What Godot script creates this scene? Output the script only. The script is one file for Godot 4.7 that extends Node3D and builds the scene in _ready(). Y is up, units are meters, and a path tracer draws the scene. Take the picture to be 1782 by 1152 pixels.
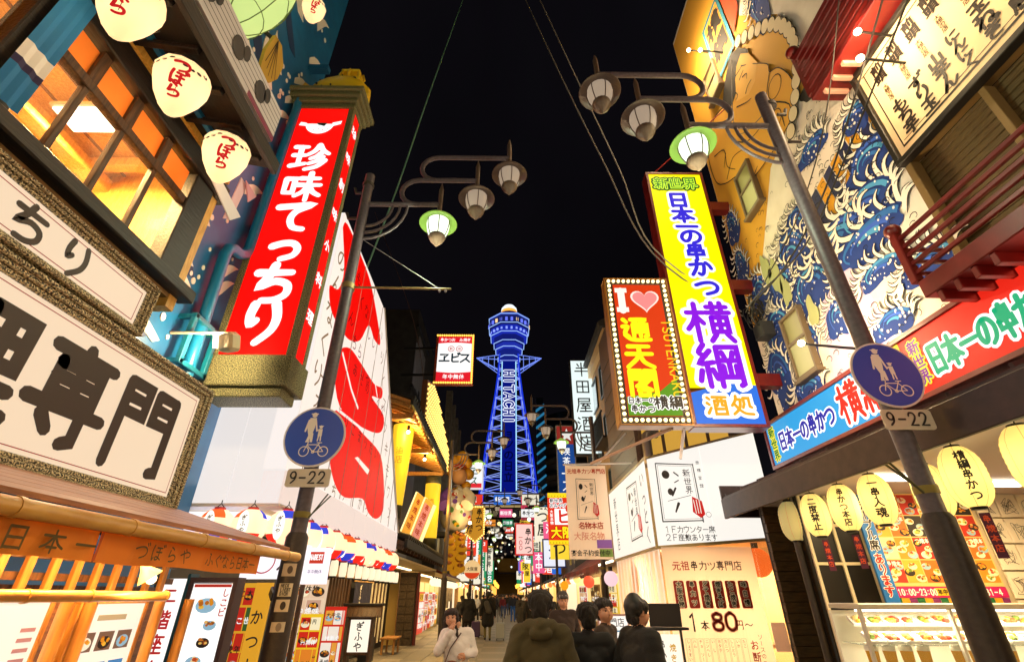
extends Node3D
# Night street of signs and lanterns below a lattice tower. x to the right, y up, depth d runs to -z (helper V).

func _ready():
	var cam := Camera3D.new()
	cam.name = "camera"
	cam.position = Vector3(0, 1.65, 0)
	cam.rotation_degrees = Vector3(29.06, -0.667, 0)
	cam.fov = 69.78
	cam.near = 0.05
	cam.far = 900.0
	add_child(cam)
	cam.current = true
	var world := WorldEnvironment.new()
	world.name = "world"
	var env := Environment.new()
	env.background_mode = Environment.BG_SKY
	var sky := Sky.new()
	var night := ProceduralSkyMaterial.new()
	night.sky_top_color = Color(0.024, 0.02, 0.03)
	night.sky_horizon_color = Color(0.034, 0.03, 0.044)
	night.ground_bottom_color = Color(0.02, 0.018, 0.02)
	night.ground_horizon_color = Color(0.034, 0.03, 0.04)
	night.sky_energy_multiplier = 1.0
	night.sky_cover = sky_haze()
	night.sky_cover_modulate = Color(1, 1, 1, 0.5)
	sky.sky_material = night
	env.sky = sky
	env.tonemap_mode = Environment.TONE_MAPPER_LINEAR
	env.tonemap_exposure = 1.1
	env.sdfgi_enabled = true
	env.ssao_enabled = true
	env.ssil_enabled = true
	world.environment = env
	add_child(world)
	make_materials()
	build_setting()
	build_rear()
	build_left()
	build_right()
	build_far()
	build_poles()
	build_people()

func sky_haze():
	var nt := NoiseTexture2D.new()
	nt.width = 512; nt.height = 256; nt.seamless = true
	var fn := FastNoiseLite.new()
	fn.seed = 5; fn.frequency = 0.012; fn.fractal_octaves = 4
	nt.noise = fn
	var g := Gradient.new()
	g.set_color(0, Color(0, 0, 0, 1)); g.set_color(1, Color(0.055, 0.05, 0.062, 1))
	nt.color_ramp = g
	return nt

# ---------------------------------------------------------------- helpers
func V(x, y, d): return Vector3(x, y, -d)

class Buf:
	var v := PackedVector3Array()
	var n := PackedVector3Array()

class Frame:
	var o: Vector3
	var u: Vector3
	var v: Vector3
	var n: Vector3
	func _init(a, b, c):
		o = a; u = b.normalized(); v = c.normalized(); n = u.cross(v).normalized()
	func p(x, y, l = 0.0): return o + u * x + v * y + n * l
	func at(x, y, l = 0.0): return Frame.new(p(x, y, l), u, v)

func U(m): return Geo.new().use(m)
func P2(x, y): return Vector2(x, y)
func P3(x, y, z): return Vector3(x, y, z)
func front(x, y, d): return Frame.new(V(x, y, d), Vector3(1, 0, 0), Vector3(0, 1, 0))
func on_left(x, y, d): return Frame.new(V(x, y, d), Vector3(0, 0, -1), Vector3(0, 1, 0))    # faces the street from the left; u runs deeper
func on_right(x, y, d): return Frame.new(V(x, y, d), Vector3(0, 0, 1), Vector3(0, 1, 0))    # faces the street from the right; u runs nearer

class Geo:
	var bufs = {}
	var b: Buf
	var step = 0.0
	func use(m):
		if not bufs.has(m):
			bufs[m] = Buf.new()
		b = bufs[m]
		return self
	func tri(p, q, r):
		var n: Vector3 = (q - p).cross(r - p).normalized()
		b.v.append(p); b.v.append(r); b.v.append(q)
		b.n.append(n); b.n.append(n); b.n.append(n)
	func trin(p, q, r, a, c, d):
		b.v.append(p); b.v.append(r); b.v.append(q)
		b.n.append(a); b.n.append(d); b.n.append(c)
	func quad(p, q, r, s):
		tri(p, q, r); tri(p, r, s)
	func box(c, s, bas = Basis.IDENTITY, cham = 0.0):
		var h: Vector3 = s * 0.5
		if cham <= 0.0:
			var k = []
			for i in 8:
				k.append(c + bas * Vector3(h.x if i & 1 else -h.x, h.y if i & 2 else -h.y, h.z if i & 4 else -h.z))
			quad(k[4], k[5], k[7], k[6]); quad(k[1], k[0], k[2], k[3]); quad(k[5], k[1], k[3], k[7])
			quad(k[0], k[4], k[6], k[2]); quad(k[6], k[7], k[3], k[2]); quad(k[0], k[1], k[5], k[4])
			return self
		var e: float = minf(cham, minf(h.x, minf(h.y, h.z)) * 0.9)
		var pt = func(sx, sy, sz, ax):
			var w = Vector3(h.x - e, h.y - e, h.z - e)
			w[ax] = h[ax]
			return c + bas * Vector3(w.x * sx, w.y * sy, w.z * sz)
		for ax in 3:
			var a1 = (ax + 1) % 3
			var a2 = (ax + 2) % 3
			for sg in [-1, 1]:
				var q = []
				for cc in [[-1, -1], [1, -1], [1, 1], [-1, 1]]:
					var sv = Vector3.ZERO
					sv[ax] = sg; sv[a1] = cc[0]; sv[a2] = cc[1]
					q.append(pt.call(sv.x, sv.y, sv.z, ax))
				if sg > 0: quad(q[0], q[1], q[2], q[3])
				else: quad(q[3], q[2], q[1], q[0])
			for s1 in [-1, 1]:
				for s2 in [-1, 1]:
					var q = []
					for cc in [[-1, a1], [1, a1], [1, a2], [-1, a2]]:
						var sv = Vector3.ZERO
						sv[ax] = cc[0]; sv[a1] = s1; sv[a2] = s2
						q.append(pt.call(sv.x, sv.y, sv.z, cc[1]))
					if s1 * s2 < 0: quad(q[0], q[1], q[2], q[3])
					else: quad(q[3], q[2], q[1], q[0])
		for i in 8:
			var sx = 1 if i & 1 else -1
			var sy = 1 if i & 2 else -1
			var sz = 1 if i & 4 else -1
			if sx * sy * sz > 0: tri(pt.call(sx, sy, sz, 0), pt.call(sx, sy, sz, 1), pt.call(sx, sy, sz, 2))
			else: tri(pt.call(sx, sy, sz, 0), pt.call(sx, sy, sz, 2), pt.call(sx, sy, sz, 1))
		return self
	func bar(p, q, w, h, up = Vector3.UP, cham = 0.0):   # a squared bar from p to q
		var d: Vector3 = q - p
		var z = d.normalized()
		var x = up.cross(z)
		if x.length() < 0.01: x = Vector3(1, 0, 0).cross(z)
		x = x.normalized()
		box((p + q) * 0.5, Vector3(w, h, d.length()), Basis(x, z.cross(x), z), cham)
		return self
	func tube(pts, rad, sides = 8, caps = true):
		var n: int = pts.size()
		var t0: Vector3 = (pts[1] - pts[0]).normalized()
		var side: Vector3 = t0.cross(Vector3.UP)
		if side.length() < 0.05: side = t0.cross(Vector3.RIGHT)
		side = side.normalized()
		var rings = []
		var nors = []
		for i in n:
			var t: Vector3 = (pts[mini(i + 1, n - 1)] - pts[maxi(i - 1, 0)]).normalized()
			side = (side - t * side.dot(t)).normalized()
			var up = t.cross(side)
			var r: float = rad[i] if rad is Array else rad
			var ring = []
			var nor = []
			for k in sides:
				var a = TAU * k / sides
				var d: Vector3 = side * cos(a) + up * sin(a)
				ring.append(pts[i] + d * r)
				nor.append(d)
			rings.append(ring); nors.append(nor)
		for i in n - 1:
			for k in sides:
				var l = (k + 1) % sides
				trin(rings[i][k], rings[i][l], rings[i + 1][l], nors[i][k], nors[i][l], nors[i + 1][l])
				trin(rings[i][k], rings[i + 1][l], rings[i + 1][k], nors[i][k], nors[i + 1][l], nors[i + 1][k])
		if caps:
			for k in range(1, sides - 1):
				tri(rings[0][0], rings[0][k + 1], rings[0][k])
				tri(rings[n - 1][0], rings[n - 1][k], rings[n - 1][k + 1])
		return self
	func lathe(prof, sides = 16, at = Transform3D.IDENTITY, rib = 0.0, ribs = 0):   # prof: Vector2(radius, height), from top to bottom or bottom to top
		var rows = []
		var nrs = []
		var np: int = prof.size()
		for i in np:
			var a: Vector2 = prof[maxi(i - 1, 0)]
			var c: Vector2 = prof[mini(i + 1, np - 1)]
			var d = (c - a).normalized()
			var row = []
			var nr = []
			for k in sides:
				var an = TAU * k / sides
				var rr: float = prof[i].x * (1.0 + (rib * cos(an * ribs) if ribs else 0.0))
				row.append(at * Vector3(cos(an) * rr, prof[i].y, sin(an) * rr))
				nr.append((at.basis * Vector3(cos(an) * d.y, -d.x, sin(an) * d.y)).normalized())
			rows.append(row); nrs.append(nr)
		for i in np - 1:
			for k in sides:
				var l = (k + 1) % sides
				trin(rows[i][k], rows[i + 1][k], rows[i + 1][l], nrs[i][k], nrs[i + 1][k], nrs[i + 1][l])
				trin(rows[i][k], rows[i + 1][l], rows[i][l], nrs[i][k], nrs[i + 1][l], nrs[i][l])
		return self
	func poly(f, pts, l = 0.0):
		var pk = PackedVector2Array(pts)
		if Geometry2D.is_polygon_clockwise(pk): pk.reverse()
		var ix = Geometry2D.triangulate_polygon(pk)
		for i in range(0, ix.size(), 3):
			var a = pk[ix[i]]
			var c = pk[ix[i + 1]]
			var e = pk[ix[i + 2]]
			if (c - a).cross(e - a) < 0:
				var w = c
				c = e; e = w
			tri(f.p(a.x, a.y, l), f.p(c.x, c.y, l), f.p(e.x, e.y, l))
		return self
	func rect(f, x0, y0, x1, y1, l = 0.0):
		quad(f.p(x0, y0, l), f.p(x1, y0, l), f.p(x1, y1, l), f.p(x0, y1, l))
		return self
	func slab(f, x0, y0, x1, y1, l0, l1, cham = 0.0):    # a box on a frame, from depth l0 to l1
		box(f.p((x0 + x1) * 0.5, (y0 + y1) * 0.5, (l0 + l1) * 0.5), Vector3(absf(x1 - x0), absf(y1 - y0), absf(l1 - l0)), Basis(f.u, f.v, f.n), cham)
		return self
	func prism(f, pts, l0, l1):
		var pk = PackedVector2Array(pts)
		if Geometry2D.is_polygon_clockwise(pk): pk.reverse()
		poly(f, pk, l1)
		var ix = Geometry2D.triangulate_polygon(pk)
		for i in range(0, ix.size(), 3):
			var a = pk[ix[i]]
			var c = pk[ix[i + 1]]
			var e = pk[ix[i + 2]]
			if (c - a).cross(e - a) < 0:
				var w = c
				c = e; e = w
			tri(f.p(a.x, a.y, l0), f.p(e.x, e.y, l0), f.p(c.x, c.y, l0))
		for i in pk.size():
			var a = pk[i]
			var c = pk[(i + 1) % pk.size()]
			quad(f.p(a.x, a.y, l0), f.p(c.x, c.y, l0), f.p(c.x, c.y, l1), f.p(a.x, a.y, l1))
		return self
	func disc(f, x, y, r, l = 0.0, sides = 20, ry = 0.0):
		if ry == 0.0: ry = r
		for k in sides:
			var a = TAU * k / sides
			var c = TAU * (k + 1) / sides
			tri(f.p(x, y, l), f.p(x + cos(a) * r, y + sin(a) * ry, l), f.p(x + cos(c) * r, y + sin(c) * ry, l))
		return self
	func ring(f, x, y, r0, r1, l = 0.0, sides = 24):
		for k in sides:
			var a = TAU * k / sides
			var c = TAU * (k + 1) / sides
			quad(f.p(x + cos(a) * r0, y + sin(a) * r0, l), f.p(x + cos(a) * r1, y + sin(a) * r1, l), f.p(x + cos(c) * r1, y + sin(c) * r1, l), f.p(x + cos(c) * r0, y + sin(c) * r0, l))
		return self
	func frame_of(f, x0, y0, x1, y1, w, l0, l1, cham = 0.0):   # four mitre-free rails round a rectangle
		slab(f, x0, y0, x1, y0 + w, l0, l1, cham); slab(f, x0, y1 - w, x1, y1, l0, l1, cham)
		slab(f, x0, y0 + w, x0 + w, y1 - w, l0, l1 - 0.001, cham); slab(f, x1 - w, y0 + w, x1, y1 - w, l0, l1 - 0.001, cham)
		return self
	func ribbon(f, pts, w, l = 0.0, taper = 0.0, cap = true):
		var n: int = pts.size()
		if n < 2: return
		var lf = []
		var rt = []
		for i in n:
			var d0: Vector2 = (pts[i] - pts[maxi(i - 1, 0)]).normalized()
			var d1: Vector2 = (pts[mini(i + 1, n - 1)] - pts[i]).normalized()
			if i == 0: d0 = d1
			if i == n - 1: d1 = d0
			var t = (d0 + d1)
			if t.length() < 0.2: t = d1
			t = t.normalized()
			var k = minf(1.0 / maxf(t.dot(d1), 0.5), 1.7)
			var h: float = w * 0.5 * (1.0 - taper * float(i) / (n - 1))
			var o = Vector2(-t.y, t.x) * h * k
			lf.append(pts[i] + o); rt.append(pts[i] - o)
		for i in n - 1:
			quad(f.p(rt[i].x, rt[i].y, l), f.p(rt[i + 1].x, rt[i + 1].y, l), f.p(lf[i + 1].x, lf[i + 1].y, l), f.p(lf[i].x, lf[i].y, l))
		if cap:
			for e in [0, n - 1]:
				var dd: Vector2 = (pts[0] - pts[1]).normalized() if e == 0 else (pts[n - 1] - pts[n - 2]).normalized()
				var h: float = w * 0.5 * (1.0 - (taper if e else 0.0))
				var a0 = dd.angle() - PI / 2
				var c: Vector2 = pts[e]
				for k in 4:
					var q = c + Vector2.from_angle(a0 + PI * k / 4) * h
					var s = c + Vector2.from_angle(a0 + PI * (k + 1) / 4) * h
					tri(f.p(c.x, c.y, l), f.p(q.x, q.y, l), f.p(s.x, s.y, l))
		return self
	func ball(c, r, seg = 8, rows = 5, sc = Vector3.ONE):
		var prof = []
		for i in rows + 1:
			var a = PI * i / rows
			prof.append(Vector2(sin(a) * r, cos(a) * r))
		lathe(prof, seg, Transform3D(Basis.from_scale(sc), c))
		return self
	func done(org = Vector3.ZERO):
		var me = ArrayMesh.new()
		for m in bufs:
			var bb: Buf = bufs[m]
			if bb.v.is_empty(): continue
			if org != Vector3.ZERO:
				for i in bb.v.size(): bb.v[i] -= org
			var a = []
			a.resize(Mesh.ARRAY_MAX)
			a[Mesh.ARRAY_VERTEX] = bb.v
			a[Mesh.ARRAY_NORMAL] = bb.n
			me.add_surface_from_arrays(Mesh.PRIMITIVE_TRIANGLES, a)
			me.surface_set_material(me.get_surface_count() - 1, m)
		return me

var names = {}
func numbered(called):
	if not names.has(called):
		names[called] = 0
		return called
	names[called] += 1
	return "%s_%03d" % [called, names[called]]

func thing(called, label, category, at = Vector3.ZERO, group = ""):
	var o := Node3D.new()
	o.name = numbered(called)
	add_child(o)
	o.position = at
	o.set_meta("label", label); o.set_meta("category", category)
	if group: o.set_meta("group", group)
	return o

func origin_of(n):
	var s := Vector3.ZERO
	while n != self and n != null:
		s += n.position
		n = n.get_parent()
	return s

func part(called, g, parent):
	var o := MeshInstance3D.new()
	o.name = called
	o.mesh = g.done(origin_of(parent))
	parent.add_child(o, true)
	return o

func shared(called, mesh, parent, at, bas = Basis.IDENTITY):      # one more copy of a small piece
	var o := MeshInstance3D.new()
	o.name = called
	o.mesh = mesh
	parent.add_child(o, true)
	o.transform = Transform3D(bas, at - origin_of(parent))
	return o

func struct(called, g):
	var o := MeshInstance3D.new()
	o.name = numbered(called)
	o.mesh = g.done()
	o.set_meta("kind", "structure")
	add_child(o)
	return o

func single(called, label, category, g, group = "", at = Vector3.ZERO):
	var o := MeshInstance3D.new()
	o.name = numbered(called)
	o.mesh = g.done(at)
	o.position = at
	add_child(o)
	o.set_meta("label", label); o.set_meta("category", category)
	if group: o.set_meta("group", group)
	return o

func dup(root, at, label = "", turn = 0.0, called = ""):
	var r = root.duplicate()
	r.name = numbered(called if called else String(root.name).rstrip("0123456789").trim_suffix("_"))
	add_child(r)
	r.position = at
	r.rotation.y = root.rotation.y + turn
	if label: r.set_meta("label", label)
	return r

func area(parent, f, w, h, col, e, l = 0.03):       # a lamp of the size of a glowing face, just in front of it
	var a := AreaLight3D.new()
	a.name = "panel_light"
	a.area_size = Vector2(w, h)
	a.light_color = Color(col)
	a.light_energy = e
	a.area_range = 40.0
	a.area_attenuation = 2.0
	a.shadow_enabled = true
	parent.add_child(a, true)
	a.transform = Transform3D(Basis(-f.u, f.v, -f.n), f.o + f.n * l - origin_of(parent))
	return a

func omni(parent, at, col, e, r = 0.05):
	var a := OmniLight3D.new()
	a.name = "bulb_light"
	a.light_color = Color(col)
	a.light_energy = e
	a.light_size = r
	a.omni_range = 30.0
	a.omni_attenuation = 2.0
	a.shadow_enabled = true
	parent.add_child(a, true)
	a.position = at - origin_of(parent)
	return a

# ---------------------------------------------------------------- materials
var cache := {}
func pm(hex, r = 0.65, met = 0.0):
	var k := "p%s_%s_%s" % [hex, r, met]
	if not cache.has(k):
		var m := StandardMaterial3D.new()
		m.resource_name = "paint"
		m.albedo_color = Color(hex)
		m.roughness = r
		m.metallic = met
		cache[k] = m
	return cache[k]

func em(hex, e = 1.0):
	if Color(hex).srgb_to_linear().get_luminance() * e < 0.012 and Color(hex).srgb_to_linear().b * e < 0.02: return pm(hex, 0.6)     # plain dark ink
	var k := "e%s_%s" % [hex, e]
	if not cache.has(k):
		var m := StandardMaterial3D.new()
		m.resource_name = "lit"
		m.albedo_color = Color(hex).darkened(0.55)
		m.roughness = 0.5
		m.metallic_specular = 0.25
		m.emission_enabled = true
		m.emission = Color(hex)
		m.emission_energy_multiplier = e
		cache[k] = m
	return cache[k]

func lan(hex, e = 0.25):        # lantern paper: lit through by the bulb inside
	var k := "l%s_%s" % [hex, e]
	if not cache.has(k):
		var m := StandardMaterial3D.new()
		m.resource_name = "lantern_paper"
		m.albedo_color = Color(hex)
		m.roughness = 0.7
		m.backlight_enabled = true
		m.backlight = Color(hex)
		m.emission_enabled = true
		m.emission = Color(hex)
		m.emission_energy_multiplier = e
		cache[k] = m
	return cache[k]

func glass(hex, a, r = 0.05):
	var k := "g%s_%s" % [hex, a]
	if not cache.has(k):
		var m := StandardMaterial3D.new()
		m.resource_name = "glass"
		m.transparency = BaseMaterial3D.TRANSPARENCY_ALPHA
		var c := Color(hex)
		c.a = a
		m.albedo_color = c
		m.roughness = r
		cache[k] = m
	return cache[k]

func grain(key, c1, c2, freq, scale, rough, bump = 0.0, oct = 4, met = 0.0, mid = -1.0, soft = 0.06):
	if cache.has(key): return cache[key]
	var fn := FastNoiseLite.new()
	fn.seed = key.hash() % 1000
	fn.frequency = freq
	fn.fractal_octaves = oct
	fn.noise_type = FastNoiseLite.TYPE_SIMPLEX_SMOOTH
	var nt := NoiseTexture2D.new()
	nt.width = 512; nt.height = 512; nt.seamless = true; nt.noise = fn
	var g := Gradient.new()
	g.set_color(0, Color(c1)); g.set_color(1, Color(c2))
	if mid >= 0.0:
		g.set_offset(0, mid - soft); g.set_offset(1, mid + soft)
	nt.color_ramp = g
	var m := StandardMaterial3D.new()
	m.resource_name = key
	m.albedo_texture = nt
	m.roughness = rough
	m.metallic = met
	m.uv1_triplanar = true
	m.uv1_world_triplanar = true
	m.uv1_scale = scale
	if bump > 0.0:
		var nh := NoiseTexture2D.new()
		nh.width = 512; nh.height = 512; nh.seamless = true; nh.noise = fn
		m.heightmap_enabled = true
		m.heightmap_texture = nh
		m.heightmap_scale = bump
	cache[key] = m
	return m

var M := {}
func make_materials():
	M.granite = grain("granite", "#1d1a12", "#ead9ac", 0.06, Vector3(1.9, 1.9, 1.9), 0.6, 1.0, 4, 0.0, 0.47, 0.16)
	M.granite_green = grain("granite_green", "#232711", "#a39a68", 0.07, Vector3(1.8, 1.8, 1.8), 0.6, 1.0, 4, 0.0, 0.48, 0.16)
	M.wood_dark = grain("wood_dark", "#0e0805", "#261609", 0.02, Vector3(3.0, 3.0, 0.35), 0.55, 0.25)
	M.wood_brown = grain("wood_brown", "#2c190b", "#63401e", 0.02, Vector3(3.0, 0.4, 3.0), 0.55, 0.25)
	M.wood_honey = grain("wood_honey", "#8a5a22", "#c08a42", 0.02, Vector3(3.0, 0.35, 3.0), 0.5, 0.2)
	M.wood_rail = grain("wood_rail", "#54300f", "#865420", 0.02, Vector3(3.0, 3.0, 0.35), 0.5, 0.2)
	M.soffit = grain("soffit", "#0d0906", "#1b130d", 0.02, Vector3(2.0, 2.0, 0.4), 0.7, 0.2)
	M.awning_wood = grain("awning_wood", "#7a4616", "#b0702c", 0.02, Vector3(3.0, 3.0, 0.35), 0.5, 0.2)
	M.room_wood = grain("room_wood", "#c08a34", "#e6b65a", 0.02, Vector3(3.0, 0.5, 3.0), 0.5, 0.2)
	M.bamboo = grain("bamboo", "#b98333", "#dcaf5e", 0.015, Vector3(2.5, 2.5, 0.5), 0.35, 0.1)
	M.blue_wall = grain("blue_wall", "#0a4f7c", "#0f6190", 0.01, Vector3(0.5, 0.5, 0.5), 0.45, 0.15)
	M.plaster = grain("plaster", "#c9bfae", "#e3dccd", 0.012, Vector3(0.4, 0.4, 0.4), 0.8, 0.2)
	M.mural_cream = grain("mural_cream", "#e2dacb", "#efe9dd", 0.012, Vector3(0.35, 0.35, 0.35), 0.55, 0.15)
	M.brick_dark = grain("brick_dark", "#2a2118", "#5a4a36", 0.03, Vector3(0.8, 0.8, 0.8), 0.9, 0.6)
	M.asphalt = grain("asphalt", "#4d4843", "#6b645b", 0.06, Vector3(0.8, 0.8, 0.8), 0.72, 0.5)
	M.stone = grain("stone", "#6d655b", "#8d8477", 0.05, Vector3(0.9, 0.9, 0.9), 0.6, 0.3)
	M.stone2 = grain("stone2", "#5b544c", "#7b7367", 0.05, Vector3(0.9, 0.9, 0.9), 0.6, 0.3)
	M.pole = grain("pole", "#40373b", "#5c5055", 0.04, Vector3(0.9, 0.9, 0.9), 0.5, 0.15)
	M.pole_dark = grain("pole_dark", "#231a14", "#3a2d22", 0.04, Vector3(0.9, 0.9, 0.9), 0.5, 0.15)
	M.lamp_metal = grain("lamp_metal", "#46362a", "#5e4a3b", 0.04, Vector3(1.5, 1.5, 1.5), 0.45, 0.1)
	M.red_paint = grain("red_paint", "#5c0f0c", "#741812", 0.015, Vector3(0.5, 0.5, 0.5), 0.38, 0.12)
	M.purple_roof = grain("purple_roof", "#2a1a1a", "#3e2827", 0.02, Vector3(0.5, 0.5, 0.5), 0.6, 0.15)
	M.concrete = grain("concrete", "#5f564c", "#7f7466", 0.015, Vector3(0.3, 0.3, 0.3), 0.85, 0.3)
	M.dark_bldg = grain("dark_bldg", "#2a2622", "#3d3832", 0.015, Vector3(0.2, 0.2, 0.2), 0.85, 0.2)
	M.tan_wall = grain("tan_wall", "#8a6a44", "#a98659", 0.015, Vector3(0.3, 0.3, 0.3), 0.8, 0.2)
	M.steel = pm("#b9bcc0", 0.3, 0.9)
	M.black = pm("#0d0c0c", 0.5)
	M.cloth_black = grain("cloth_black", "#0e0d0e", "#1c1a1b", 0.08, Vector3(4, 4, 4), 0.9, 0.3)
	M.cloth_olive = grain("cloth_olive", "#2f2a16", "#4d4426", 0.08, Vector3(4, 4, 4), 0.9, 0.3)
	M.cloth_white = grain("cloth_white", "#d9cfc9", "#efe7e2", 0.08, Vector3(4, 4, 4), 0.9, 0.3)
	M.denim = grain("denim", "#26375c", "#41578a", 0.08, Vector3(5, 5, 5), 0.9, 0.3)
	M.cloth_brown = grain("cloth_brown", "#2b2019", "#43332a", 0.08, Vector3(4, 4, 4), 0.9, 0.3)
	M.hair = grain("hair", "#070504", "#2a1d16", 0.09, Vector3(9, 1.5, 9), 0.55, 1.2)
	M.skin = pm("#c48d6d", 0.55)
	var pp := StandardMaterial3D.new()
	pp.resource_name = "shoji_paper"
	pp.albedo_color = Color("#d99a45")
	pp.roughness = 0.8
	pp.backlight_enabled = true
	pp.backlight = Color("#d99a45")
	M.paper = pp
	pp = pp.duplicate()
	pp.resource_name = "sheer_sheet"
	pp.albedo_color = Color("#f6eddf")
	pp.roughness = 0.35
	pp.backlight = Color("#f0d8b4")
	M.sheet = pp
	pp = pp.duplicate()
	pp.resource_name = "banner_cloth"
	pp.albedo_color = Color("#f4e4dc")
	pp.roughness = 0.85
	M.banner = pp
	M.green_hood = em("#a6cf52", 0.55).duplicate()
	M.green_hood.albedo_color = Color("#39501c")

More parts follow.
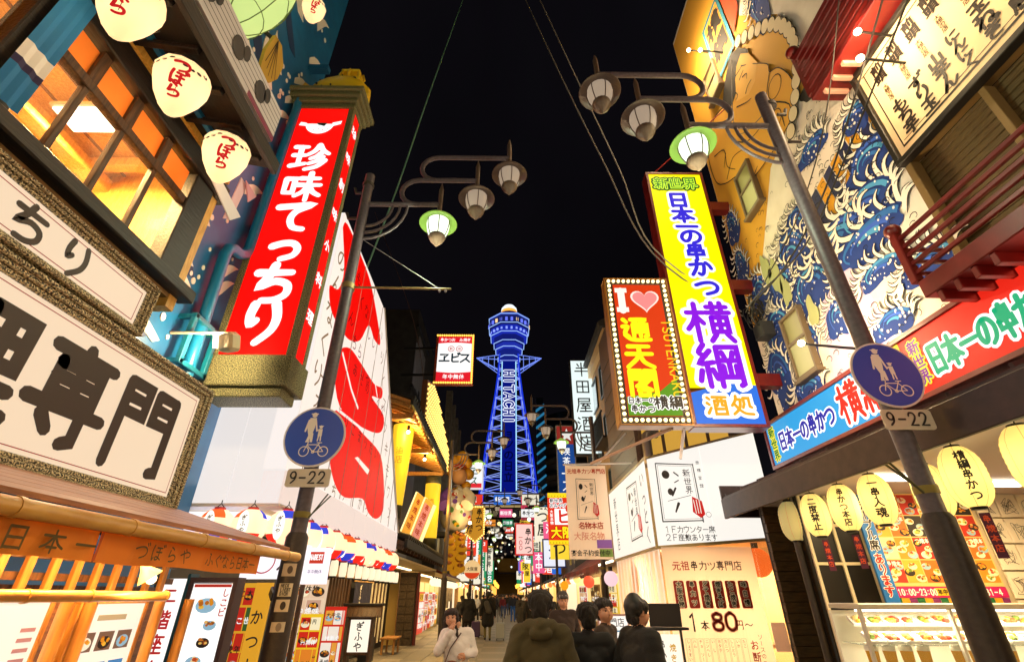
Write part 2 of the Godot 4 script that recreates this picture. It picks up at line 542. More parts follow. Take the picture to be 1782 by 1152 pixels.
# ---------------------------------------------------------------- lettering: each character as its pen strokes on a 100 x 100 square, y down; ~ marks a curved stroke
var strokes = {
"一": "8 50 92 50",
"二": "20 25 80 25/8 80 92 80",
"日": "22 10 78 10 78 92/22 10 22 92/22 50 78 50/22 88 78 88",
"本": "10 28 90 28/50 6 50 96/~48 30 30 60 8 76/~52 30 70 60 92 76/32 74 68 74",
"の": "~52 20 50 45 38 74 22 78 12 58 22 32 50 18 76 24 90 48 80 76 56 90",
"串": "28 14 72 14 72 34 28 34 28 14/20 46 80 46 80 68 20 68 20 46/50 4 50 98",
"か": "~8 34 40 30 60 30 62 50 56 80 46 90 38 82/~38 8 32 50 12 90/~72 22 84 38 90 56",
"が": "~8 38 36 34 54 34 56 52 50 80 42 90 34 82/~34 12 30 50 10 90/~66 30 78 44 84 58/74 8 82 20/88 2 96 14",
"つ": "~8 40 40 28 72 28 90 48 80 74 44 88",
"づ": "~8 40 40 28 72 28 88 48 78 74 44 88/78 6 84 18/90 2 96 14",
"横": "6 28 42 28/24 6 24 96/~24 32 16 52 4 68/24 36 38 54/50 14 92 14/62 4 62 28/80 4 80 28/46 28 96 28/56 40 88 40 88 74 56 74 56 40/72 28 72 74/56 57 88 57/60 80 48 96/82 80 94 96",
"綱": "~26 4 14 22 26 30/~36 18 12 46 40 44/26 46 26 96/14 62 8 84/36 60 42 80/50 10 50 96/50 10 92 10 92 90 86 94/60 22 64 34/82 22 78 34/56 40 86 40/71 40 71 76/58 52 58 76 84 76 84 52",
"酒": "10 14 20 22/6 40 16 48/6 88 22 62/34 12 96 12/40 30 90 30 90 92 40 92 40 30/56 12 56 40 50 54/74 12 74 50 84 52/40 68 90 68",
"処": "~30 6 24 28 6 52/28 22 48 22/~48 22 38 64 8 92/~16 42 36 70 60 88 96 92/62 16 62 44 54 62/62 16 86 16 86 56 94 60",
"新": "10 16 50 16/30 4 30 16/20 22 24 34/42 22 38 34/6 38 54 38/10 54 50 54/30 38 30 94/~28 58 20 74 6 84/34 62 48 76/~88 8 74 14 62 16/62 16 62 58 54 92/62 42 96 42/82 42 82 96",
"世": "6 40 94 40/22 10 22 86 88 86/50 6 50 66/76 8 76 66/50 66 76 66",
"界": "24 8 76 8 76 44 24 44 24 8/50 8 50 44/24 26 76 26/~48 46 30 62 6 72/~52 46 70 62 94 72/38 62 36 80 22 96/64 62 64 96",
"通": "~36 14 84 14 66 26/46 22 56 30/42 34 42 80/42 34 88 34 88 76 80 80/42 48 88 48/42 62 88 62/65 34 65 80/10 14 20 24/~6 42 22 42 12 66 24 80/~12 74 30 90 60 94 96 92",
"天": "16 18 84 18/8 46 92 46/~50 18 46 56 8 94/~50 48 64 76 94 94",
"閣": "10 8 10 96/10 8 42 8 42 36 10 36/10 22 42 22/90 8 90 92 82 94/58 8 90 8/58 8 58 36 90 36/58 22 90 22/~46 42 40 54 28 62/42 48 64 48 32 76/~42 54 56 66 74 74/36 74 64 74 64 92 36 92 36 74",
"半": "24 14 34 30/76 14 66 30/18 42 82 42/8 64 92 64/50 6 50 98",
"田": "14 14 86 14 86 88 14 88 14 14/50 14 50 88/14 50 86 50",
"屋": "18 10 86 10 86 28 18 28/18 10 18 50 6 94/30 42 90 42/~56 42 40 58 84 56/70 48 84 60/32 72 86 72/58 58 58 92/24 92 96 92",
"店": "50 4 50 14/14 16 92 16/~16 16 16 60 6 94/54 26 54 56/54 40 86 40/34 58 80 58 80 92 34 92 34 58",
"喫": "8 22 8 70/8 22 28 22 28 70 8 70/38 14 62 14/38 26 62 26/38 38 62 38/50 6 50 50/68 12 92 12 90 42 82 46/~78 12 76 34 66 46/36 60 96 60/~66 48 62 76 36 96/~66 62 78 82 96 96",
"茶": "8 18 92 18/34 6 34 28/66 6 66 28/~50 28 34 46 6 58/~50 28 66 46 94 58/24 62 76 62/50 46 50 96/32 72 22 88/68 72 78 88",
"元": "22 16 78 16/6 42 94 42/~38 42 34 74 8 94/~62 42 62 88 72 92 92 92 92 76",
"祖": "24 4 30 14/8 24 40 24 12 58/26 44 26 96/30 50 42 60/54 12 54 88/54 12 86 12 86 88/54 36 86 36/54 60 86 60/44 90 96 90",
"専": "14 12 86 12/26 24 74 24 74 52 26 52 26 24/26 38 74 38/50 4 50 52/8 64 92 64/68 52 68 90 58 94/28 74 38 86",
"門": "10 8 10 96/10 8 42 8 42 40 10 40/10 24 42 24/90 8 90 92 80 94/58 8 90 8/58 8 58 40 90 40/58 24 90 24",
"理": "8 14 42 14/8 44 42 44/25 14 25 80/6 84 44 74/52 10 90 10 90 52 52 52 52 10/52 31 90 31/71 10 71 90/50 70 94 70/46 90 98 90",
"料": "10 18 18 32/42 16 34 34/6 44 50 44/28 6 28 96/~28 48 18 68 6 80/30 50 46 66/60 18 70 26/58 40 68 48/54 70 96 62/82 6 82 96",
"珍": "6 14 38 14/6 44 38 44/22 14 22 78/4 82 40 74/~68 6 58 28 42 42/~68 6 80 26 96 38/~76 36 66 48 52 56/~82 50 70 64 50 74/~90 62 72 84 44 94",
"味": "8 26 8 72/8 26 30 26 30 72 8 72/44 24 90 24/38 46 96 46/67 6 67 96/~66 48 56 68 38 82/~68 48 80 68 98 80",
"創": "~28 4 20 20 4 30/~28 4 40 16 54 24/18 32 42 32/14 44 46 44 46 58 14 58/14 44 14 66 6 92/22 70 46 70 46 92 22 92 22 70/66 16 66 70/88 6 88 90 78 94",
"小": "50 6 50 88 40 90/~28 34 22 54 8 72/~70 34 82 50 92 70",
"大": "8 36 92 36/~50 6 46 52 8 94/~50 40 64 70 94 94",
"阪": "10 8 10 96/10 8 34 8 24 34/~24 34 38 50 26 62 14 62/48 14 92 14/~50 14 50 58 36 92/52 36 86 36/~86 36 72 68 44 94/~54 46 70 76 96 94",
"名": "~44 4 30 26 10 42/~40 16 80 16 54 50 8 76/30 28 46 42/36 56 84 56 84 92 36 92 36 56",
"物": "~16 12 14 26 6 40/6 34 42 34/26 4 26 96/4 66 44 54/~58 6 52 28 44 42/54 24 92 24 90 80 82 92 72 88/~70 26 62 50 46 68/~82 26 72 58 50 86",
"焼": "10 28 14 46/40 22 32 40/~26 6 26 56 6 94/28 60 42 82/48 16 92 16/70 4 70 30/44 34 96 34/56 24 56 46/84 24 84 46/46 54 96 54/~62 54 58 80 42 96/~76 54 76 90 84 92 94 92 94 80",
"自": "50 4 44 16/22 18 78 18 78 94 22 94 22 18/22 42 78 42/22 68 78 68",
"慢": "8 30 10 46/20 6 20 96/30 26 36 40/48 8 86 8 86 28 48 28 48 8/48 18 86 18/42 36 94 36 94 54 42 54 42 36/60 36 60 54/76 36 76 54/46 64 86 64/~86 64 70 84 40 96/~52 68 68 84 96 94",
"円": "16 12 16 96/16 12 84 12 84 90 76 94/50 12 50 52/16 52 84 52",
"年": "~30 4 22 22 8 36/24 20 88 20/30 44 82 44/30 44 30 68/6 68 94 68/58 20 58 98",
"中": "16 26 84 26 84 62 16 62 16 26/50 4 50 98",
"無": "~28 4 20 18 8 28/22 18 90 18/8 42 94 42/8 66 94 66/24 20 24 66/42 20 42 66/60 20 60 66/78 20 78 66/16 78 8 94/36 78 38 92/60 78 64 92/82 78 92 94",
"休": "~32 6 24 28 6 50/20 36 20 96/38 30 96 30/67 6 67 96/~66 34 54 58 36 74/~68 34 80 58 98 72",
"階": "10 8 10 96/10 8 30 8 22 34/~22 34 34 48 24 60/44 8 44 40 56 36/44 24 58 22/68 8 68 36 90 40 92 30/68 26 88 16/64 46 56 58/46 58 88 58 88 94 46 94 46 58/46 76 88 76",
"座": "50 4 50 12/12 14 94 14/14 14 14 62 4 94/~36 26 32 40 22 50/36 36 46 48/~72 26 68 40 58 50/72 36 86 48/28 66 90 66/57 26 57 92/20 92 96 92",
"敷": "8 18 50 18/30 4 30 40/14 28 46 28 46 48 14 48 14 28/14 38 46 38/6 58 52 58/~24 58 22 80 10 94/24 72 46 72 42 92 34 94/~66 6 60 26 52 38/60 26 96 26/~86 26 78 68 48 94/~62 44 74 74 96 94",
"商": "50 4 50 12/10 14 90 14/34 18 38 28/66 18 62 28/14 32 14 96/14 32 88 32 88 92/42 34 32 50/58 34 70 48/34 58 68 58 68 82 34 82 34 58",
"標": "6 28 40 28/22 6 22 96/~22 34 14 52 4 66/24 38 38 54/46 12 96 12/50 24 92 24 92 44 50 44 50 24/64 12 64 44/78 12 78 44/52 54 90 54/44 68 98 68/71 68 71 96/56 76 46 90/84 76 94 90",
"登": "~16 10 42 12 8 42/22 24 32 32/~62 6 74 26 94 42/88 8 72 20/34 36 66 36/30 46 70 46 70 66 30 66 30 46/36 72 42 84/64 72 58 84/8 90 92 90",
"録": "~24 4 16 20 4 32/~24 6 34 18 46 26/14 32 38 32/8 48 44 48/26 32 26 86/4 90 48 82/56 10 90 10 90 40 56 40/56 25 90 25/48 40 98 40/73 40 73 94 66 94/54 52 62 62/48 86 66 70/90 52 80 62/78 66 96 86",
"銀": "~24 4 16 20 4 32/~24 6 34 18 46 26/14 32 38 32/8 48 44 48/26 32 26 86/4 90 48 82/56 10 88 10 88 46 56 46/56 28 88 28/56 10 56 90 72 80/94 54 78 64/~66 50 78 78 98 94",
"席": "50 4 50 12/12 14 94 14/14 14 14 62 4 94/26 30 90 30/40 22 40 48 76 48 76 22/28 60 28 88/28 60 88 60 88 86/58 50 58 98",
"宴": "50 4 50 12/10 26 10 14 90 14 90 26/32 24 68 24 68 44 32 44 32 24/32 34 68 34/8 60 92 60/~44 46 30 72 70 92/~70 60 56 82 14 96",
"会": "~50 4 36 24 6 40/~50 4 64 24 94 40/30 42 70 42/16 58 84 58/~46 58 36 78 22 90 80 86/68 72 84 94",
"予": "~22 10 78 10 52 34/28 30 56 44/8 52 92 52 82 70/50 52 50 92 38 94",
"約": "~26 4 14 22 26 30/~36 18 12 46 40 44/26 46 26 96/14 62 8 84/36 60 42 80/~64 6 58 26 48 42/58 22 92 22 90 76 82 94 70 88/64 46 76 62",
"受": "~80 6 50 14 18 16/22 24 28 36/48 22 52 34/78 20 70 36/10 54 10 42 90 42 90 54/24 60 74 60/~74 60 58 84 14 96/~32 66 50 84 92 96",
"付": "~32 6 24 30 6 52/20 38 20 96/40 32 96 32/76 8 76 88 64 92/50 50 60 66",
"玉": "14 14 86 14/18 48 82 48/50 14 50 90/8 90 92 90/62 60 74 74",
"山": "50 10 50 86/16 40 16 88/84 40 84 92/16 86 84 86",
"芋": "8 18 92 18/34 6 34 28/66 6 66 28/20 40 80 40/8 62 92 62/50 40 50 90 40 94",
"唐": "52 4 52 12/14 14 92 14/14 14 14 60 4 94/28 26 80 26 80 50/22 38 94 38/28 50 80 50/54 20 54 64/30 66 80 66 80 92 30 92 30 66",
"前": "30 6 38 18/70 6 62 18/6 22 94 22/16 36 16 96/16 36 46 36 46 90/16 52 46 52/16 68 46 68/64 38 64 76/86 32 86 92 76 94",
"頭": "6 12 44 12/12 26 38 26 38 46 12 46 12 26/14 56 18 72/36 54 32 72/4 82 46 76/50 8 96 8/72 8 66 22/56 22 90 22 90 76 56 76 56 22/56 40 90 40/56 58 90 58/62 80 50 96/84 80 96 96",
"入": "~36 8 50 12 44 56 8 92/~50 20 62 62 94 92",
"魂": "8 18 36 18/6 38 40 38/~22 38 16 58 8 72 34 68/32 60 40 78/66 4 60 14/48 16 88 16 88 50 48 50 48 16/48 32 88 32/68 16 68 50/~58 50 54 78 36 96/~72 50 72 90 80 94 96 92 96 80/82 58 76 74 90 72",
"度": "50 4 50 12/12 14 94 14/14 14 14 62 4 94/26 30 90 30/42 22 42 48 74 48 74 22/30 60 78 60/~78 60 60 84 22 96/~38 66 56 84 94 94",
"禁": "8 18 44 18/26 4 26 44/24 22 8 40/28 22 44 38/54 18 94 18/74 4 74 44/72 22 56 40/76 22 94 38/24 54 76 54/8 68 92 68/50 68 50 94/30 78 18 92/70 78 82 92",
"止": "50 6 50 88/50 42 84 42/24 38 24 88/6 90 94 90",
"断": "8 8 8 88 50 88/30 12 30 78/14 40 48 40/18 18 22 30/42 16 38 30/20 58 28 48/34 48 46 64/~90 8 76 14 62 16/62 16 62 60 54 94/62 40 96 40/80 40 80 96",
"立": "50 4 50 16/14 22 86 22/30 36 36 74/70 34 62 74/6 84 94 84",
"て": "~12 22 50 18 88 14 56 34 46 58 56 82 80 88",
"ち": "14 26 84 24/~46 6 38 34 26 58 54 46 80 54 82 76 62 90 36 92",
"り": "~28 10 24 34 28 54 38 46/~70 8 78 40 72 68 48 94",
"ぼ": "~18 10 12 44 18 92 26 78/40 22 78 22/40 46 80 46/~60 22 60 78 46 90 36 82 48 72 78 88/82 6 88 16/92 2 98 12",
"ら": "~36 8 52 16 58 22/~32 28 28 54 28 64 56 52 78 62 76 82 52 92 34 92",
"や": "~8 48 60 26 86 34 84 52 58 60/44 10 52 22/28 20 52 94",
"ふ": "~40 8 54 14 46 28/~48 34 56 60 52 84 38 86/~20 52 16 68 6 80/~76 54 86 64 94 78",
"ぐ": "~66 10 28 44 34 56 68 92/74 26 82 38/86 18 94 30",
"な": "~8 26 36 24 52 20/~34 6 26 34 10 56/66 24 86 38/~64 42 64 78 50 92 36 84 48 74 86 92",
"れ": "24 6 24 96/~6 30 34 28 24 50 6 78 48 36 62 36 62 80 74 88 94 76",
"ん": "~50 6 30 50 8 94 34 54 50 56 54 86 70 88 92 60",
"ぎ": "16 24 76 18/14 42 80 36/~40 6 54 36 66 58/~66 58 40 54 22 66 28 84 66 90/80 4 86 14/90 0 96 10",
"き": "16 24 80 18/12 42 84 36/~42 6 56 36 68 58/~68 58 40 54 22 66 28 84 68 92",
"と": "~34 8 38 30 46 48/~82 28 46 48 24 66 30 86 80 90",
"ど": "~34 8 38 30 46 48/~78 32 46 48 24 66 30 86 80 90/74 6 82 18/88 2 96 12",
"い": "~16 20 14 56 24 84 38 66/~74 24 86 44 88 68",
"く": "~68 6 28 46 34 56 72 94",
"そ": "~26 12 74 12 46 36 12 50 60 44 88 46 52 58 46 78 60 90 78 90",
"ば": "~18 10 12 46 18 92 26 76/38 32 78 30/~60 10 60 78 46 90 36 82 48 72 78 88/82 6 88 16/92 2 98 12",
"た": "8 28 54 24/~32 6 26 44 8 92/52 46 84 44/~50 74 56 86 86 86",
"こ": "~22 22 54 20 76 22 64 34/~20 66 28 82 52 86 84 82",
"お": "10 28 58 24/~34 6 34 76 22 86 12 76 24 60 56 48 78 58 78 78 60 88/70 18 86 34",
"す": "8 26 92 24/~54 6 56 52 44 62 34 50 46 38 58 48 56 74 38 96",
"ず": "8 26 84 24/~54 6 56 52 44 62 34 50 46 38 58 48 56 74 38 96/80 4 86 14/92 0 98 10",
"ま": "14 22 84 22/18 44 80 44/~52 6 52 76 40 90 26 82 36 72 54 72 82 90",
"あ": "16 24 80 20/~44 6 40 50 46 86/~66 38 54 70 26 88 14 72 30 52 60 46 84 58 80 80 58 92",
"み": "~20 18 50 16 34 54 20 84 10 72 24 60 56 64 90 76/~74 38 70 72 48 96",
"げ": "~18 8 12 46 18 92/40 32 88 30/~66 8 68 52 50 94/82 4 88 14/92 0 98 10",
"し": "~32 8 28 60 34 84 56 90 82 68",
"に": "~18 10 12 46 18 92 26 78/~44 28 64 26 80 28/~42 66 50 82 84 82",
"ね": "24 6 24 96/~6 30 34 28 24 50 6 78 48 34 72 36 80 62 68 88 54 82 64 70 92 88",
"う": "~40 8 54 12 62 18/~24 40 54 30 76 40 72 66 44 94",
"よ": "~54 6 54 78 40 90 26 82 38 72 84 88/54 32 80 32",
"も": "~44 6 38 56 42 86 64 92 84 78 82 62/14 36 66 34/12 60 66 58",
"ヱ": "14 16 82 16 54 44/50 36 50 78/6 80 94 80",
"ビ": "26 10 26 80 36 88 84 86/~26 46 56 40 82 32/76 4 84 16/90 0 98 12",
"ス": "16 18 80 18 58 56 10 92/56 58 92 90",
"カ": "12 30 88 30 84 84 70 92/~48 6 44 58 10 94",
"ツ": "12 28 22 46/40 22 50 40/~88 22 78 62 38 94",
"ウ": "50 4 50 20/14 46 14 20 86 20 74 64 38 96",
"ン": "12 20 34 34/~90 24 62 68 14 90",
"タ": "~40 6 28 34 8 54/36 22 84 22 70 60 24 96/34 44 66 66",
"ー": "10 50 90 50",
"テ": "22 14 78 14/8 40 92 40/~52 40 48 74 24 96",
"ブ": "12 20 84 20 70 62 24 96/80 2 86 12/92 0 98 10",
"ル": "~30 14 28 60 8 92/62 10 62 86 96 62",
"ハ": "~34 24 26 58 8 86/~62 20 80 54 92 84",
"ム": "~50 8 34 50 12 82 82 78/66 56 90 94",
"チ": "~78 6 54 16 18 22/8 46 92 46/~52 16 52 68 24 96",
"ヨ": "22 14 80 14 80 90/26 50 80 50/20 86 80 86",
"ソ": "16 16 28 40/~84 12 74 58 30 94",
"ニ": "20 26 80 26/8 80 92 80",
"キ": "16 34 82 26/8 62 92 54/42 4 60 96",
"モ": "18 18 82 18/8 46 92 46/46 18 46 80 60 88 86 86",
"ホ": "8 30 92 30/50 6 50 90/30 50 12 78/70 50 88 76",
"へ": "~8 60 36 28 94 76",
"～": "~8 56 28 42 50 52 72 60 92 44",
"0": "~50 6 26 20 20 50 26 80 50 94 74 80 80 50 74 20 50 6",
"1": "32 24 52 8 52 94",
"2": "~20 28 34 8 64 8 78 28 62 56 36 80/36 80 20 92 82 92",
"3": "~22 16 46 6 72 16 72 38 46 48/~46 48 78 56 78 82 48 94 20 84",
"4": "64 8 16 68 86 68/64 8 64 94",
"5": "76 8 30 8 24 46/~24 46 54 38 78 56 76 80 46 94 18 84",
"6": "~72 10 38 28 20 62 32 90 60 92 78 74 66 54 40 52 24 66",
"8": "~50 8 26 20 30 40 50 48 76 62 74 86 50 94 26 86 24 62 50 48 70 40 74 20 50 8",
"9": "~78 36 62 54 36 52 22 32 36 10 62 8 78 30 70 66 36 92",
"-": "20 52 80 52",
":": "48 28 52 30/48 74 52 76",
"A": "12 94 50 6 88 94/26 64 74 64",
"B": "22 8 22 92/~22 8 64 8 76 26 60 48 22 48/~22 48 70 50 82 72 64 92 22 92",
"C": "~82 24 56 6 26 20 16 50 26 82 56 94 84 76",
"D": "22 8 22 92/~22 8 58 10 82 50 58 90 22 92",
"E": "78 8 24 8 24 92 80 92/24 48 70 48",
"F": "80 8 26 8 26 94/26 48 70 48",
"H": "20 6 20 94/80 6 80 94/20 50 80 50",
"I": "50 6 50 94",
"K": "24 6 24 94/80 6 24 58/42 42 82 94",
"L": "26 6 26 92 80 92",
"N": "20 94 20 6 80 94 80 6",
"S": "~78 20 52 6 24 20 34 42 66 56 78 78 52 94 20 80",
"T": "12 8 88 8/50 8 50 94",
"U": "~20 6 20 66 34 90 66 90 80 66 80 6",
}
var small_kana = {"っ": "つ", "ょ": "よ", "ゃ": "や", "ッ": "ツ", "ョ": "ヨ"}
var parsed = {}

func curve_through(p):
	var out = PackedVector2Array()
	for i in p.size() - 1:
		var a: Vector2 = p[maxi(i - 1, 0)]
		var d: Vector2 = p[mini(i + 2, p.size() - 1)]
		for k in 4:
			out.append(p[i].cubic_interpolate(p[i + 1], a, d, k / 4.0))
	out.append(p[p.size() - 1])
	return out

func glyph(ch):
	if parsed.has(ch): return parsed[ch]
	var src: String = ch
	var k = 1.0
	if small_kana.has(ch):
		src = small_kana[ch]; k = 0.72
	var out = []
	if strokes.has(src):
		for s in strokes[src].split("/"):
			var curved: bool = s.begins_with("~")
			var nums: PackedStringArray = s.trim_prefix("~").split(" ")
			var p = PackedVector2Array()
			for i in range(0, nums.size(), 2):
				var q = P2(float(nums[i]) / 100.0, 1.0 - float(nums[i + 1]) / 100.0)
				if k < 1.0: q = P2(0.18, 0.02) + q * k
				p.append(q)
			out.append(curve_through(p) if curved else p)
	parsed[ch] = out
	return out

# writes s on frame f from its first cell's upper corner (x, y); looks: [[material, extra width], ...] from the outermost outline inwards
func write(g, f, s, x, y, size, looks, wt = 0.1, o = {}):
	var down: bool = o.get("down", false)
	var sx: float = o.get("sx", 1.0)
	var adv: float = o.get("adv", 1.0)
	var taper: float = o.get("taper", 0.15)
	var lay: float = o.get("l", 0.004)
	for li in looks.size():
		g.use(looks[li][0])
		var w: float = wt * size + looks[li][1] * size
		var px: float = x
		var py: float = y
		var l: float = lay + li * 0.0045
		for ch in s:
			if ch != " ":
				for st in glyph(ch):
					var pts = PackedVector2Array()
					for q in st:
						if down and ch == "ー": q = P2(q.y, 1.0 - q.x)
						pts.append(P2(px + q.x * size * sx, py - size + q.y * size))
					l += 0.00012
					g.ribbon(f, pts, w, l, taper if li == looks.size() - 1 else 0.0)
			if down: py -= size * adv
			else: px += size * sx * adv

func lettering(parent, f, s, x, y, size, looks, wt = 0.1, o = {}):
	if size < 0.19 or s.length() == 1:
		var g = Geo.new()
		write(g, f, s, x, y, size, looks, wt, o)
		return part("lettering", g, parent)
	var adv: float = o.get("adv", 1.0) * size       # large characters are parts of their own
	for i in s.length():
		if s[i] == " ": continue
		var g = Geo.new()
		if o.get("down", false): write(g, f, s[i], x, y - i * adv, size, looks, wt, o)
		else: write(g, f, s[i], x + i * adv * o.get("sx", 1.0), y, size, looks, wt, o)
		part("character", g, parent)

# ---------------------------------------------------------------- the restaurant with the blue wall, its signs and lanterns
func claw(f, g, x, y, s, ang, l0, l1, bend = 0.5):      # a curved, tapering splash of painted wave
	var out = []
	var n = 8
	var top = []
	var bot = []
	for i in n + 1:
		var t = float(i) / n
		var c = P2(t * s, sin(t * PI * 0.55) * s * bend)
		var w = s * 0.17 * sin(PI * minf(t * 0.75 + 0.28, 1.0))
		top.append((c + P2(0, w)).rotated(ang) + P2(x, y))
		bot.append((c - P2(0, w * 0.8)).rotated(ang) + P2(x, y))
	bot.reverse()
	out = top + bot
	g.prism(f, out, l0, l1)

func build_left():
	restaurant()
	restaurant_signs()
	puffer_lanterns()
	red_tower_sign()
	bamboo_front()
	white_sign_house()
	left_mid_houses()

func restaurant():
	var b = thing("blue_restaurant", "blue restaurant front with painted white waves and a bay window", "building", V(-5.2, 0, 3.0))
	var g = Geo.new()
	g.use(M.blue_wall)
	# wall in pieces round the window opening (depth 0.3..3.3, height 4.05..5.15)
	var f = on_left(-3.7, 0, 0)
	g.slab(f, 0.2, 0.0, 5.9, 4.0, -0.25, 0.0); g.slab(f, 3.62, 4.0, 5.9, 5.4, -0.25, -0.001); g.slab(f, 0.2, 5.4, 5.9, 14.0, -0.25, 0.0)
	g.box(V(-5.2, 7.0, 5.78), P3(2.5, 14.0, 0.2))
	part("wall", g, b)
	g = Geo.new()
	var rng = RandomNumberGenerator.new()
	rng.seed = 11
	var white = pm("#d8d2c4", 0.6)
	var spots = [[4.3, 5.5, 0.34, 2.2], [4.52, 5.62, 0.3, 2.0], [4.5, 5.0, 0.42, 1.9], [4.6, 4.75, 0.36, 2.0], [5.0, 5.2, 0.45, 0.5], [5.08, 5.0, 0.4, 0.6], [4.2, 4.15, 0.5, 2.6], [4.45, 3.98, 0.42, 2.2], [4.1, 8.2, 0.9, 1.9], [4.6, 8.5, 0.8, 1.8], [4.7, 9.0, 0.6, 1.9], [5.3, 10.3, 0.55, 0.3], [5.1, 9.4, 0.5, 0.2], [5.05, 8.8, 0.5, 0.3], [5.0, 8.4, 0.4, 0.4], [4.2, 9.6, 0.9, 1.6], [4.7, 10.6, 0.9, 1.8], [5.2, 11.2, 0.6, 0.6], [4.0, 6.9, 0.7, 1.8], [4.9, 6.6, 0.5, 0.4], [5.3, 7.2, 0.5, 0.5], [4.5, 7.4, 0.6, 1.7], [5.5, 6.0, 0.4, 0.7], [3.9, 4.9, 0.4, 2.3], [3.85, 3.7, 0.4, 1.9]]
	for s in spots:
		g = U(white)
		claw(f, g, s[0], s[1], s[2], s[3], 0.0, 0.012, rng.randf_range(0.25, 0.55))
		part("painted_splash", g, b)
		g = U(white)
		for k in 3:
			var r = rng.randf_range(0.018, 0.04)
			var q = P2(s[0] + rng.randf_range(-0.2, 0.35), s[1] + rng.randf_range(0.1, 0.4))
			var pl = []
			for i in 10: pl.append(q + P2(cos(TAU * i / 10) * r, sin(TAU * i / 10) * r * 1.3))
			g.prism(f, pl, 0.0, 0.01)
		part("painted_drops", g, b)
	g = U(pm("#0a2a52", 0.5))
	for s in [[4.25, 4.05, 0.5, 2.4], [4.5, 4.95, 0.4, 1.7], [4.2, 8.6, 0.9, 1.7], [4.75, 9.8, 0.8, 1.8], [4.1, 5.9, 0.5, 1.8], [5.2, 8.0, 0.5, 0.6]]:
		claw(f, g, s[0] + 0.08, s[1] - 0.06, s[2] * 1.1, s[3], 0.0, 0.006, 0.4)
	part("painted_wave", g, b)
	# downpipe with elbow, and the teal bracket frame behind the red sign
	g = U(pm("#0f6d97", 0.35))
	g.tube([V(-3.58, 3.3, 4.93), V(-3.58, 5.4, 4.82), V(-3.57, 5.52, 4.84), V(-3.56, 5.58, 4.92), V(-3.56, 5.6, 5.05), V(-3.56, 5.68, 5.16), V(-3.56, 5.8, 5.2), V(-3.56, 9.0, 5.2)], 0.07, 14)
	part("downpipe", g, b)
	g = U(pm("#0d6a80", 0.4))
	g.frame_of(on_left(-3.5, 3.82, 4.62), 0, 0, 0.5, 0.62, 0.06, -0.06, 0.0, 0.006)
	for d in [4.65, 5.09]:
		for y in [3.85, 4.4]: g.bar(V(-3.7, y, d), V(-3.5, y, d), 0.05, 0.05)
	part("bracket_frame", g, b)
	g = U(M.blue_wall)
	for y in [6.3, 8.0, 10.2]:
		g.bar(V(-3.7, y, 5.4), V(-3.35, y, 5.4), 0.12, 0.12)
	part("sign_bracket", g, b)
	# bay window with a lit room behind it
	var w = Node3D.new()
	w.name = "bay_window"
	b.add_child(w)
	var fw = on_left(-2.95, 0, 0)
	g = U(M.wood_dark)
	g.slab(fw, 0.2, 3.95, 3.68, 4.07, -0.05, 0.1, 0.012)
	part("sill", g, w)
	g = U(M.wood_dark)
	g.slab(fw, 3.24, 4.07, 3.5, 5.2, -0.12, 0.02, 0.008)
	part("jamb", g, w)
	g = U(M.wood_dark)
	g.slab(fw, 1.62, 4.07, 1.84, 5.2, -0.12, 0.02, 0.008)
	part("jamb", g, w)
	g = U(M.wood_dark)
	g.slab(fw, 0.2, 5.13, 3.66, 5.34, -0.1, 0.05, 0.01)
	part("header", g, w)
	g = U(M.wood_brown)
	g.slab(fw, 1.84, 4.76, 3.24, 4.84, -0.07, 0.0, 0.006)
	part("rail", g, w)
	for d in [2.12, 2.48, 2.86]:
		g = U(M.wood_brown)
		g.slab(fw, d - 0.022, 4.07, d + 0.022, 4.76, -0.06, -0.012, 0.004)
		part("mullion", g, w)
		g = U(M.wood_brown)
		g.slab(fw, d - 0.04, 4.84, d + 0.04, 5.13, -0.06, -0.006, 0.004)
		part("mullion", g, w)
	var ds = [1.84, 2.12, 2.48, 2.86, 3.24]
	for i in 4:
		g = U(glass("#fff2dc", 0.06))
		g.rect(fw, ds[i] + 0.02, 4.07, ds[i + 1] - 0.02, 4.76, -0.035)
		part("pane", g, w)
		g = U(M.paper)
		g.slab(fw, ds[i] + 0.04, 4.86, ds[i + 1] - 0.04, 5.11, -0.045, -0.039)
		part("paper_pane", g, w)
	g = U(glass("#fff2dc", 0.06))
	g.rect(fw, 0.3, 4.07, 1.6, 5.12, -0.035)
	part("pane", g, w)
	# the room: ceiling planks, beams, back wall, flush light, globes for lantern reflections
	g = U(M.room_wood)
	g.box(V(-4.3, 5.42, 1.9), P3(2.8, 0.1, 3.4))
	part("ceiling", g, w)
	g = U(M.room_wood)
	g.box(V(-5.65, 4.6, 1.9), P3(0.1, 1.6, 3.4)); g.box(V(-4.3, 4.6, 3.55), P3(2.7, 1.55, 0.1)); g.box(V(-4.3, 4.6, 0.22), P3(2.7, 1.55, 0.1))
	part("room_wall", g, w)
	g = U(pm("#8a6a3a", 0.7))
	g.box(V(-4.3, 3.94, 1.9), P3(2.68, 0.06, 3.28))
	part("room_floor", g, w)
	for k in 9:
		g = U(M.wood_rail)
		g.box(V(-5.4 + 0.3 * k, 5.365, 1.9), P3(0.025, 0.012, 3.3))
		part("ceiling_batten", g, w)
	for d in [0.9, 1.55, 2.2, 3.3]:
		g = U(M.room_wood)
		g.box(V(-4.3, 5.31, d), P3(2.58, 0.12, 0.1), Basis.IDENTITY, 0.01)
		part("ceiling_beam", g, w)
	g = U(M.room_wood)
	g.box(V(-4.05, 5.22, 1.9), P3(0.14, 0.14, 3.3), Basis.IDENTITY, 0.01)
	part("ceiling_beam", g, w)
	g = U(pm("#e9c58a", 0.7))
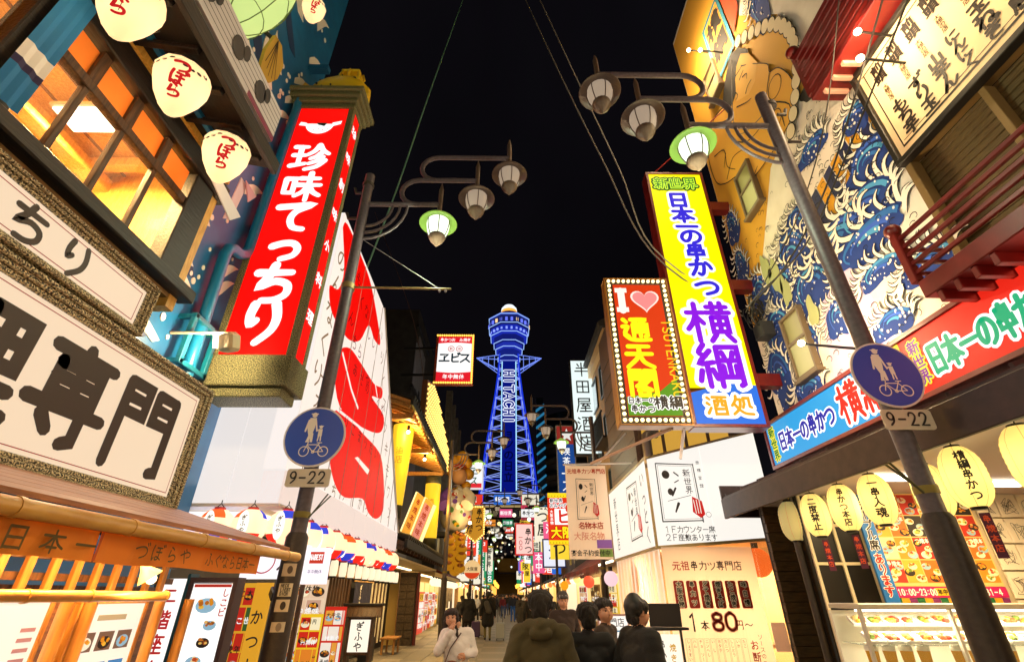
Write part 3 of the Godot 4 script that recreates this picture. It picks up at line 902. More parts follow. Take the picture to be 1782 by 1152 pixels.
	for k in 7: g.tube([V(-5.5, 4.3 + 0.02 * k, 3.0 + 0.05 * k), V(-5.45, 4.5 + 0.03 * k, 3.1), V(-5.4, 4.4, 3.3)], 0.012, 5)
	part("wall_ornament", g, w)
	var lamp = thing("ceiling_light", "flush white ceiling light panel inside the bay window room", "lamp", V(-3.65, 5.25, 2.75))
	g = U(em("#fff3dc", 3.0))
	g.box(V(-3.65, 5.25, 2.75), P3(0.42, 0.03, 0.24), Basis.IDENTITY, 0.006)
	part("diffuser", g, lamp)
	g = U(pm("#c9b28a", 0.6))
	g.box(V(-3.65, 5.285, 2.75), P3(0.46, 0.035, 0.28)); g.bar(V(-3.65, 5.3, 2.75), V(-3.65, 5.38, 2.75), 0.1, 0.1, Vector3.RIGHT)
	part("housing", g, lamp)
	area(lamp, Frame.new(V(-3.65, 5.22, 2.75), P3(1, 0, 0), P3(0, 0, -1) * -1.0), 0.4, 0.24, "#ffd488", 15.0, 0.0).rotation = P3(-PI / 2, 0, 0)
	for q in [[-3.5, 4.98, 2.05, 0.16, "wide glowing globe standing for a lantern reflection by the bay window's first pane"], [-4.2, 5.0, 3.05, 0.13, "small glowing globe standing for a lantern reflection at the back of the bay window room"]]:
		lamp = thing("stand_in_globe_lamp", q[4], "lamp", V(q[0], q[1], q[2]))
		g = U(em("#ffdfa8", 0.95))
		g.ball(V(q[0], q[1], q[2]), q[3], 16, 10, P3(1, 0.85, 1))
		part("shade", g, lamp)
		g = U(M.black)
		g.tube([V(q[0], q[1] + q[3] * 0.84, q[2]), V(q[0], 5.37, q[2])], 0.006, 5)
		part("cord", g, lamp)
		omni(lamp, V(q[0], q[1], q[2]), "#ffc27a", 1.0, 0.1)
	# eave over the window, with small rafters and a striped fascia panel
	var e = Node3D.new()
	e.name = "eave"
	b.add_child(e)
	g = U(M.soffit)
	g.prism(Frame.new(V(0, 0, 0.2), P3(1, 0, 0), P3(0, 1, 0)), [P2(-3.7, 5.62), P2(-2.32, 5.32), P2(-2.32, 5.4), P2(-3.7, 5.8)], -3.14, 0.0)
	part("soffit", g, e)
	for k in 9:
		g = U(M.wood_dark)
		var d = 0.45 + 0.34 * k
		g.bar(V(-3.68, 5.57, d), V(-2.36, 5.275, d), 0.05, 0.05, Vector3.UP, 0.004)
		part("rafter", g, e)
	g = U(M.wood_dark)
	g.slab(on_left(-2.3, 0, 0), 0.2, 5.26, 3.36, 5.41, -0.03, 0.02, 0.006)
	part("fascia", g, e)
	g = U(pm("#c9c3c4", 0.5))
	var fs = on_left(-2.27, 0, 0)
	g.slab(fs, 0.3, 5.44, 3.12, 5.86, -0.03, 0.0)
	g.use(pm("#7d2a4a", 0.5)).rect(fs, 2.62, 5.44, 3.12, 5.5, 0.003)
	g.use(pm("#1c1a22", 0.5))
	for k in 6: g.rect(fs, 0.3, 5.5 + 0.06 * k, 3.12, 5.508 + 0.06 * k, 0.003)
	for d in [1.9, 2.35, 2.75]:
		g.disc(fs, d, 5.66, 0.085, 0.006, 14, 0.12); g.disc(fs, d + 0.1, 5.74, 0.05, 0.006, 12, 0.09)
	part("striped_panel", g, e)
	g = U(pm("#0d5a86", 0.4))
	g.slab(on_left(-2.75, 0, 0), 1.6, 5.36, 3.3, 5.5, -0.02, 0.02)
	part("trim_board", g, e)
	# striped noren strip at the near jamb
	var n = thing("hanging_banner", "narrow blue cloth strip with a white band beside the bay window", "banner", V(-2.9, 4.1, 1.8))
	g = Geo.new()
	var fn = on_left(-2.88, 0, 0)
	var prev = 4.1
	for seg in [["#1d6fa6", 4.36], ["#2b1f4a", 4.42], ["#e4e0dc", 4.56], ["#1d6fa6", 5.22]]:
		g.use(pm(seg[0], 0.8))
		for k in 5:
			var u0 = 1.66 + 0.036 * k
			g.quad(fn.p(u0, prev, 0.012 * (k % 2)), fn.p(u0 + 0.036, prev, 0.012 * ((k + 1) % 2)), fn.p(u0 + 0.036, seg[1], 0.012 * ((k + 1) % 2)), fn.p(u0, seg[1], 0.012 * (k % 2)))
		prev = seg[1]
	part("cloth", g, n)
	# crossed cloth tails under the eave end
	var t = thing("crossed_ribbon", "pale pink crossed cloth tails hanging under the eave end", "ornament", V(-2.65, 4.7, 3.3))
	for q in [[[P2(2.95, 4.9), P2(3.1, 4.98), P2(3.56, 4.89), P2(3.44, 4.74)], "#d9d2d6", 0.014], [[P2(3.4, 5.26), P2(3.51, 5.26), P2(3.47, 4.78), P2(3.37, 4.7)], "#d5aeb8", 0.0], [[P2(3.44, 5.26), P2(3.66, 5.26), P2(3.57, 5.1)], "#c98a98", 0.028]]:
		g = U(pm(q[1], 0.8))
		g.prism(on_left(-2.65, 0, 0), q[0], q[2], q[2] + 0.01)
		part("tail", g, t)

func framed_board(called, label, x, d0, d1, y0, y1, w):
	var t = thing(called, label, "sign", V(x - 0.1, y0, (d0 + d1) / 2))
	var f = on_left(x, 0, 0)
	var g = U(M.granite)
	# three stepped stone mouldings
	for k in 3:
		var i = k * w / 3.0
		g.frame_of(f, d0 + i, y0 + i, d1 - i, y1 - i, w / 3.0, -0.12, 0.03 - 0.018 * k, 0.008)
	part("stone_frame", g, t)
	g = U(pm("#0f5d80", 0.5))
	g.slab(f, d0 + 0.01, y0 + 0.01, d1 - 0.01, y1 - 0.01, -0.9, -0.12)
	part("casing", g, t)
	g = U(em("#fbe0c0", 0.78))
	g.slab(f, d0 + w, y0 + w, d1 - w, y1 - w, -0.12, -0.03)
	part("panel", g, t)
	g = U(em("#b01a12", 0.6))
	for q in [[d0 + w + 0.03, y0 + w + 0.03, d1 - w - 0.03, y0 + w + 0.036], [d0 + w + 0.03, y1 - w - 0.036, d1 - w - 0.03, y1 - w - 0.03], [d0 + w + 0.03, y0 + w + 0.037, d0 + w + 0.036, y1 - w - 0.037], [d1 - w - 0.036, y0 + w + 0.037, d1 - w - 0.03, y1 - w - 0.037]]:
		g.rect(f, q[0], q[1], q[2], q[3], -0.027)
	part("border_line", g, t)
	area(t, on_left(x, (y0 + y1) / 2, (d0 + d1) / 2), d1 - d0 - 2 * w, y1 - y0 - 2 * w, "#ffe2c0", (d1 - d0) * (y1 - y0) * 0.35, 0.05)
	return t

func restaurant_signs():
	var ink = em("#3a2a22", 0.35)
	var t = framed_board("large_sign", "large white sign with thick black brush characters in a granite frame", -2.8, 0.9, 4.26, 2.25, 3.33, 0.105)
	lettering(t, on_left(-2.83, 0, 0), "理専門", 1.9, 3.12, 0.68, [[ink, 0.0]], 0.14, {"adv": 1.02, "taper": 0.1})
	t = framed_board("upper_sign", "smaller white sign above the large one with two black kana in a granite frame", -2.78, 0.7, 3.18, 3.345, 3.77, 0.065)
	lettering(t, on_left(-2.81, 0, 0), "っちり", 1.68, 3.68, 0.26, [[ink, 0.0]], 0.16, {"adv": 1.32, "taper": 0.1})
	# arm floodlight
	var l = thing("floodlight", "cream floodlight on a long arm beside the red sign", "lamp", V(-2.85, 4.1, 4.35))
	var g = U(pm("#d9c9a4", 0.5))
	g.tube([V(-3.69, 4.16, 4.6), V(-3.0, 4.17, 4.62), V(-2.98, 4.15, 4.62)], 0.017, 8)
	part("arm", g, l)
	g = U(pm("#cdbb93", 0.5))
	g.box(V(-3.03, 4.05, 4.62), P3(0.19, 0.2, 0.16), Basis.from_euler(P3(0.3, -0.3, 0)), 0.03)
	part("housing", g, l)
	g = U(em("#ffeecb", 2.5))
	g.box(V(-3.13, 4.04, 4.58), P3(0.012, 0.15, 0.12), Basis.from_euler(P3(0.3, -0.3, 0)))
	part("lens", g, l)
	omni(l, V(-3.18, 4.03, 4.56), "#ffe2b0", 1.6, 0.05)

func puffer_lanterns():
	var spots = [[1.15, "cream puffer lantern at the open end of the eave row"], [1.72, "cream puffer lantern before the striped cloth strip"], [2.28, "cream puffer lantern over the middle of the bay window"], [2.94, "cream puffer lantern above the crossed cloth tails"], [4.4, "cream puffer lantern high on the blue wall by the green fish"]]
	for i in spots.size():
		var s = spots[i]
		var c = V(-2.5, 5.02, s[0]) if i < 4 else V(-3.3, 10.25, 4.4)
		var t = thing("puffer_lantern", s[1] + ", red characters", "lantern", c - P3(0, 0.25, 0), "lanterns under the restaurant eave")
		var prof = []
		for q in [[0.0, -0.255], [0.045, -0.25], [0.09, -0.2], [0.15, -0.09], [0.185, 0.02], [0.19, 0.09], [0.165, 0.15], [0.11, 0.185]]:
			prof.append(P2(q[0], q[1]))
		prof.reverse()
		var g = U(lan("#fff0d2", 0.3))
		g.lathe(prof, 12, Transform3D(Basis.from_euler(P3(0.18, 0.4, 0)), c))
		part("shade", g, t)
		g = U(M.wood_dark)
		g.lathe([P2(0.13, 0.18), P2(0.12, 0.21), P2(0.02, 0.235)], 12, Transform3D(Basis.from_euler(P3(0.18, 0.4, 0)), c))
		g.tube([c + P3(0, 0.22, 0), c + P3(0, 0.31, 0) if i < 4 else V(-3.68, 10.9, 4.4)], 0.006, 5)
		for k in 3:
			var a = 0.9 + k * 2.1
			g.tube([c + P3(cos(a) * 0.112, 0.185, sin(a) * 0.112), c + P3(cos(a) * 0.194, 0.05, sin(a) * 0.194), c + P3(cos(a) * 0.1, -0.185, sin(a) * 0.1)], 0.0022, 4)
		part("cap", g, t)
		g = U(em("#1c1712", 0.1))
		for k in 11:
			var a = -1.0 + k * 0.24
			var dir = P3(sin(a), 0.08, cos(a)).normalized()
			var fd = Frame.new(c + P3(sin(a) * 0.192, 0.075 - 0.05 * absf(sin(k * 0.6)), cos(a) * 0.192), P3(cos(a), 0, -sin(a)), Vector3.UP)
			g.disc(fd, 0, 0, 0.019, 0.003, 12, 0.013)
		part("dots", g, t)
		var a = 0.62
		var fd = Frame.new(c + P3(sin(a) * 0.2, 0.03, cos(a) * 0.2), P3(cos(a), 0, -sin(a)), P3(sin(a) * 0.42, 0.9, cos(a) * 0.42))
		lettering(t, fd, "つぼら", -0.06, 0.04, 0.118, [[em("#c4161c", 0.8), 0.0]], 0.17, {"down": true, "adv": 0.82, "l": 0.006})
		omni(t, c + P3(0, -0.02, 0), "#ffe6bc", 0.028, 0.03)
	# the big green fish lantern above the eave
	var o = V(-3.08, 8.1, 2.9)
	var t = thing("fish_lantern", "huge pale green pufferfish lantern hung above the eave", "lantern", o - P3(0, 1.1, 0))
	var prof = []
	for k in 15:
		var a = PI * k / 14
		prof.append(P2(sin(a) * 0.54 * (1.0 + 0.12 * cos(a)), cos(a) * 1.12))
	var g = U(em("#d3ea90", 0.82))
	g.lathe(prof, 22, Transform3D(Basis.from_scale(P3(1.0, 1, 0.9)), o))
	part("body", g, t)
	g = U(pm("#5f7a35", 0.7))
	for k in 7:
		var a = TAU * k / 7
		var ln = []
		for j in 11:
			var b = PI * (j + 1) / 12
			ln.append(o + P3(cos(a) * sin(b) * 0.55 * (1.0 + 0.12 * cos(b)), cos(b) * 1.125, sin(a) * sin(b) * 0.5 * (1.0 + 0.12 * cos(b))))
		g.tube(ln, 0.006, 4)
	for j in [0.25, 0.42, 0.6, 0.76]:
		var b: float = PI * j
		var ln = []
		for k in 21:
			var a = TAU * k / 20
			ln.append(o + P3(cos(a) * sin(b) * 0.55 * (1.0 + 0.12 * cos(b)), cos(b) * 1.125, sin(a) * sin(b) * 0.5 * (1.0 + 0.12 * cos(b))))
		g.tube(ln, 0.005, 4, false)
	part("wire_ribs", g, t)
	g = U(pm("#b48a2c", 0.7))
	var ft = on_left(-3.0, 0, 0)
	g.prism(ft, [P2(3.5, 7.9), P2(3.44, 7.5), P2(3.47, 7.2), P2(3.58, 7.12), P2(3.7, 7.22), P2(3.8, 7.45), P2(3.82, 7.75), P2(3.66, 7.95)], -0.02, 0.02)
	part("tail_fin", g, t)
	g = U(pm("#3b2a0c", 0.7))
	for k in 5:
		g.ribbon(ft, [P2(3.57, 7.9), P2(3.5 + 0.065 * k, 7.25 + 0.05 * absf(k - 2))], 0.014, 0.024, 0.3, false)
	part("fin_rays", g, t)
	g = U(M.black)
	g.tube([o + P3(-0.2, 1.1, 0), V(-3.68, 9.6, 3.0)], 0.02, 6); g.tube([V(-3.0, 7.9, 3.6), V(-3.3, 7.95, 3.25)], 0.03, 6)
	part("hanger", g, t)

func red_tower_sign():
	var t = thing("vertical_red_sign", "tall red box sign with white brush characters in a granite frame", "sign", V(-3.05, 3.65, 5.4))
	var x0 = -3.6
	var x1 = -2.6
	var d0 = 5.2
	var d1 = 5.62
	var f = front(0, 0, d0)
	var g = U(M.granite_green)
	# corner posts, base and stepped cornice
	for q in [[x0 + 0.045, d0 + 0.045], [x1 - 0.045, d0 + 0.045], [x0 + 0.045, d1 - 0.045], [x1 - 0.045, d1 - 0.045]]:
		g.box(V(q[0], 6.5, q[1]), P3(0.09, 4.6, 0.09), Basis.IDENTITY, 0.006)
	part("corner_posts", g, t)
	g = U(M.granite_green)
	g.box(V((x0 + x1) / 2, 3.98, (d0 + d1) / 2), P3(1.06, 0.4, 0.5), Basis.IDENTITY, 0.012)
	g.box(V((x0 + x1) / 2, 3.72, (d0 + d1) / 2), P3(0.92, 0.12, 0.38), Basis.IDENTITY, 0.012)
	part("base", g, t)
	for k in 4:
		g = U(M.granite_green)
		g.box(V((x0 + x1) / 2, 8.86 + 0.1 * k, (d0 + d1) / 2), P3(1.02 + 0.09 * k, 0.092, 0.46 + 0.09 * k), Basis.IDENTITY, 0.012)
		part("cornice", g, t)
	g = U(em("#ff0a06", 0.95))
	g.slab(f, x0 + 0.092, 4.18, x1 - 0.092, 8.81, -0.36, -0.01)
	part("face_panel", g, t)
	area(t, front((x0 + x1) / 2, 6.5, d0), 0.8, 4.6, "#ff3020", 2.0)
	var fs = on_left(x1, 0, 0)
	g = U(em("#ff0a06", 0.95))
	g.slab(fs, d0 + 0.095, 4.18, d1 - 0.095, 8.81, -0.05, -0.01)
	part("side_panel", g, t)
	area(t, on_left(x1, 6.5, (d0 + d1) / 2), 0.25, 4.6, "#ff3020", 0.6)
	var white = em("#ffffff", 1.05)
	var ys = [7.95, 7.32, 6.72, 6.2, 5.58, 4.98]
	var ch = "珍味てっちり"
	for i in 6:
		var s = 0.66 if i > 3 else 0.62
		lettering(t, f, ch[i], -3.1 - s * 0.48, ys[i], s, [[white, 0.0]], 0.16 if i < 2 else 0.2, {"taper": 0.25, "l": -0.006, "sx": 0.96})
	lettering(t, fs, "珍味創味小料理", d0 + 0.115, 8.55, 0.2, [[white, 0.0]], 0.14, {"down": true, "adv": 3.0, "l": -0.006})
	# fish emblem
	g = U(white)
	var fish = []
	for k in 21:
		var a = PI + PI * k / 20
		fish.append(P2(-3.1 + cos(a) * 0.23, 8.42 + sin(a) * 0.24))
	g.poly(f, fish, -0.004)
	g.poly(f, [P2(-2.89, 8.36), P2(-2.76, 8.42), P2(-2.75, 8.5), P2(-2.9, 8.45)], -0.0035)
	g.poly(f, [P2(-3.3, 8.36), P2(-3.44, 8.38), P2(-3.42, 8.46), P2(-3.32, 8.44)], -0.0035)
	g.use(em("#0c3a3a", 0.2)).poly(f, [P2(-3.16, 8.44), P2(-2.98, 8.44), P2(-3.02, 8.36), P2(-3.12, 8.39)], 0.0)
	g.use(em("#ff0a06", 0.6))
	for k in 5: g.disc(f, -3.24 + 0.07 * k, 8.3 - 0.03 * (k % 2), 0.01, 0.0, 8)
	part("fish_emblem", g, t)
	# golden fish on the cornice
	var o = V(-3.0, 9.2, 5.35)
	var s = thing("fish_statue", "yellow spotted pufferfish statue wearing a crown on the red sign", "statue", o)
	g = U(pm("#e0b71c", 0.4))
	var prof = []
	for k in 11:
		var a = PI * k / 10
		prof.append(P2(sin(a) * 0.24 * (1.0 + 0.2 * cos(a)), cos(a) * 0.52))
	g.lathe(prof, 14, Transform3D(Basis(P3(0, 1, 0), P3(1, 0, 0), P3(0, 0, 1) * -1.15), o + P3(0, 0.26, 0)))
	part("body", g, s)
	g = U(pm("#c79a12", 0.4))
	g.prism(front(-3.0, 9.2, 5.3), [P2(-0.5, 0.3), P2(-0.62, 0.42), P2(-0.66, 0.3), P2(-0.6, 0.16)], -0.03, 0.03)
	g.prism(front(-3.0, 9.2, 5.18), [P2(-0.12, 0.22), P2(0.05, 0.36), P2(0.14, 0.2), P2(0.0, 0.12)], -0.02, 0.02)
	part("fin", g, s)
	g = U(pm("#e0b71c", 0.4))
	g.box(o + P3(0.44, 0.12, 0.02), P3(0.22, 0.26, 0.3), Basis.from_euler(P3(0, 0.4, 0.1)), 0.05)
	part("head", g, s)
	g = U(pm("#151007", 0.5))
	for k in 14: g.ball(o + P3(-0.35 + 0.055 * k, 0.24 + 0.1 * sin(k * 2.3), 0.225 - 0.03 * absf(k - 6) * 0.25), 0.022, 6, 4)
	g.ball(o + P3(0.3, 0.34, 0.2), 0.04, 8, 5)
	part("spots", g, s)
	g = U(pm("#e8c020", 0.35, 0.3))
	for k in 8:
		var a = TAU * k / 8
		g.tube([o + P3(0.14 + cos(a) * 0.18, 0.48, sin(a) * 0.12), o + P3(0.14 + cos(a) * 0.24, 0.6, sin(a) * 0.15), o + P3(0.14 + cos(a) * 0.2, 0.74, sin(a) * 0.12)], 0.022, 6)
	g.box(o + P3(0.14, 0.49, 0), P3(0.42, 0.07, 0.3), Basis.IDENTITY, 0.02); g.box(o + P3(0.14, 0.75, 0), P3(0.34, 0.05, 0.24), Basis.IDENTITY, 0.02)
	part("crown", g, s)

func bamboo_front():
	# awning with bamboo edge, cloth banner below it
	var t = thing("bamboo_awning", "timber shop awning edged with a thick bamboo pole", "awning", V(-2.3, 1.9, 3.0))
	var g = U(M.bamboo)
	var pts = []
	var rr = []
	for k in 15:
		pts.append(V(-1.76, 1.925, 0.9 + 0.253 * k)); rr.append(0.034)
	g.tube(pts, rr, 12)
	for k in 6: g.tube([V(-1.76, 1.925, 1.2 + 0.6 * k), V(-1.76, 1.925, 1.225 + 0.6 * k)], 0.038, 12)
	part("bamboo_pole", g, t)
	for k in 6:
		g = U(M.awning_wood)
		g.prism(Frame.new(V(0, 0, 0.9), P3(1, 0, 0), P3(0, 1, 0)), [P2(-1.8 - 0.17 * k, 1.97 + 0.05 * k), P2(-1.965 - 0.17 * k, 2.018 + 0.05 * k), P2(-1.965 - 0.17 * k, 2.04 + 0.05 * k), P2(-1.8 - 0.17 * k, 1.992 + 0.05 * k)], -3.45, 0.0)
		part("plank", g, t)
	for k in 5:
		g = U(M.wood_brown)
		g.bar(V(-1.82, 1.94, 1.2 + 0.72 * k), V(-3.65, 2.14, 1.2 + 0.72 * k), 0.05, 0.06, Vector3.UP, 0.005)
		part("rafter", g, t)
	var c = thing("cloth_banner", "orange cloth banner with brown brush characters along the bamboo pole", "banner", V(-1.8, 1.78, 2.8))
	g = Geo.new()
	var f = on_left(-1.8, 0, 0)
	var segs = [[1.0, 1.62, "#d77a1e"], [1.63, 2.29, "#e08322"], [2.3, 3.86, "#de7c1a"]]
	for s in segs:
		g.use(pm(s[2], 0.85))
		var nn = 24
		for k in nn:
			var u0: float = lerpf(s[0], s[1], float(k) / nn)
			var u1: float = lerpf(s[0], s[1], float(k + 1) / nn)
			var z0 = 0.008 * sin(u0 * 9.0) + 0.004 * sin(u0 * 31.0)
			var z1 = 0.008 * sin(u1 * 9.0) + 0.004 * sin(u1 * 31.0)
			g.quad(f.p(u0, 1.775 + 0.004 * sin(u0 * 7), z0), f.p(u1, 1.775 + 0.004 * sin(u1 * 7), z1), f.p(u1, 1.9, 0), f.p(u0, 1.9, 0))
	part("cloth", g, c)
	g = U(pm("#b8531a", 0.85))
	g.rect(f, 1.0, 1.893, 3.86, 1.901, 0.012); g.rect(f, 2.288, 1.777, 2.303, 1.89, 0.014)
	part("hem", g, c)
	var ink = pm("#5c4a22", 0.9)
	lettering(c, f, "ら日本一", 1.66, 1.877, 0.088, [[ink, 0.0]], 0.12, {"adv": 1.35, "sx": 1.4, "l": 0.018})
	lettering(c, f, "づぼらや", 2.52, 1.877, 0.08, [[ink, 0.0]], 0.1, {"adv": 1.15, "sx": 1.3, "l": 0.018})
	lettering(c, f, "ふぐなら日本一", 3.14, 1.872, 0.078, [[ink, 0.0]], 0.1, {"adv": 1.04, "sx": 1.1, "l": 0.018})
	# timber lattice under the awning, bamboo hand rail, menu boards on the counter
	var w = thing("lattice_counter", "honey timber lattice counter with a bamboo rail under the awning", "counter", V(-2.7, 0, 2.8))
	for k in 14:
		g = U(M.wood_honey)
		g.slab(on_left(-2.62, 0, 0), 1.9 + 0.17 * k, 1.66, 1.95 + 0.17 * k, 2.0, -0.03, 0.0, 0.003)
		part("lattice_bar", g, w)
	g = U(M.wood_brown)
	g.slab(on_left(-2.64, 0, 0), 1.2, 1.83, 4.3, 1.88, -0.04, -0.01); g.slab(on_left(-2.64, 0, 0), 1.2, 1.72, 4.3, 1.76, -0.04, -0.01)
	part("cross_rail", g, w)
	g = U(M.bamboo)
	g.tube([V(-2.3, 1.645, 1.4), V(-2.3, 1.645, 2.4), V(-2.3, 1.64, 3.7)], 0.028, 12)
	for d in [2.62, 3.02, 3.68]: g.tube([V(-2.3, 1.643, d), V(-2.3, 1.643, d + 0.02)], 0.032, 12)
	part("bamboo_rail", g, w)
	for d in [1.9, 3.05, 3.22, 3.85, 4.2]:
		g = U(M.wood_honey)
		g.tube([V(-2.42, 0.0, d), V(-2.42, 1.62, d)], 0.035, 8)
		part("bamboo_post", g, w)
	g = U(M.wood_brown)
	g.slab(on_left(-2.72, 0, 0), 1.0, 0.0, 4.3, 1.7, -0.06, 0.0)
	part("board_wall", g, w)
	for k in 22:
		g = U(M.wood_rail)
		g.slab(on_left(-2.7, 0, 0), 1.2 + 0.14 * k, 0.3, 1.32 + 0.14 * k, 1.62, -0.02, 0.004)
		part("plank", g, w)
	menu_board("menu_board", "lit white menu with two rows of dish photographs at the near end of the counter", on_left(-2.5, 0, 0), 1.4, 2.2, 0.8, 1.62, 2)
	menu_board("menu_board", "lit white menu with lines of red writing on the lattice counter", on_left(-2.5, 0, 0), 2.3, 3.03, 0.8, 1.62, 1)
	menu_board("menu_board", "lit white menu with rows of sushi photographs on the lattice counter", on_left(-2.5, 0, 0), 3.27, 3.82, 0.8, 1.6, 2)
	# small lamp under the awning
	var l = thing("clip_lamp", "cream bell lamp hanging under the awning edge", "lamp", V(-2.3, 1.7, 3.35))
	g = U(pm("#e8d6a6", 0.5))
	g.lathe([P2(0.012, 0.1), P2(0.03, 0.06), P2(0.07, 0.0)], 14, Transform3D(Basis.from_euler(P3(0.5, 0, 0.5)), V(-2.22, 1.74, 3.36)))
	part("shade", g, l)
	g = U(em("#ffe6b0", 4.0))
	g.ball(V(-2.21, 1.735, 3.36), 0.03, 8, 5)
	part("bulb", g, l)
	g = U(M.black)
	g.tube([V(-2.24, 1.82, 3.4), V(-2.3, 1.97, 3.42)], 0.006, 5)
	part("cord", g, l)
	omni(l, V(-2.21, 1.735, 3.36), "#ffc87a", 0.7, 0.04)
	l = thing("unseen_awning_lamp", "unseen warm strip lamp under the timber awning", "lamp", V(-2.3, 2.02, 2.7))  # unseen lamp, placed to warm the awning and counter
	g = U(em("#ffe2b0", 2.0))
	g.box(V(-2.3, 2.03, 2.7), P3(0.05, 0.03, 1.6), Basis.IDENTITY, 0.008)
	part("tube", g, l)
	var ar = area(l, front(-2.3, 2.0, 2.7), 0.05, 1.6, "#ffc070", 6.0, 0.0)
	ar.rotation = P3(-PI / 2, 0, 0)
	# two upright light boxes by the end of the counter
	var s = thing("upright_sign", "narrow white light box sign with red brush characters", "sign", V(-3.05, 0, 5.0))
	g = U(em("#fdf6f2", 1.05))
	g.slab(front(0, 0, 5.0), -3.2, 0.5, -2.95, 1.78, -0.1, 0.0)
	part("panel", g, s)
	g = U(pm("#1c4a62", 0.5))
	g.slab(front(0, 0, 5.0), -2.945, 0.0, -2.92, 1.82, -0.12, 0.02); g.slab(front(0, 0, 5.0), -3.23, 0.0, -3.205, 1.82, -0.12, 0.02)
	part("frame", g, s)
	lettering(s, front(0, 0, 5.0), "二階座敷", -3.15, 1.72, 0.15, [[em("#c21c1c", 0.7), 0.0]], 0.13, {"down": true, "adv": 1.25})
	area(s, front(-3.07, 1.15, 5.0), 0.25, 1.2, "#fff0e6", 0.25)
	s = thing("upright_menu_sign", "white light box sign with photographs of fried food and red kana", "sign", V(-2.7, 0, 5.0))
	f = front(0, 0, 5.0)
	g = U(em("#fdfaf6", 1.05))
	g.slab(f, -2.88, 0.4, -2.52, 1.74, -0.12, 0.0)
	part("panel", g, s)
	g = U(pm("#4a3a44", 0.5))
	g.frame_of(f, -2.92, 0.36, -2.48, 1.79, 0.04, -0.14, 0.012)
	part("frame", g, s)
	g = U(em("#c23528", 0.7))
	g.rect(f, -2.87, 1.71, -2.53, 1.735, 0.003)
	part("red_band", g, s)
	lettering(s, f, "しこビ", -2.6, 1.7, 0.07, [[em("#c21c1c", 0.7), 0.0]], 0.13, {"down": true, "adv": 1.1})
	for q in [[-2.72, 1.58, 0.08], [-2.64, 1.42, 0.05], [-2.66, 1.29, 0.05], [-2.7, 1.15, 0.06], [-2.66, 1.0, 0.06]]:
		g = Geo.new()
		food(g, f, q[0], q[1], q[2], int(q[1] * 100), true)
		part("food_photo", g, s)
	area(s, front(-2.7, 1.1, 5.0), 0.36, 1.3, "#fff3e6", 0.4)

func food(g, f, x, y, r, sd, lit = false):      # the print of a dish: plate and heaped pieces
	var rng = RandomNumberGenerator.new()
	rng.seed = sd
	var mk = func(h): return em(h, 0.8) if lit else pm(h, 0.6)
	g.use(mk.call(["#f3ead2", "#2a201c", "#8fb9cf", "#efe6c8"][sd % 4])).disc(f, x, y - r * 0.2, r * 1.15, 0.0035, 14, r * 0.75)
	var tones = [["#d98a1c", "#e8b23a", "#b5641a"], ["#e0a32e", "#f0cf5a", "#6f8a2a"], ["#c2461c", "#e08a2c", "#f2d9a0"], ["#b86a26", "#8a4416", "#e6b860"]][(sd / 3) % 4]
	for k in 7:
		g.use(mk.call(tones[k % 3]))
		g.disc(f, x + rng.randf_range(-0.7, 0.7) * r, y + rng.randf_range(-0.4, 0.35) * r, r * rng.randf_range(0.22, 0.4), 0.005 + 0.0006 * k, 9, r * rng.randf_range(0.16, 0.3))

func menu_board(called, label, f, u0, u1, y0, y1, style):
	var t = thing(called, label, "menu", f.p((u0 + u1) / 2, y0))
	var g = U(em("#fff2e0", 0.85))
	g.slab(f, u0, y0, u1, y1, -0.04, 0.0)
	part("panel", g, t)
	g = U(M.wood_honey)
	g.frame_of(f, u0 - 0.03, y0 - 0.03, u1 + 0.03, y1 + 0.03, 0.03, -0.05, 0.01, 0.003)
	part("frame", g, t)
	if style == 1:
		g = Geo.new()
		for k in 5: write(g, f, ["串かつ", "大阪名物", "味自慢", "元祖焼き", "酒料理"][k], u0 + 0.06, y1 - 0.1 - 0.15 * k, 0.075, [[em("#8a2a20" if k % 2 else "#3a2a22", 0.5), 0.0]], 0.11, {"adv": 1.05})
		for k in 14:
			g.use(em("#c98a80", 0.7)); g.rect(f, u1 - 0.12, y1 - 0.14 - 0.045 * k, u1 - 0.03, y1 - 0.122 - 0.045 * k, 0.003)
			g.use(em("#b9a79c", 0.7)); g.rect(f, u0 + 0.05, y1 - 0.14 - 0.045 * k, u1 - 0.3 - 0.03 * (k % 3), y1 - 0.13 - 0.045 * k, 0.003)
		part("print", g, t)
	else:
		for r in 4:
			for c in 3:
				g = U(em("#3f86c0" if r != 0 else "#7a5a46", 0.8))
				var x: float = lerpf(u0 + 0.05, u1 - 0.18, c / 2.0)
				var y = y1 - 0.2 - 0.16 * r
				g.rect(f, x, y - 0.05, x + 0.13, y + 0.05, 0.0025)
				food(g, f, x + 0.065, y, 0.045, r * 5 + c, true)
				part("food_photo", g, t)
		g = U(em("#c0aa80", 0.7))
		g.rect(f, u0 + 0.15, y1 - 0.09, u1 - 0.15, y1 - 0.06, 0.003)
		part("print", g, t)
	area(t, f.at((u0 + u1) / 2, (y0 + y1) / 2), u1 - u0, y1 - y0, "#fff0dc", (u1 - u0) * (y1 - y0) * 0.3)
	return t

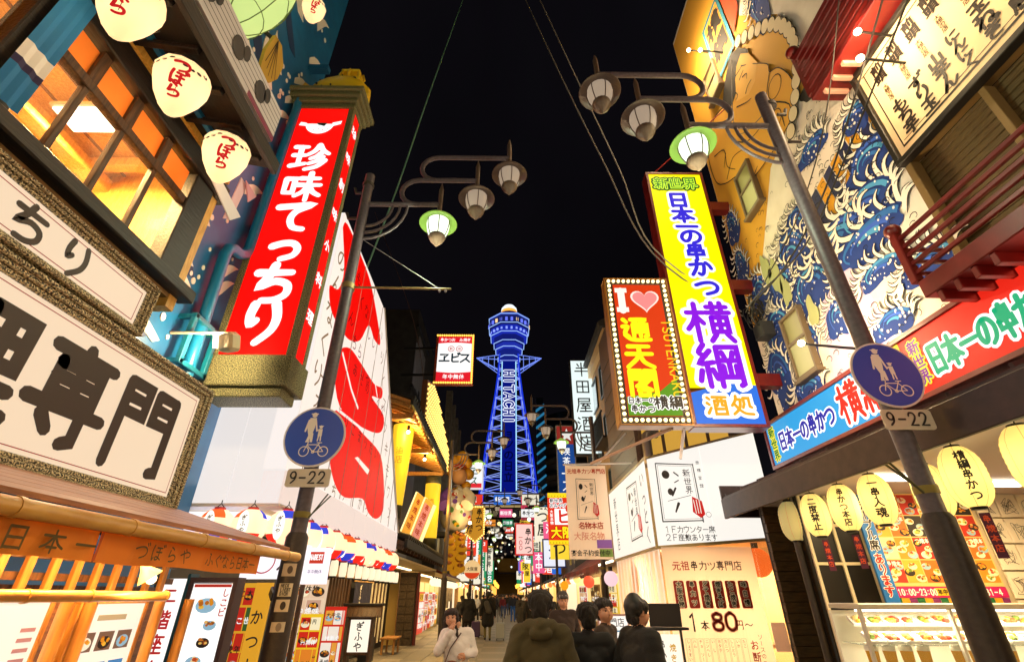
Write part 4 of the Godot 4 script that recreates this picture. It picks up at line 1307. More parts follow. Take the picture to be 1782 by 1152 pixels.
func poster(called, label, f, u0, v0, u1, v1, cols, sd, group = "", lit = 0.75, stand = false):      # a printed bill: ground, colour panels, characters; lit makes them glow as if lamplit
	var t = thing(called, label, "poster", f.p((u0 + u1) / 2, v0), group)
	var rng = RandomNumberGenerator.new()
	rng.seed = sd
	var mk = func(h): return em(h, lit) if lit > 0 else pm(h, 0.6)
	var g = U(mk.call(cols[0]))
	g.slab(f, u0, v0, u1, v1, -0.025, 0.0)
	part("sheet", g, t)
	g = Geo.new()
	var w: float = u1 - u0
	var h: float = v1 - v0
	var y: float = v1 - h * 0.04
	var row = 0
	while y > v0 + h * 0.12 and row < 7:
		var hh: float = h * rng.randf_range(0.1, 0.2)
		var x: float = u0 + w * 0.05
		while x < u1 - w * 0.12:
			var ww: float = w * rng.randf_range(0.2, 0.5)
			ww = minf(ww, u1 - w * 0.05 - x)
			g.use(mk.call(cols[rng.randi_range(1, cols.size() - 1)]))
			g.rect(f, x, maxf(y - hh, v0 + 0.01), x + ww, y, 0.003)
			if rng.randf() < 0.45: food(g, f, x + ww / 2, y - hh / 2, minf(ww * 0.4, hh * 0.5), rng.randi_range(0, 40), lit > 0)
			x += ww + w * 0.03
		y -= hh + h * 0.02
		row += 1
	part("print", g, t)
	g = Geo.new()
	var pool = "串焼本大名物味酒年中円元祖店会無休新世界たこ焼きそば"
	y = v1 - h * 0.06
	for k in 4:
		var s: float = minf(w * 0.2, h * 0.14)
		var str = ""
		for j in 3: str += pool[rng.randi_range(0, pool.length() - 1)]
		write(g, f, str, u0 + w * 0.1 + w * 0.1 * (k % 2), y - k * h * 0.23, s, [[mk.call("#ffffff" if k % 2 else "#1a1210"), 0.0]], 0.13, {"adv": 1.15, "l": 0.006})
	part("lettering", g, t)
	return t

func festival_lantern(c, r, label, group, turn):
	var t = thing("festival_lantern", label, "lantern", c - P3(0, r, 0), group)
	var g = Geo.new()
	var cream = lan("#fff0d4", 0.3)
	var blue = lan("#2038c8", 0.4)
	var red = lan("#e2281c", 0.4)
	var orange = lan("#e8561c", 0.4)
	var seg = 20
	var rows = 12
	for i in rows:
		var a0: float = 0.28 + (PI - 0.56) * i / rows
		var a1: float = 0.28 + (PI - 0.56) * (i + 1) / rows
		for k in seg:
			var q = k / 5
			var m = cream
			if i < 4: m = [orange, cream, blue, cream][q] if i > 0 else red
			elif i > 7: m = [blue, red, cream, red][q]
			g.use(m)
			var b0: float = TAU * k / seg + turn
			var b1: float = TAU * (k + 1) / seg + turn
			var rib = 1.0 + 0.018 * (i % 2)
			var rib1 = 1.0 + 0.018 * ((i + 1) % 2)
			var P0 = P3(cos(b0) * sin(a0), cos(a0), sin(b0) * sin(a0))
			var P1 = P3(cos(b1) * sin(a0), cos(a0), sin(b1) * sin(a0))
			var P2 = P3(cos(b1) * sin(a1), cos(a1), sin(b1) * sin(a1))
			var P3 = P3(cos(b0) * sin(a1), cos(a1), sin(b0) * sin(a1))
			var sc = P3(1, 1.02, 1) * r
			g.trin(c + P0 * sc * rib, c + P1 * sc * rib, c + P2 * sc * rib1, P0, P1, P2)
			g.trin(c + P0 * sc * rib, c + P2 * sc * rib1, c + P3 * sc * rib1, P0, P2, P3)
	part("shade", g, t)
	g = U(pm("#b5281e", 0.5))
	g.lathe([P2(0.0, r * 1.08), P2(r * 0.3, r * 1.08), P2(r * 0.32, r * 0.95)], 14, Transform3D(Basis.IDENTITY, c))
	part("cap", g, t)
	g = U(pm("#b5281e", 0.5))
	g.lathe([P2(r * 0.32, -r * 0.95), P2(r * 0.3, -r * 1.08), P2(0.0, -r * 1.08)], 14, Transform3D(Basis.IDENTITY, c))
	part("foot_ring", g, t)
	g = U(M.black)
	g.tube([c + P3(-r * 0.25, r * 1.05, 0), c + P3(0, r * 1.3, 0), c + P3(r * 0.25, r * 1.05, 0)], r * 0.03, 5)
	g.tube([c + P3(0, r * 1.28, 0), c + P3(0, r * 1.5, 0)], r * 0.03, 5)
	part("wire", g, t)
	omni(t, c, "#fff0d8", 0.032, 0.04)
	var f = Frame.new(c + P3(0.12, 0, 1).normalized() * r * 1.03, P3(1, 0, -0.12), Vector3.UP)
	g = U(em("#fffdf4", 1.05))
	g.disc(f, 0, 0, r * 0.3, 0.004, 18, r * 0.78)
	part("medallion", g, t)
	lettering(t, f, "ぎふや", -r * 0.15, r * 0.52, r * 0.3, [[em("#7a5a2a", 0.5), 0.0]], 0.13, {"down": true, "adv": 1.1, "l": 0.008})
	return t

func white_sign_house():
	var b = thing("noodle_house", "timber eating house under a huge white sign box", "building", V(-5.5, 0, 12.0))
	var g = U(M.dark_bldg)
	g.box(V(-5.6, 4.9, 12.0), P3(2.7, 4.4, 12.0)); g.box(V(-5.9, 1.35, 13.9), P3(2.7, 2.7, 14.5))
	part("wall", g, b)
	g = U(pm("#cdbb9a", 0.7))
	g.box(V(-3.7, 2.63, 9.6), P3(1.9, 0.06, 7.2))
	part("soffit", g, b)
	var fl = on_left(-4.5, 0, 0)
	# sliding doors with vertical slats and lit paper behind
	g = U(em("#f2d18c", 0.75))
	g.slab(fl, 11.4, 0.3, 15.0, 1.95, -0.03, 0.0); g.slab(fl, 17.6, 0.3, 20.2, 1.95, -0.03, 0.0)
	part("window_paper", g, b)
	for k in 15:
		g = U(M.wood_brown)
		g.slab(fl, 11.4 + 0.25 * k, 0.0, 11.5 + 0.25 * k, 2.05, 0.01, 0.09, 0.006)
		part("door_slat", g, b)
	for k in 10:
		g = U(pm("#e9e0c6", 0.6) if k % 2 else M.wood_brown)
		g.slab(fl, 17.7 + 0.26 * k, 0.2, 17.8 + 0.26 * k, 2.0, 0.01, 0.08, 0.006)
		part("door_slat", g, b)
	g = U(M.wood_honey)
	g.slab(fl, 11.2, 2.05, 20.4, 2.32, 0.0, 0.12, 0.01)
	part("lintel", g, b)
	g = U(M.wood_brown)
	g.slab(fl, 15.1, 0.0, 15.3, 2.05, 0.0, 0.12, 0.01); g.slab(fl, 17.3, 0.0, 17.5, 2.05, 0.0, 0.12, 0.01)
	part("door_post", g, b)
	g = U(M.brick_dark)
	g.box(V(-3.75, 1.2, 21.0), P3(0.62, 2.4, 0.7))
	part("pillar", g, b)
	for r in 9:
		for c in 2:
			g = U(M.brick_dark)
			g.box(V(-3.75 - 0.155 + 0.31 * c, 0.13 + 0.25 * r, 20.63), P3(0.295, 0.235, 0.05), Basis.IDENTITY, 0.01)
			part("pillar_block", g, b)
	g = U(pm("#5a1410", 0.5))
	g.tube([V(-3.36, 0, 20.75), V(-3.36, 2.4, 20.75)], 0.06, 10)
	part("red_pipe", g, b)
	# sign box
	var s = thing("white_sign_box", "huge white sign box with giant red brush strokes on its street side", "sign", V(-3.6, 2.58, 8.0))
	var f = on_left(-2.7, 0, 0)
	g = U(em("#f9ece2", 0.86))
	g.prism(f, [P2(5.95, 3.0), P2(12.75, 3.0), P2(11.8, 3.89), P2(8.87, 7.12), P2(5.95, 7.18)], -0.3, 0.0)
	part("street_panel", g, s)
	for k in 9:
		g = U(em("#f3ded4", 0.8))
		g.slab(f, 5.95 + 0.76 * k, 2.58, 6.7 + 0.76 * k, 2.985, -0.28, 0.004, 0.006)
		part("lower_panel", g, s)
	g = U(em("#f2ecea", 0.8))
	var ff = front(0, 0, 5.95)
	for k in 3:
		g.slab(ff, -4.6 + 0.63 * k, 2.6, -3.978 + 0.63 * k, 7.18, -0.25, 0.0)
	part("front_panel", g, s)
	g = U(pm("#b9aea6", 0.5))
	g.slab(ff, -4.62, 2.56, -2.69, 2.597, -0.27, 0.012); g.prism(f, [P2(8.86, 7.13), P2(12.8, 2.99), P2(12.86, 3.0), P2(8.92, 7.17)], -0.3, 0.012)
	part("edge_trim", g, s)
	for q in [[P2(5.98, 6.89), P2(6.13, 7.09), P2(7.09, 7.09), P2(7.84, 6.98), P2(8.76, 6.51), P2(8.95, 6.27), P2(8.51, 6.17), P2(8.05, 6.23), P2(7.72, 5.73), P2(7.21, 5.46), P2(6.78, 5.41), P2(6.23, 5.45), P2(5.98, 5.74), P2(6.31, 5.90), P2(6.38, 6.32)], [P2(6.82, 4.66), P2(6.81, 5.04), P2(7.28, 5.34), P2(8.00, 5.38), P2(8.96, 5.39), P2(9.59, 5.54), P2(9.62, 5.32), P2(8.94, 5.10), P2(9.97, 5.08), P2(10.08, 4.80), P2(9.59, 4.56), P2(8.30, 4.33), P2(7.29, 4.31)], [P2(7.08, 3.92), P2(7.10, 4.13), P2(7.54, 4.31), P2(8.63, 4.29), P2(10.06, 4.28), P2(10.63, 3.96), P2(10.97, 3.47), P2(10.96, 3.20), P2(10.49, 3.02), P2(9.86, 3.05), P2(9.33, 3.22), P2(8.32, 3.07), P2(7.76, 3.15), P2(7.30, 3.45)]]:
		g = U(em("#e60400", 0.98))
		var pk = PackedVector2Array(q)
		pk.append(q[0])
		var sm = curve_through(pk)
		sm.remove_at(sm.size() - 1)
		g.poly(f, sm, 0.004)
		part("red_stroke", g, s)
	g = U(em("#f9ece2", 0.86))
	g.poly(f, [P2(8.47, 3.77), P2(8.63, 3.83), P2(9.52, 3.79), P2(9.41, 3.68)], 0.008)
	g.ribbon(f, [P2(7.0, 5.1), P2(7.7, 4.75), P2(8.2, 4.6)], 0.06, 0.008); g.ribbon(f, [P2(7.2, 4.22), P2(8.6, 4.34), P2(9.7, 4.42)], 0.05, 0.008); g.ribbon(f, [P2(8.7, 6.0), P2(8.9, 5.5), P2(9.3, 5.25)], 0.05, 0.008)
	part("white_slash", g, s)
	for k in 9:
		g = U(pm("#a8948a", 0.6))
		var u = 6.6 + 0.72 * k
		g.slab(f, u, 3.0, u + 0.008, minf(7.1, 7.1 - (u - 8.87) * 1.09), 0.0, 0.011)
		part("panel_seam", g, s)
	var tan = em("#a5805a", 0.5)
	lettering(s, f, "のんなくり", 6.02, 6.6, 0.4, [[tan, 0.0]], 0.09, {"down": true, "adv": 1.25, "l": 0.003})
	lettering(s, f, "一本元祖", 6.3, 4.6, 0.34, [[tan, 0.0]], 0.09, {"down": true, "adv": 1.15, "l": 0.003})
	g = Geo.new()
	for k in 9:
		write(g, f, "いりくスツキモウンテの"[k], 8.75 + 0.34 * k, 6.65 - 0.4 * k, 0.3, [[tan, 0.0]], 0.09, {"l": 0.003})
	for k in 6: write(g, f, "ちりしかつや"[k], 7.6 + 0.5 * k, 3.18 + 0.06 * (k % 2), 0.24, [[tan, 0.0]], 0.09, {"l": 0.003})
	part("lettering", g, s)
	g = Geo.new()
	for k in 12: write(g, f, "のもくなししスんちらりや"[k], 6.6 + 0.35 * (k % 6), 6.8 - 0.28 * (k / 2), 0.28, [[em("#8a0c0a", 0.6), 0.0]], 0.08, {"l": 0.009})
	for k in 12: write(g, f, "あたのしくなりこまりたい"[k], 7.6 + 0.42 * (k % 6), 5.25 - 0.95 * (k / 6), 0.24, [[em("#8a0c0a", 0.6), 0.0]], 0.08, {"l": 0.009})
	part("lettering", g, s)
	area(s, on_left(-2.7, 4.5, 8.8), 5.0, 2.6, "#ffd8c8", 4.5)
	area(s, front(-3.7, 3.6, 5.95), 1.7, 1.6, "#fff0e8", 1.0)
	# festival lanterns: three across the front, the rest along the street
	var k = 0
	for q in [[-3.28, 5.78], [-2.9, 5.78], [-2.54, 5.86]]:
		festival_lantern(V(q[0], 2.32, q[1]), 0.19, ["festival lantern with blue, orange and red bands beside the white light box", "festival lantern with blue, orange and red bands below the front panel's middle", "festival lantern with blue, orange and red bands at the sign box corner"][k], "festival lanterns below the white sign box", 0.6 + k * 1.3)
		k += 1
	for d in [6.5, 7.1, 7.7, 8.3, 8.9, 9.5, 10.1, 10.7, 11.3, 11.9, 12.5]:
		festival_lantern(V(-2.74, 2.34, d), 0.2, "red, white and blue festival lantern along the street edge of the sign box", "festival lanterns below the white sign box", 0.3 + d * 2.1)
	var l = thing("unseen_soffit_lamp", "unseen long warm strip lamp under the eaves behind the festival lanterns", "lamp", V(-3.3, 2.56, 9.6))  # unseen strip, placed to light the eaves and boards below
	g = U(em("#fff0cc", 3.0))
	g.box(V(-3.3, 2.575, 9.6), P3(0.08, 0.04, 6.4), Basis.IDENTITY, 0.01)
	part("tube", g, l)
	area(l, front(-3.3, 2.5, 9.6), 0.3, 6.4, "#ffdca0", 9.0, 0.0).rotation = P3(-PI / 2, 0, 0)
	# light boxes and boards below
	var p = thing("light_box", "white light box with thin black figures and kana behind the lanterns", "sign", V(-3.75, 2.1, 6.6))
	g = U(em("#f6f2fa", 1.0))
	f = front(0, 0, 6.6)
	g.slab(f, -4.15, 2.0, -3.3, 2.62, -0.12, 0.0)
	part("panel", g, p)
	lettering(p, f, "2階10席", -4.05, 2.42, 0.15, [[em("#2b2430", 0.25), 0.0]], 0.1, {"adv": 0.98})
	area(p, front(-3.7, 2.3, 6.6), 0.8, 0.5, "#f4efff", 0.3)
	p = thing("light_box", "white light box with a red ring and brush strokes under the lanterns", "sign", V(-2.9, 1.8, 6.6))
	g = U(em("#f8f4fa", 1.0))
	g.slab(f, -3.28, 1.82, -2.5, 2.2, -0.12, 0.0)
	part("panel", g, p)
	g = U(em("#b8283a", 0.7)).ring(f, -3.02, 2.02, 0.13, 0.145, 0.003)
	part("ring_mark", g, p)
	lettering(p, f, "大", -2.85, 2.15, 0.24, [[em("#6e5a5a", 0.5), 0.0]], 0.13, {})
	lettering(p, f, "田", -3.2, 2.1, 0.1, [[em("#6e5a5a", 0.5), 0.0]], 0.13, {})
	p = thing("light_box", "square white light box with a red label on a post", "sign", V(-2.5, 1.77, 7.0))
	f = front(0, 0, 7.0)
	g = U(em("#fbf2fa", 1.0))
	g.slab(f, -2.68, 1.77, -2.36, 2.2, -0.1, 0.0)
	part("panel", g, p)
	g = U(em("#c8341e", 0.85)).rect(f, -2.62, 2.01, -2.42, 2.15, 0.003)
	part("red_label", g, p)
	lettering(p, f, "HABEST", -2.605, 2.12, 0.07, [[em("#ffffff", 0.9), 0.0]], 0.18, {"sx": 0.42, "l": 0.007})
	lettering(p, f, "年中無休", -2.61, 1.94, 0.052, [[em("#8a7aa0", 0.6), 0.0]], 0.1, {"adv": 0.92})
	g = U(M.wood_brown)
	g.box(V(-2.66, 0.88, 7.08), P3(0.05, 1.77, 0.05))
	part("post", g, p)
	p = thing("yellow_board", "upright yellow wooden board with black brush characters", "sign", V(-2.75, 0.0, 6.2))
	f = front(0, 0, 6.2)
	g = U(em("#e8a52a", 0.75))  # wooden board glows by itself, standing for light on it
	g.slab(f, -2.86, 0.2, -2.68, 1.77, -0.05, 0.0)
	part("panel", g, p)
	lettering(p, f, "かつ大", -2.84, 1.5, 0.14, [[M.black, 0.0]], 0.12, {"down": true, "adv": 1.6})
	g = U(M.black)
	g.box(V(-2.6, 1.66, 6.14), P3(0.1, 0.1, 0.14), Basis.from_euler(P3(0.5, 0.7, 0)), 0.01)
	part("spot_fitting", g, p)
	# poster wall and leaning bills
	var warm = ["#d8301e", "#f2c22a", "#ffffff", "#b41c14", "#f08a24"]
	poster("wall_poster", "tall yellow and red food bill on the front beside the white menu sign", front(0, 0, 6.9), -3.5, 0.5, -3.1, 1.78, ["#e0a428", "#c22a1c", "#f4e6c2", "#3a5a2a", "#d8701c"], 3, "food bills by the eating house")
	poster("wall_poster", "cream bill of dense red writing behind the street pole", front(0, 0, 8.2), -3.2, 0.6, -2.7, 1.85, ["#ecd2b6", "#d9a28a", "#e8c8a8", "#caa08a"], 5, "food bills by the eating house", 0.7)
	poster("wall_poster", "orange and green bill between the yellow board and the pole", front(0, 0, 7.4), -3.1, 0.5, -2.83, 1.7, ["#d9a24a", "#8a3a1c", "#f0d8a0", "#4a6a34"], 9, "food bills by the eating house", 0.6)
	poster("leaning_bill", "yellow bill with red heads of fried food leaning by the pole", front(0, 0, 7.6), -2.8, 0.4, -2.5, 1.42, ["#f2c624", "#d42a1a", "#fff2c8", "#e8862a"], 7, "food bills by the eating house")
	poster("leaning_bill", "red bill with white price figures leaning beside the yellow one", front(0, 0, 7.9), -2.58, 0.3, -2.28, 1.5, ["#d3291c", "#f6ece0", "#e8a040", "#f0c0b0"], 8, "food bills by the eating house")
	# stand sign with a little roof
	p = thing("stand_sign", "roofed timber stand sign with three black kana on white", "sign", V(-3.64, 0, 14.0))
	f = front(-3.64, 0, 14.0)
	g = U(M.wood_brown)
	g.frame_of(f, -0.31, 0.36, 0.31, 1.16, 0.06, -0.3, 0.0, 0.006)
	part("frame", g, p)
	g = U(em("#fff4e0", 0.95))
	g.slab(f, -0.25, 0.42, 0.25, 1.1, -0.2, -0.02)
	part("panel", g, p)
	lettering(p, f, "ぎふや", -0.11, 1.05, 0.2, [[M.black, 0.0]], 0.13, {"down": true, "adv": 1.05, "l": -0.014})
	g = U(M.wood_brown)
	for i in 9: g.bar(f.p(-0.5 + 0.12 * i, 1.16, 0.12), f.p(-0.44 + 0.105 * i, 1.42, -0.14), 0.112, 0.03, Vector3.UP, 0.004)
	part("roof_boards", g, p)
	g = U(M.wood_dark)
	g.slab(f, -0.52, 1.4, 0.52, 1.46, -0.24, -0.06, 0.01)
	part("ridge", g, p)
	for q in [-0.28, 0.28]:
		g = U(M.wood_brown)
		g.box(f.p(q, 0.18, -0.15), P3(0.07, 0.36, 0.28))
		part("leg", g, p)
	area(p, front(-3.64, 0.76, 14.0), 0.5, 0.66, "#fff0d8", 0.15)
	# bench, umbrella stand
	p = thing("bench", "small honey wooden bench in front of the slatted doors", "bench", V(-3.65, 0, 18.0))
	g = U(M.wood_honey)
	g.box(V(-3.65, 0.45, 18.0), P3(0.5, 0.06, 0.9), Basis.IDENTITY, 0.01)
	part("seat", g, p)
	for q in [[-0.18, -0.36], [0.18, -0.36], [-0.18, 0.36], [0.18, 0.36]]:
		g = U(M.wood_honey)
		g.box(V(-3.65 + q[0], 0.21, 18.0 + q[1]), P3(0.06, 0.42, 0.06), Basis.IDENTITY, 0.006)
		part("leg", g, p)
	p = thing("planter_box", "black square planter box between the stand sign and bench", "planter", V(-3.9, 0, 16.0))
	g = U(M.black)
	g.box(V(-3.9, 0.3, 16.0), P3(0.36, 0.6, 0.36), Basis.IDENTITY, 0.015)
	part("box", g, p)
	g = U(pm("#26331b", 0.8))
	for i in 26:
		var a = i * 2.4
		g.tri(V(-3.9 + cos(a) * 0.05, 0.6, 16.0 + sin(a) * 0.05), V(-3.9 + cos(a) * 0.14, 0.85 + 0.1 * sin(i), 16.0 + sin(a) * 0.14), V(-3.9 + cos(a + 0.5) * 0.06, 0.62, 16.0 + sin(a + 0.5) * 0.06))
	part("plant", g, p)
	# noren and paper lanterns over the doors
	p = thing("door_curtain", "indigo door curtain with white brush kana", "curtain", V(-4.3, 1.3, 16.3))
	f = on_left(-4.28, 0, 0)
	for i in 4:
		g = U(grain("indigo", "#191a33", "#272a4c", 0.05, P3(2, 2, 2), 0.9, 0.2))
		var u0 = 15.35 + 0.48 * i
		for j in 6: g.quad(f.p(u0 + 0.075 * j, 1.32, 0.03 * (j % 2)), f.p(u0 + 0.075 * (j + 1), 1.32, 0.03 * ((j + 1) % 2)), f.p(u0 + 0.075 * (j + 1), 1.98, 0.0), f.p(u0 + 0.075 * j, 1.98, 0.0))
		part("cloth", g, p)
	g = U(M.bamboo)
	g.tube([V(-4.27, 1.99, 15.2), V(-4.27, 1.99, 17.4)], 0.02, 8)
	part("rod", g, p)
	lettering(p, f, "ぎふや", 15.75, 1.9, 0.2, [[pm("#e8e2d4", 0.8), 0.0]], 0.12, {"down": true, "l": 0.045})
	for i in 12:
		var c = V(-4.05, 2.2, 11.8 + 0.72 * i)
		p = thing("paper_lantern", "white oblong paper lantern in the row over the slatted doors", "lantern", c, "paper lanterns over the slatted doors")
		g = U(em("#fff0cc", 0.9))
		g.lathe([P2(0.075, 0.17), P2(0.09, 0.12), P2(0.095, 0.0), P2(0.09, -0.12), P2(0.075, -0.17)], 12, Transform3D(Basis.IDENTITY, c))
		part("shade", g, p)
		g = U(M.black)
		g.lathe([P2(0.0, 0.2), P2(0.086, 0.2), P2(0.086, 0.17)], 12, Transform3D(Basis.IDENTITY, c)); g.lathe([P2(0.086, -0.17), P2(0.086, -0.2), P2(0.0, -0.2)], 12, Transform3D(Basis.IDENTITY, c))
		part("rim", g, p)

func rafter_eave(b, x_edge, x_wall, d0, d1, y_edge, y_wall, n, wood):
	var g = U(wood)
	g.prism(Frame.new(V(0, 0, d0), P3(1, 0, 0), P3(0, 1, 0)), [P2(x_edge, y_edge), P2(x_wall, y_wall), P2(x_wall, y_wall + 0.12), P2(x_edge, y_edge + 0.1)], -(d1 - d0), 0.0)
	part("roof_slab", g, b)
	for k in n:
		g = U(wood)
		var d: float = lerpf(d0 + 0.1, d1 - 0.1, float(k) / (n - 1))
		g.bar(V(x_edge - 0.02, y_edge - 0.06, d), V(x_wall, y_wall - 0.06, d), 0.08, 0.1, Vector3.UP, 0.006)
		part("rafter", g, b)
	g = U(M.soffit)
	g.box(V(x_edge + 0.05, y_edge + 0.06, (d0 + d1) / 2), P3(0.08, 0.2, d1 - d0), Basis.IDENTITY, 0.01)
	part("gutter", g, b)
	for k in int((d1 - d0) / 0.28):
		g = U(M.soffit)
		g.tube([V(x_edge + 0.1, y_edge + 0.2, d0 + 0.14 + 0.28 * k), V(x_edge - 0.3, y_edge + 0.3, d0 + 0.14 + 0.28 * k)], 0.08, 8)
		part("roof_tile", g, b)

func left_mid_houses():
	var b = thing("timber_house", "tall timber shop house with deep lit rafters and yellow lanterns", "building", V(-5.5, 0, 18.0))
	var g = U(M.wood_dark)
	g.box(V(-5.9, 5.2, 18.6), P3(2.7, 4.9, 10.8))
	part("wall", g, b)
	rafter_eave(b, -2.7, -4.6, 12.6, 21.2, 6.32, 6.95, 26, M.wood_honey)
	g = U(M.wood_honey)
	for q in [[13.4, 6.2], [17.2, 6.2], [20.9, 6.2]]: g.bar(V(-2.75, q[1], q[0]), V(-4.6, q[1], q[0]), 0.16, 0.16, Vector3.UP, 0.01)
	part("tie_beam", g, b)
	rafter_eave(b, -2.6, -4.5, 13.2, 21.8, 2.74, 3.3, 16, M.wood_brown)
	g = U(pm("#d9c48c", 0.7))
	g.box(V(-3.5, 2.5, 17.4), P3(1.4, 0.05, 8.0))
	part("ceiling_board", g, b)
	for q in [[-3.05, 14.4], [-3.05, 17.8]]:
		var l = thing("unseen_eave_spot", "unseen small round downlight placed to light the rafters", "lamp", V(q[0], 6.0, q[1]), "unseen downlights under the timber eave")  # unseen spots, placed to turn the rafters golden
		g = U(em("#ffe8b8", 8.0))
		g.ball(V(q[0], 6.05, q[1]), 0.06, 10, 6)
		part("bulb", g, l)
		g = U(M.black)
		g.tube([V(q[0], 6.1, q[1]), V(q[0], 6.25, q[1])], 0.05, 8)
		part("holder", g, l)
		omni(l, V(q[0], 6.05, q[1]), "#ffc46a", 9.0, 0.05)
	var dl = thing("unseen_door_lamp", "unseen warm strip lamp on the ceiling lighting the slatted doors", "lamp", V(-3.6, 2.46, 16.8))  # unseen lamp, placed to brighten the slatted doors
	g = U(em("#ffedc0", 3.0))
	g.box(V(-3.6, 2.455, 16.8), P3(0.1, 0.04, 6.4))
	part("tube", g, dl)
	area(dl, front(-3.6, 2.4, 16.8), 0.4, 6.4, "#ffce80", 12.0, 0.0).rotation = P3(-PI / 2, 0, 0)
	# tapered yellow lanterns with black collars
	for q in [[-3.32, 15.0, 6.42, 3.98, 0.34, 0.2, "long tapered yellow lantern under the rafters beside the white sign box"], [-2.98, 20.0, 5.58, 3.55, 0.31, 0.28, "straight ribbed yellow lantern at the far end of the rafters"]]:
		var t = thing("column_lantern", q[6], "lantern", V(q[0], q[3] - 0.4, q[1]))
		g = U(em("#f5bf2a", 0.92))
		var prof = []
		for k in 25:
			var u = k / 24.0
			prof.append(P2(lerpf(q[4], q[5], u) * (1.0 + (0.012 if k % 2 else 0.0)), lerpf(q[2], q[3], u)))
		g.lathe(prof, 20, Transform3D(Basis.IDENTITY, V(q[0], 0, q[1])))
		part("shade", g, t)
		g = U(pm("#2a2a1c", 0.6))
		g.lathe([P2(0.0, q[2] + 0.3), P2(q[4], q[2] + 0.3), P2(q[4] * 1.03, q[2])], 20, Transform3D(Basis.IDENTITY, V(q[0], 0, q[1])))
		part("collar", g, t)
		g = U(pm("#2a2a1c", 0.6))
		g.lathe([P2(q[5] * 1.03, q[3]), P2(q[5] * 0.96, q[3] - 0.36), P2(0.0, q[3] - 0.36)], 20, Transform3D(Basis.IDENTITY, V(q[0], 0, q[1])))
		part("foot_ring", g, t)
		lettering(t, front(q[0], 0, q[1] - q[5] - 0.14), "酒店", -0.1, lerpf(q[2], q[3], 0.3), 0.24, [[em("#b8862a", 0.6), 0.0]], 0.1, {"down": true, "adv": 1.2})
		omni(t, V(q[0] + 0.6, (q[2] + q[3]) / 2, q[1] - 0.6), "#ffc84a", 3.0, 0.3)
	# tilted lit boxes
	for k in 2:
		var t = thing("tilted_sign", ["plain orange tilted light box over the tiled roof", "pink faced tilted light box over the tiled roof"][k], "sign", V(-2.9 + 0.3 * k, 3.2, 16.0 - 0.3 * k))
		var f = Frame.new(V(-2.95 + 0.34 * k, 3.85 - 0.22 * k, 16.0 - 0.3 * k), P3(0.62, -0.5, 0.35), P3(0.32, 0.9, 0.1))
		g = U(em("#f0a53a", 0.9))
		g.slab(f, -0.2, -0.62, 0.2, 0.62, -0.12, 0.0)
		part("panel", g, t)
		g = U(em("#ffe9a0", 1.2))
		g.slab(f, -0.25, -0.62, -0.2, 0.62, -0.1, 0.02); g.slab(f, 0.2, -0.62, 0.25, 0.62, -0.1, 0.02)
		part("edge_tube", g, t)
		g = U(em("#e8907a", 0.8))
		if k: g.rect(f, -0.16, -0.5, 0.16, 0.5, 0.004)
		write(g, f, "串焼本味", -0.1, 0.5, 0.2, [[em("#b8401e", 0.7), 0.0]], 0.13, {"down": true, "adv": 1.2, "l": 0.008})
		part("lettering", g, t)
	# lit shop below, posters along it
	var s = thing("lit_shop", "yellow lit shop front with bills past the brick pillar", "building", V(-4.5, 0, 27.0))
	g = U(pm("#c9a85c", 0.7))
	g.box(V(-5.2, 1.4, 27.5), P3(2.0, 2.8, 12.5))
	part("wall", g, s)
	g = U(em("#ffdf90", 0.8))
	for k in 6: g.slab(on_left(-4.19, 0, 0), 22.0 + 2.0 * k, 0.4, 23.7 + 2.0 * k, 2.2, -0.02, 0.0)
	part("window_glow", g, s)
	g = U(pm("#d9be7a", 0.6))
	g.prism(Frame.new(V(0, 0, 21.8), P3(1, 0, 0), P3(0, 1, 0)), [P2(-2.9, 2.3), P2(-4.2, 2.62), P2(-4.2, 2.72), P2(-2.9, 2.46)], -11.5, 0.0)
	part("awning", g, s)
	for k in 12:
		var c = V(-3.05, 2.12, 22.6 + 0.9 * k)
		var l = thing("round_lantern", "small round white lantern under the cream awning", "lantern", c, "lanterns under the cream awning")
		g = U(em("#fff0c4", 1.3))
		g.ball(c, 0.16, 12, 8)
		part("shade", g, l)
		g = U(M.black)
		g.tube([c + P3(0, 0.15, 0), c + P3(0, 0.22, 0)], 0.05, 8)
		part("cap", g, l)
	var l = thing("unseen_awning_lamp", "unseen warm strip lamp under the cream awning", "lamp", V(-3.6, 2.4, 27.5))  # unseen lamp, placed to light the yellow front and its bills
	g = U(em("#ffedc0", 3.0))
	g.box(V(-3.6, 2.38, 27.5), P3(0.1, 0.05, 10.0))
	part("tube", g, l)
	area(l, front(-3.6, 2.3, 27.5), 0.4, 10.0, "#ffd084", 16.0, 0.0).rotation = P3(-PI / 2, 0, 0)
	var cols = [["#e8523a", "#ffd9c0", "#f2b52a", "#fff4e0"], ["#f6e8d8", "#d8402a", "#f0c060", "#e8a080"], ["#e0381e", "#f6a04a", "#f8e8d0", "#c8281a"], ["#fffaf0", "#d04a3a", "#f0b0a0", "#e8d0b0"], ["#f0c43a", "#c22a1a", "#fff2c8", "#e88a2a"]]
	for k in 5:
		poster("street_bill", ["red and orange bill beside the brick pillar", "white bill with red rows past the brick pillar", "tall scarlet bill under the cream awning", "white bill in a thin frame under the cream awning", "yellow bill at the far end of the cream awning"][k], on_left(-3.42 - 0.1 * k, 0, 0), 21.6 + 1.9 * k, 0.3, 23.0 + 1.9 * k, 1.75, cols[k], 20 + k, "bills along the yellow shop", 0.85)

# ---------------------------------------------------------------- the mural building and its shop
func build_right():
	mural_building()
	skewer_shop()
	tall_yellow_sign()
	heart_sign()
	corner_shop()
	right_mid()

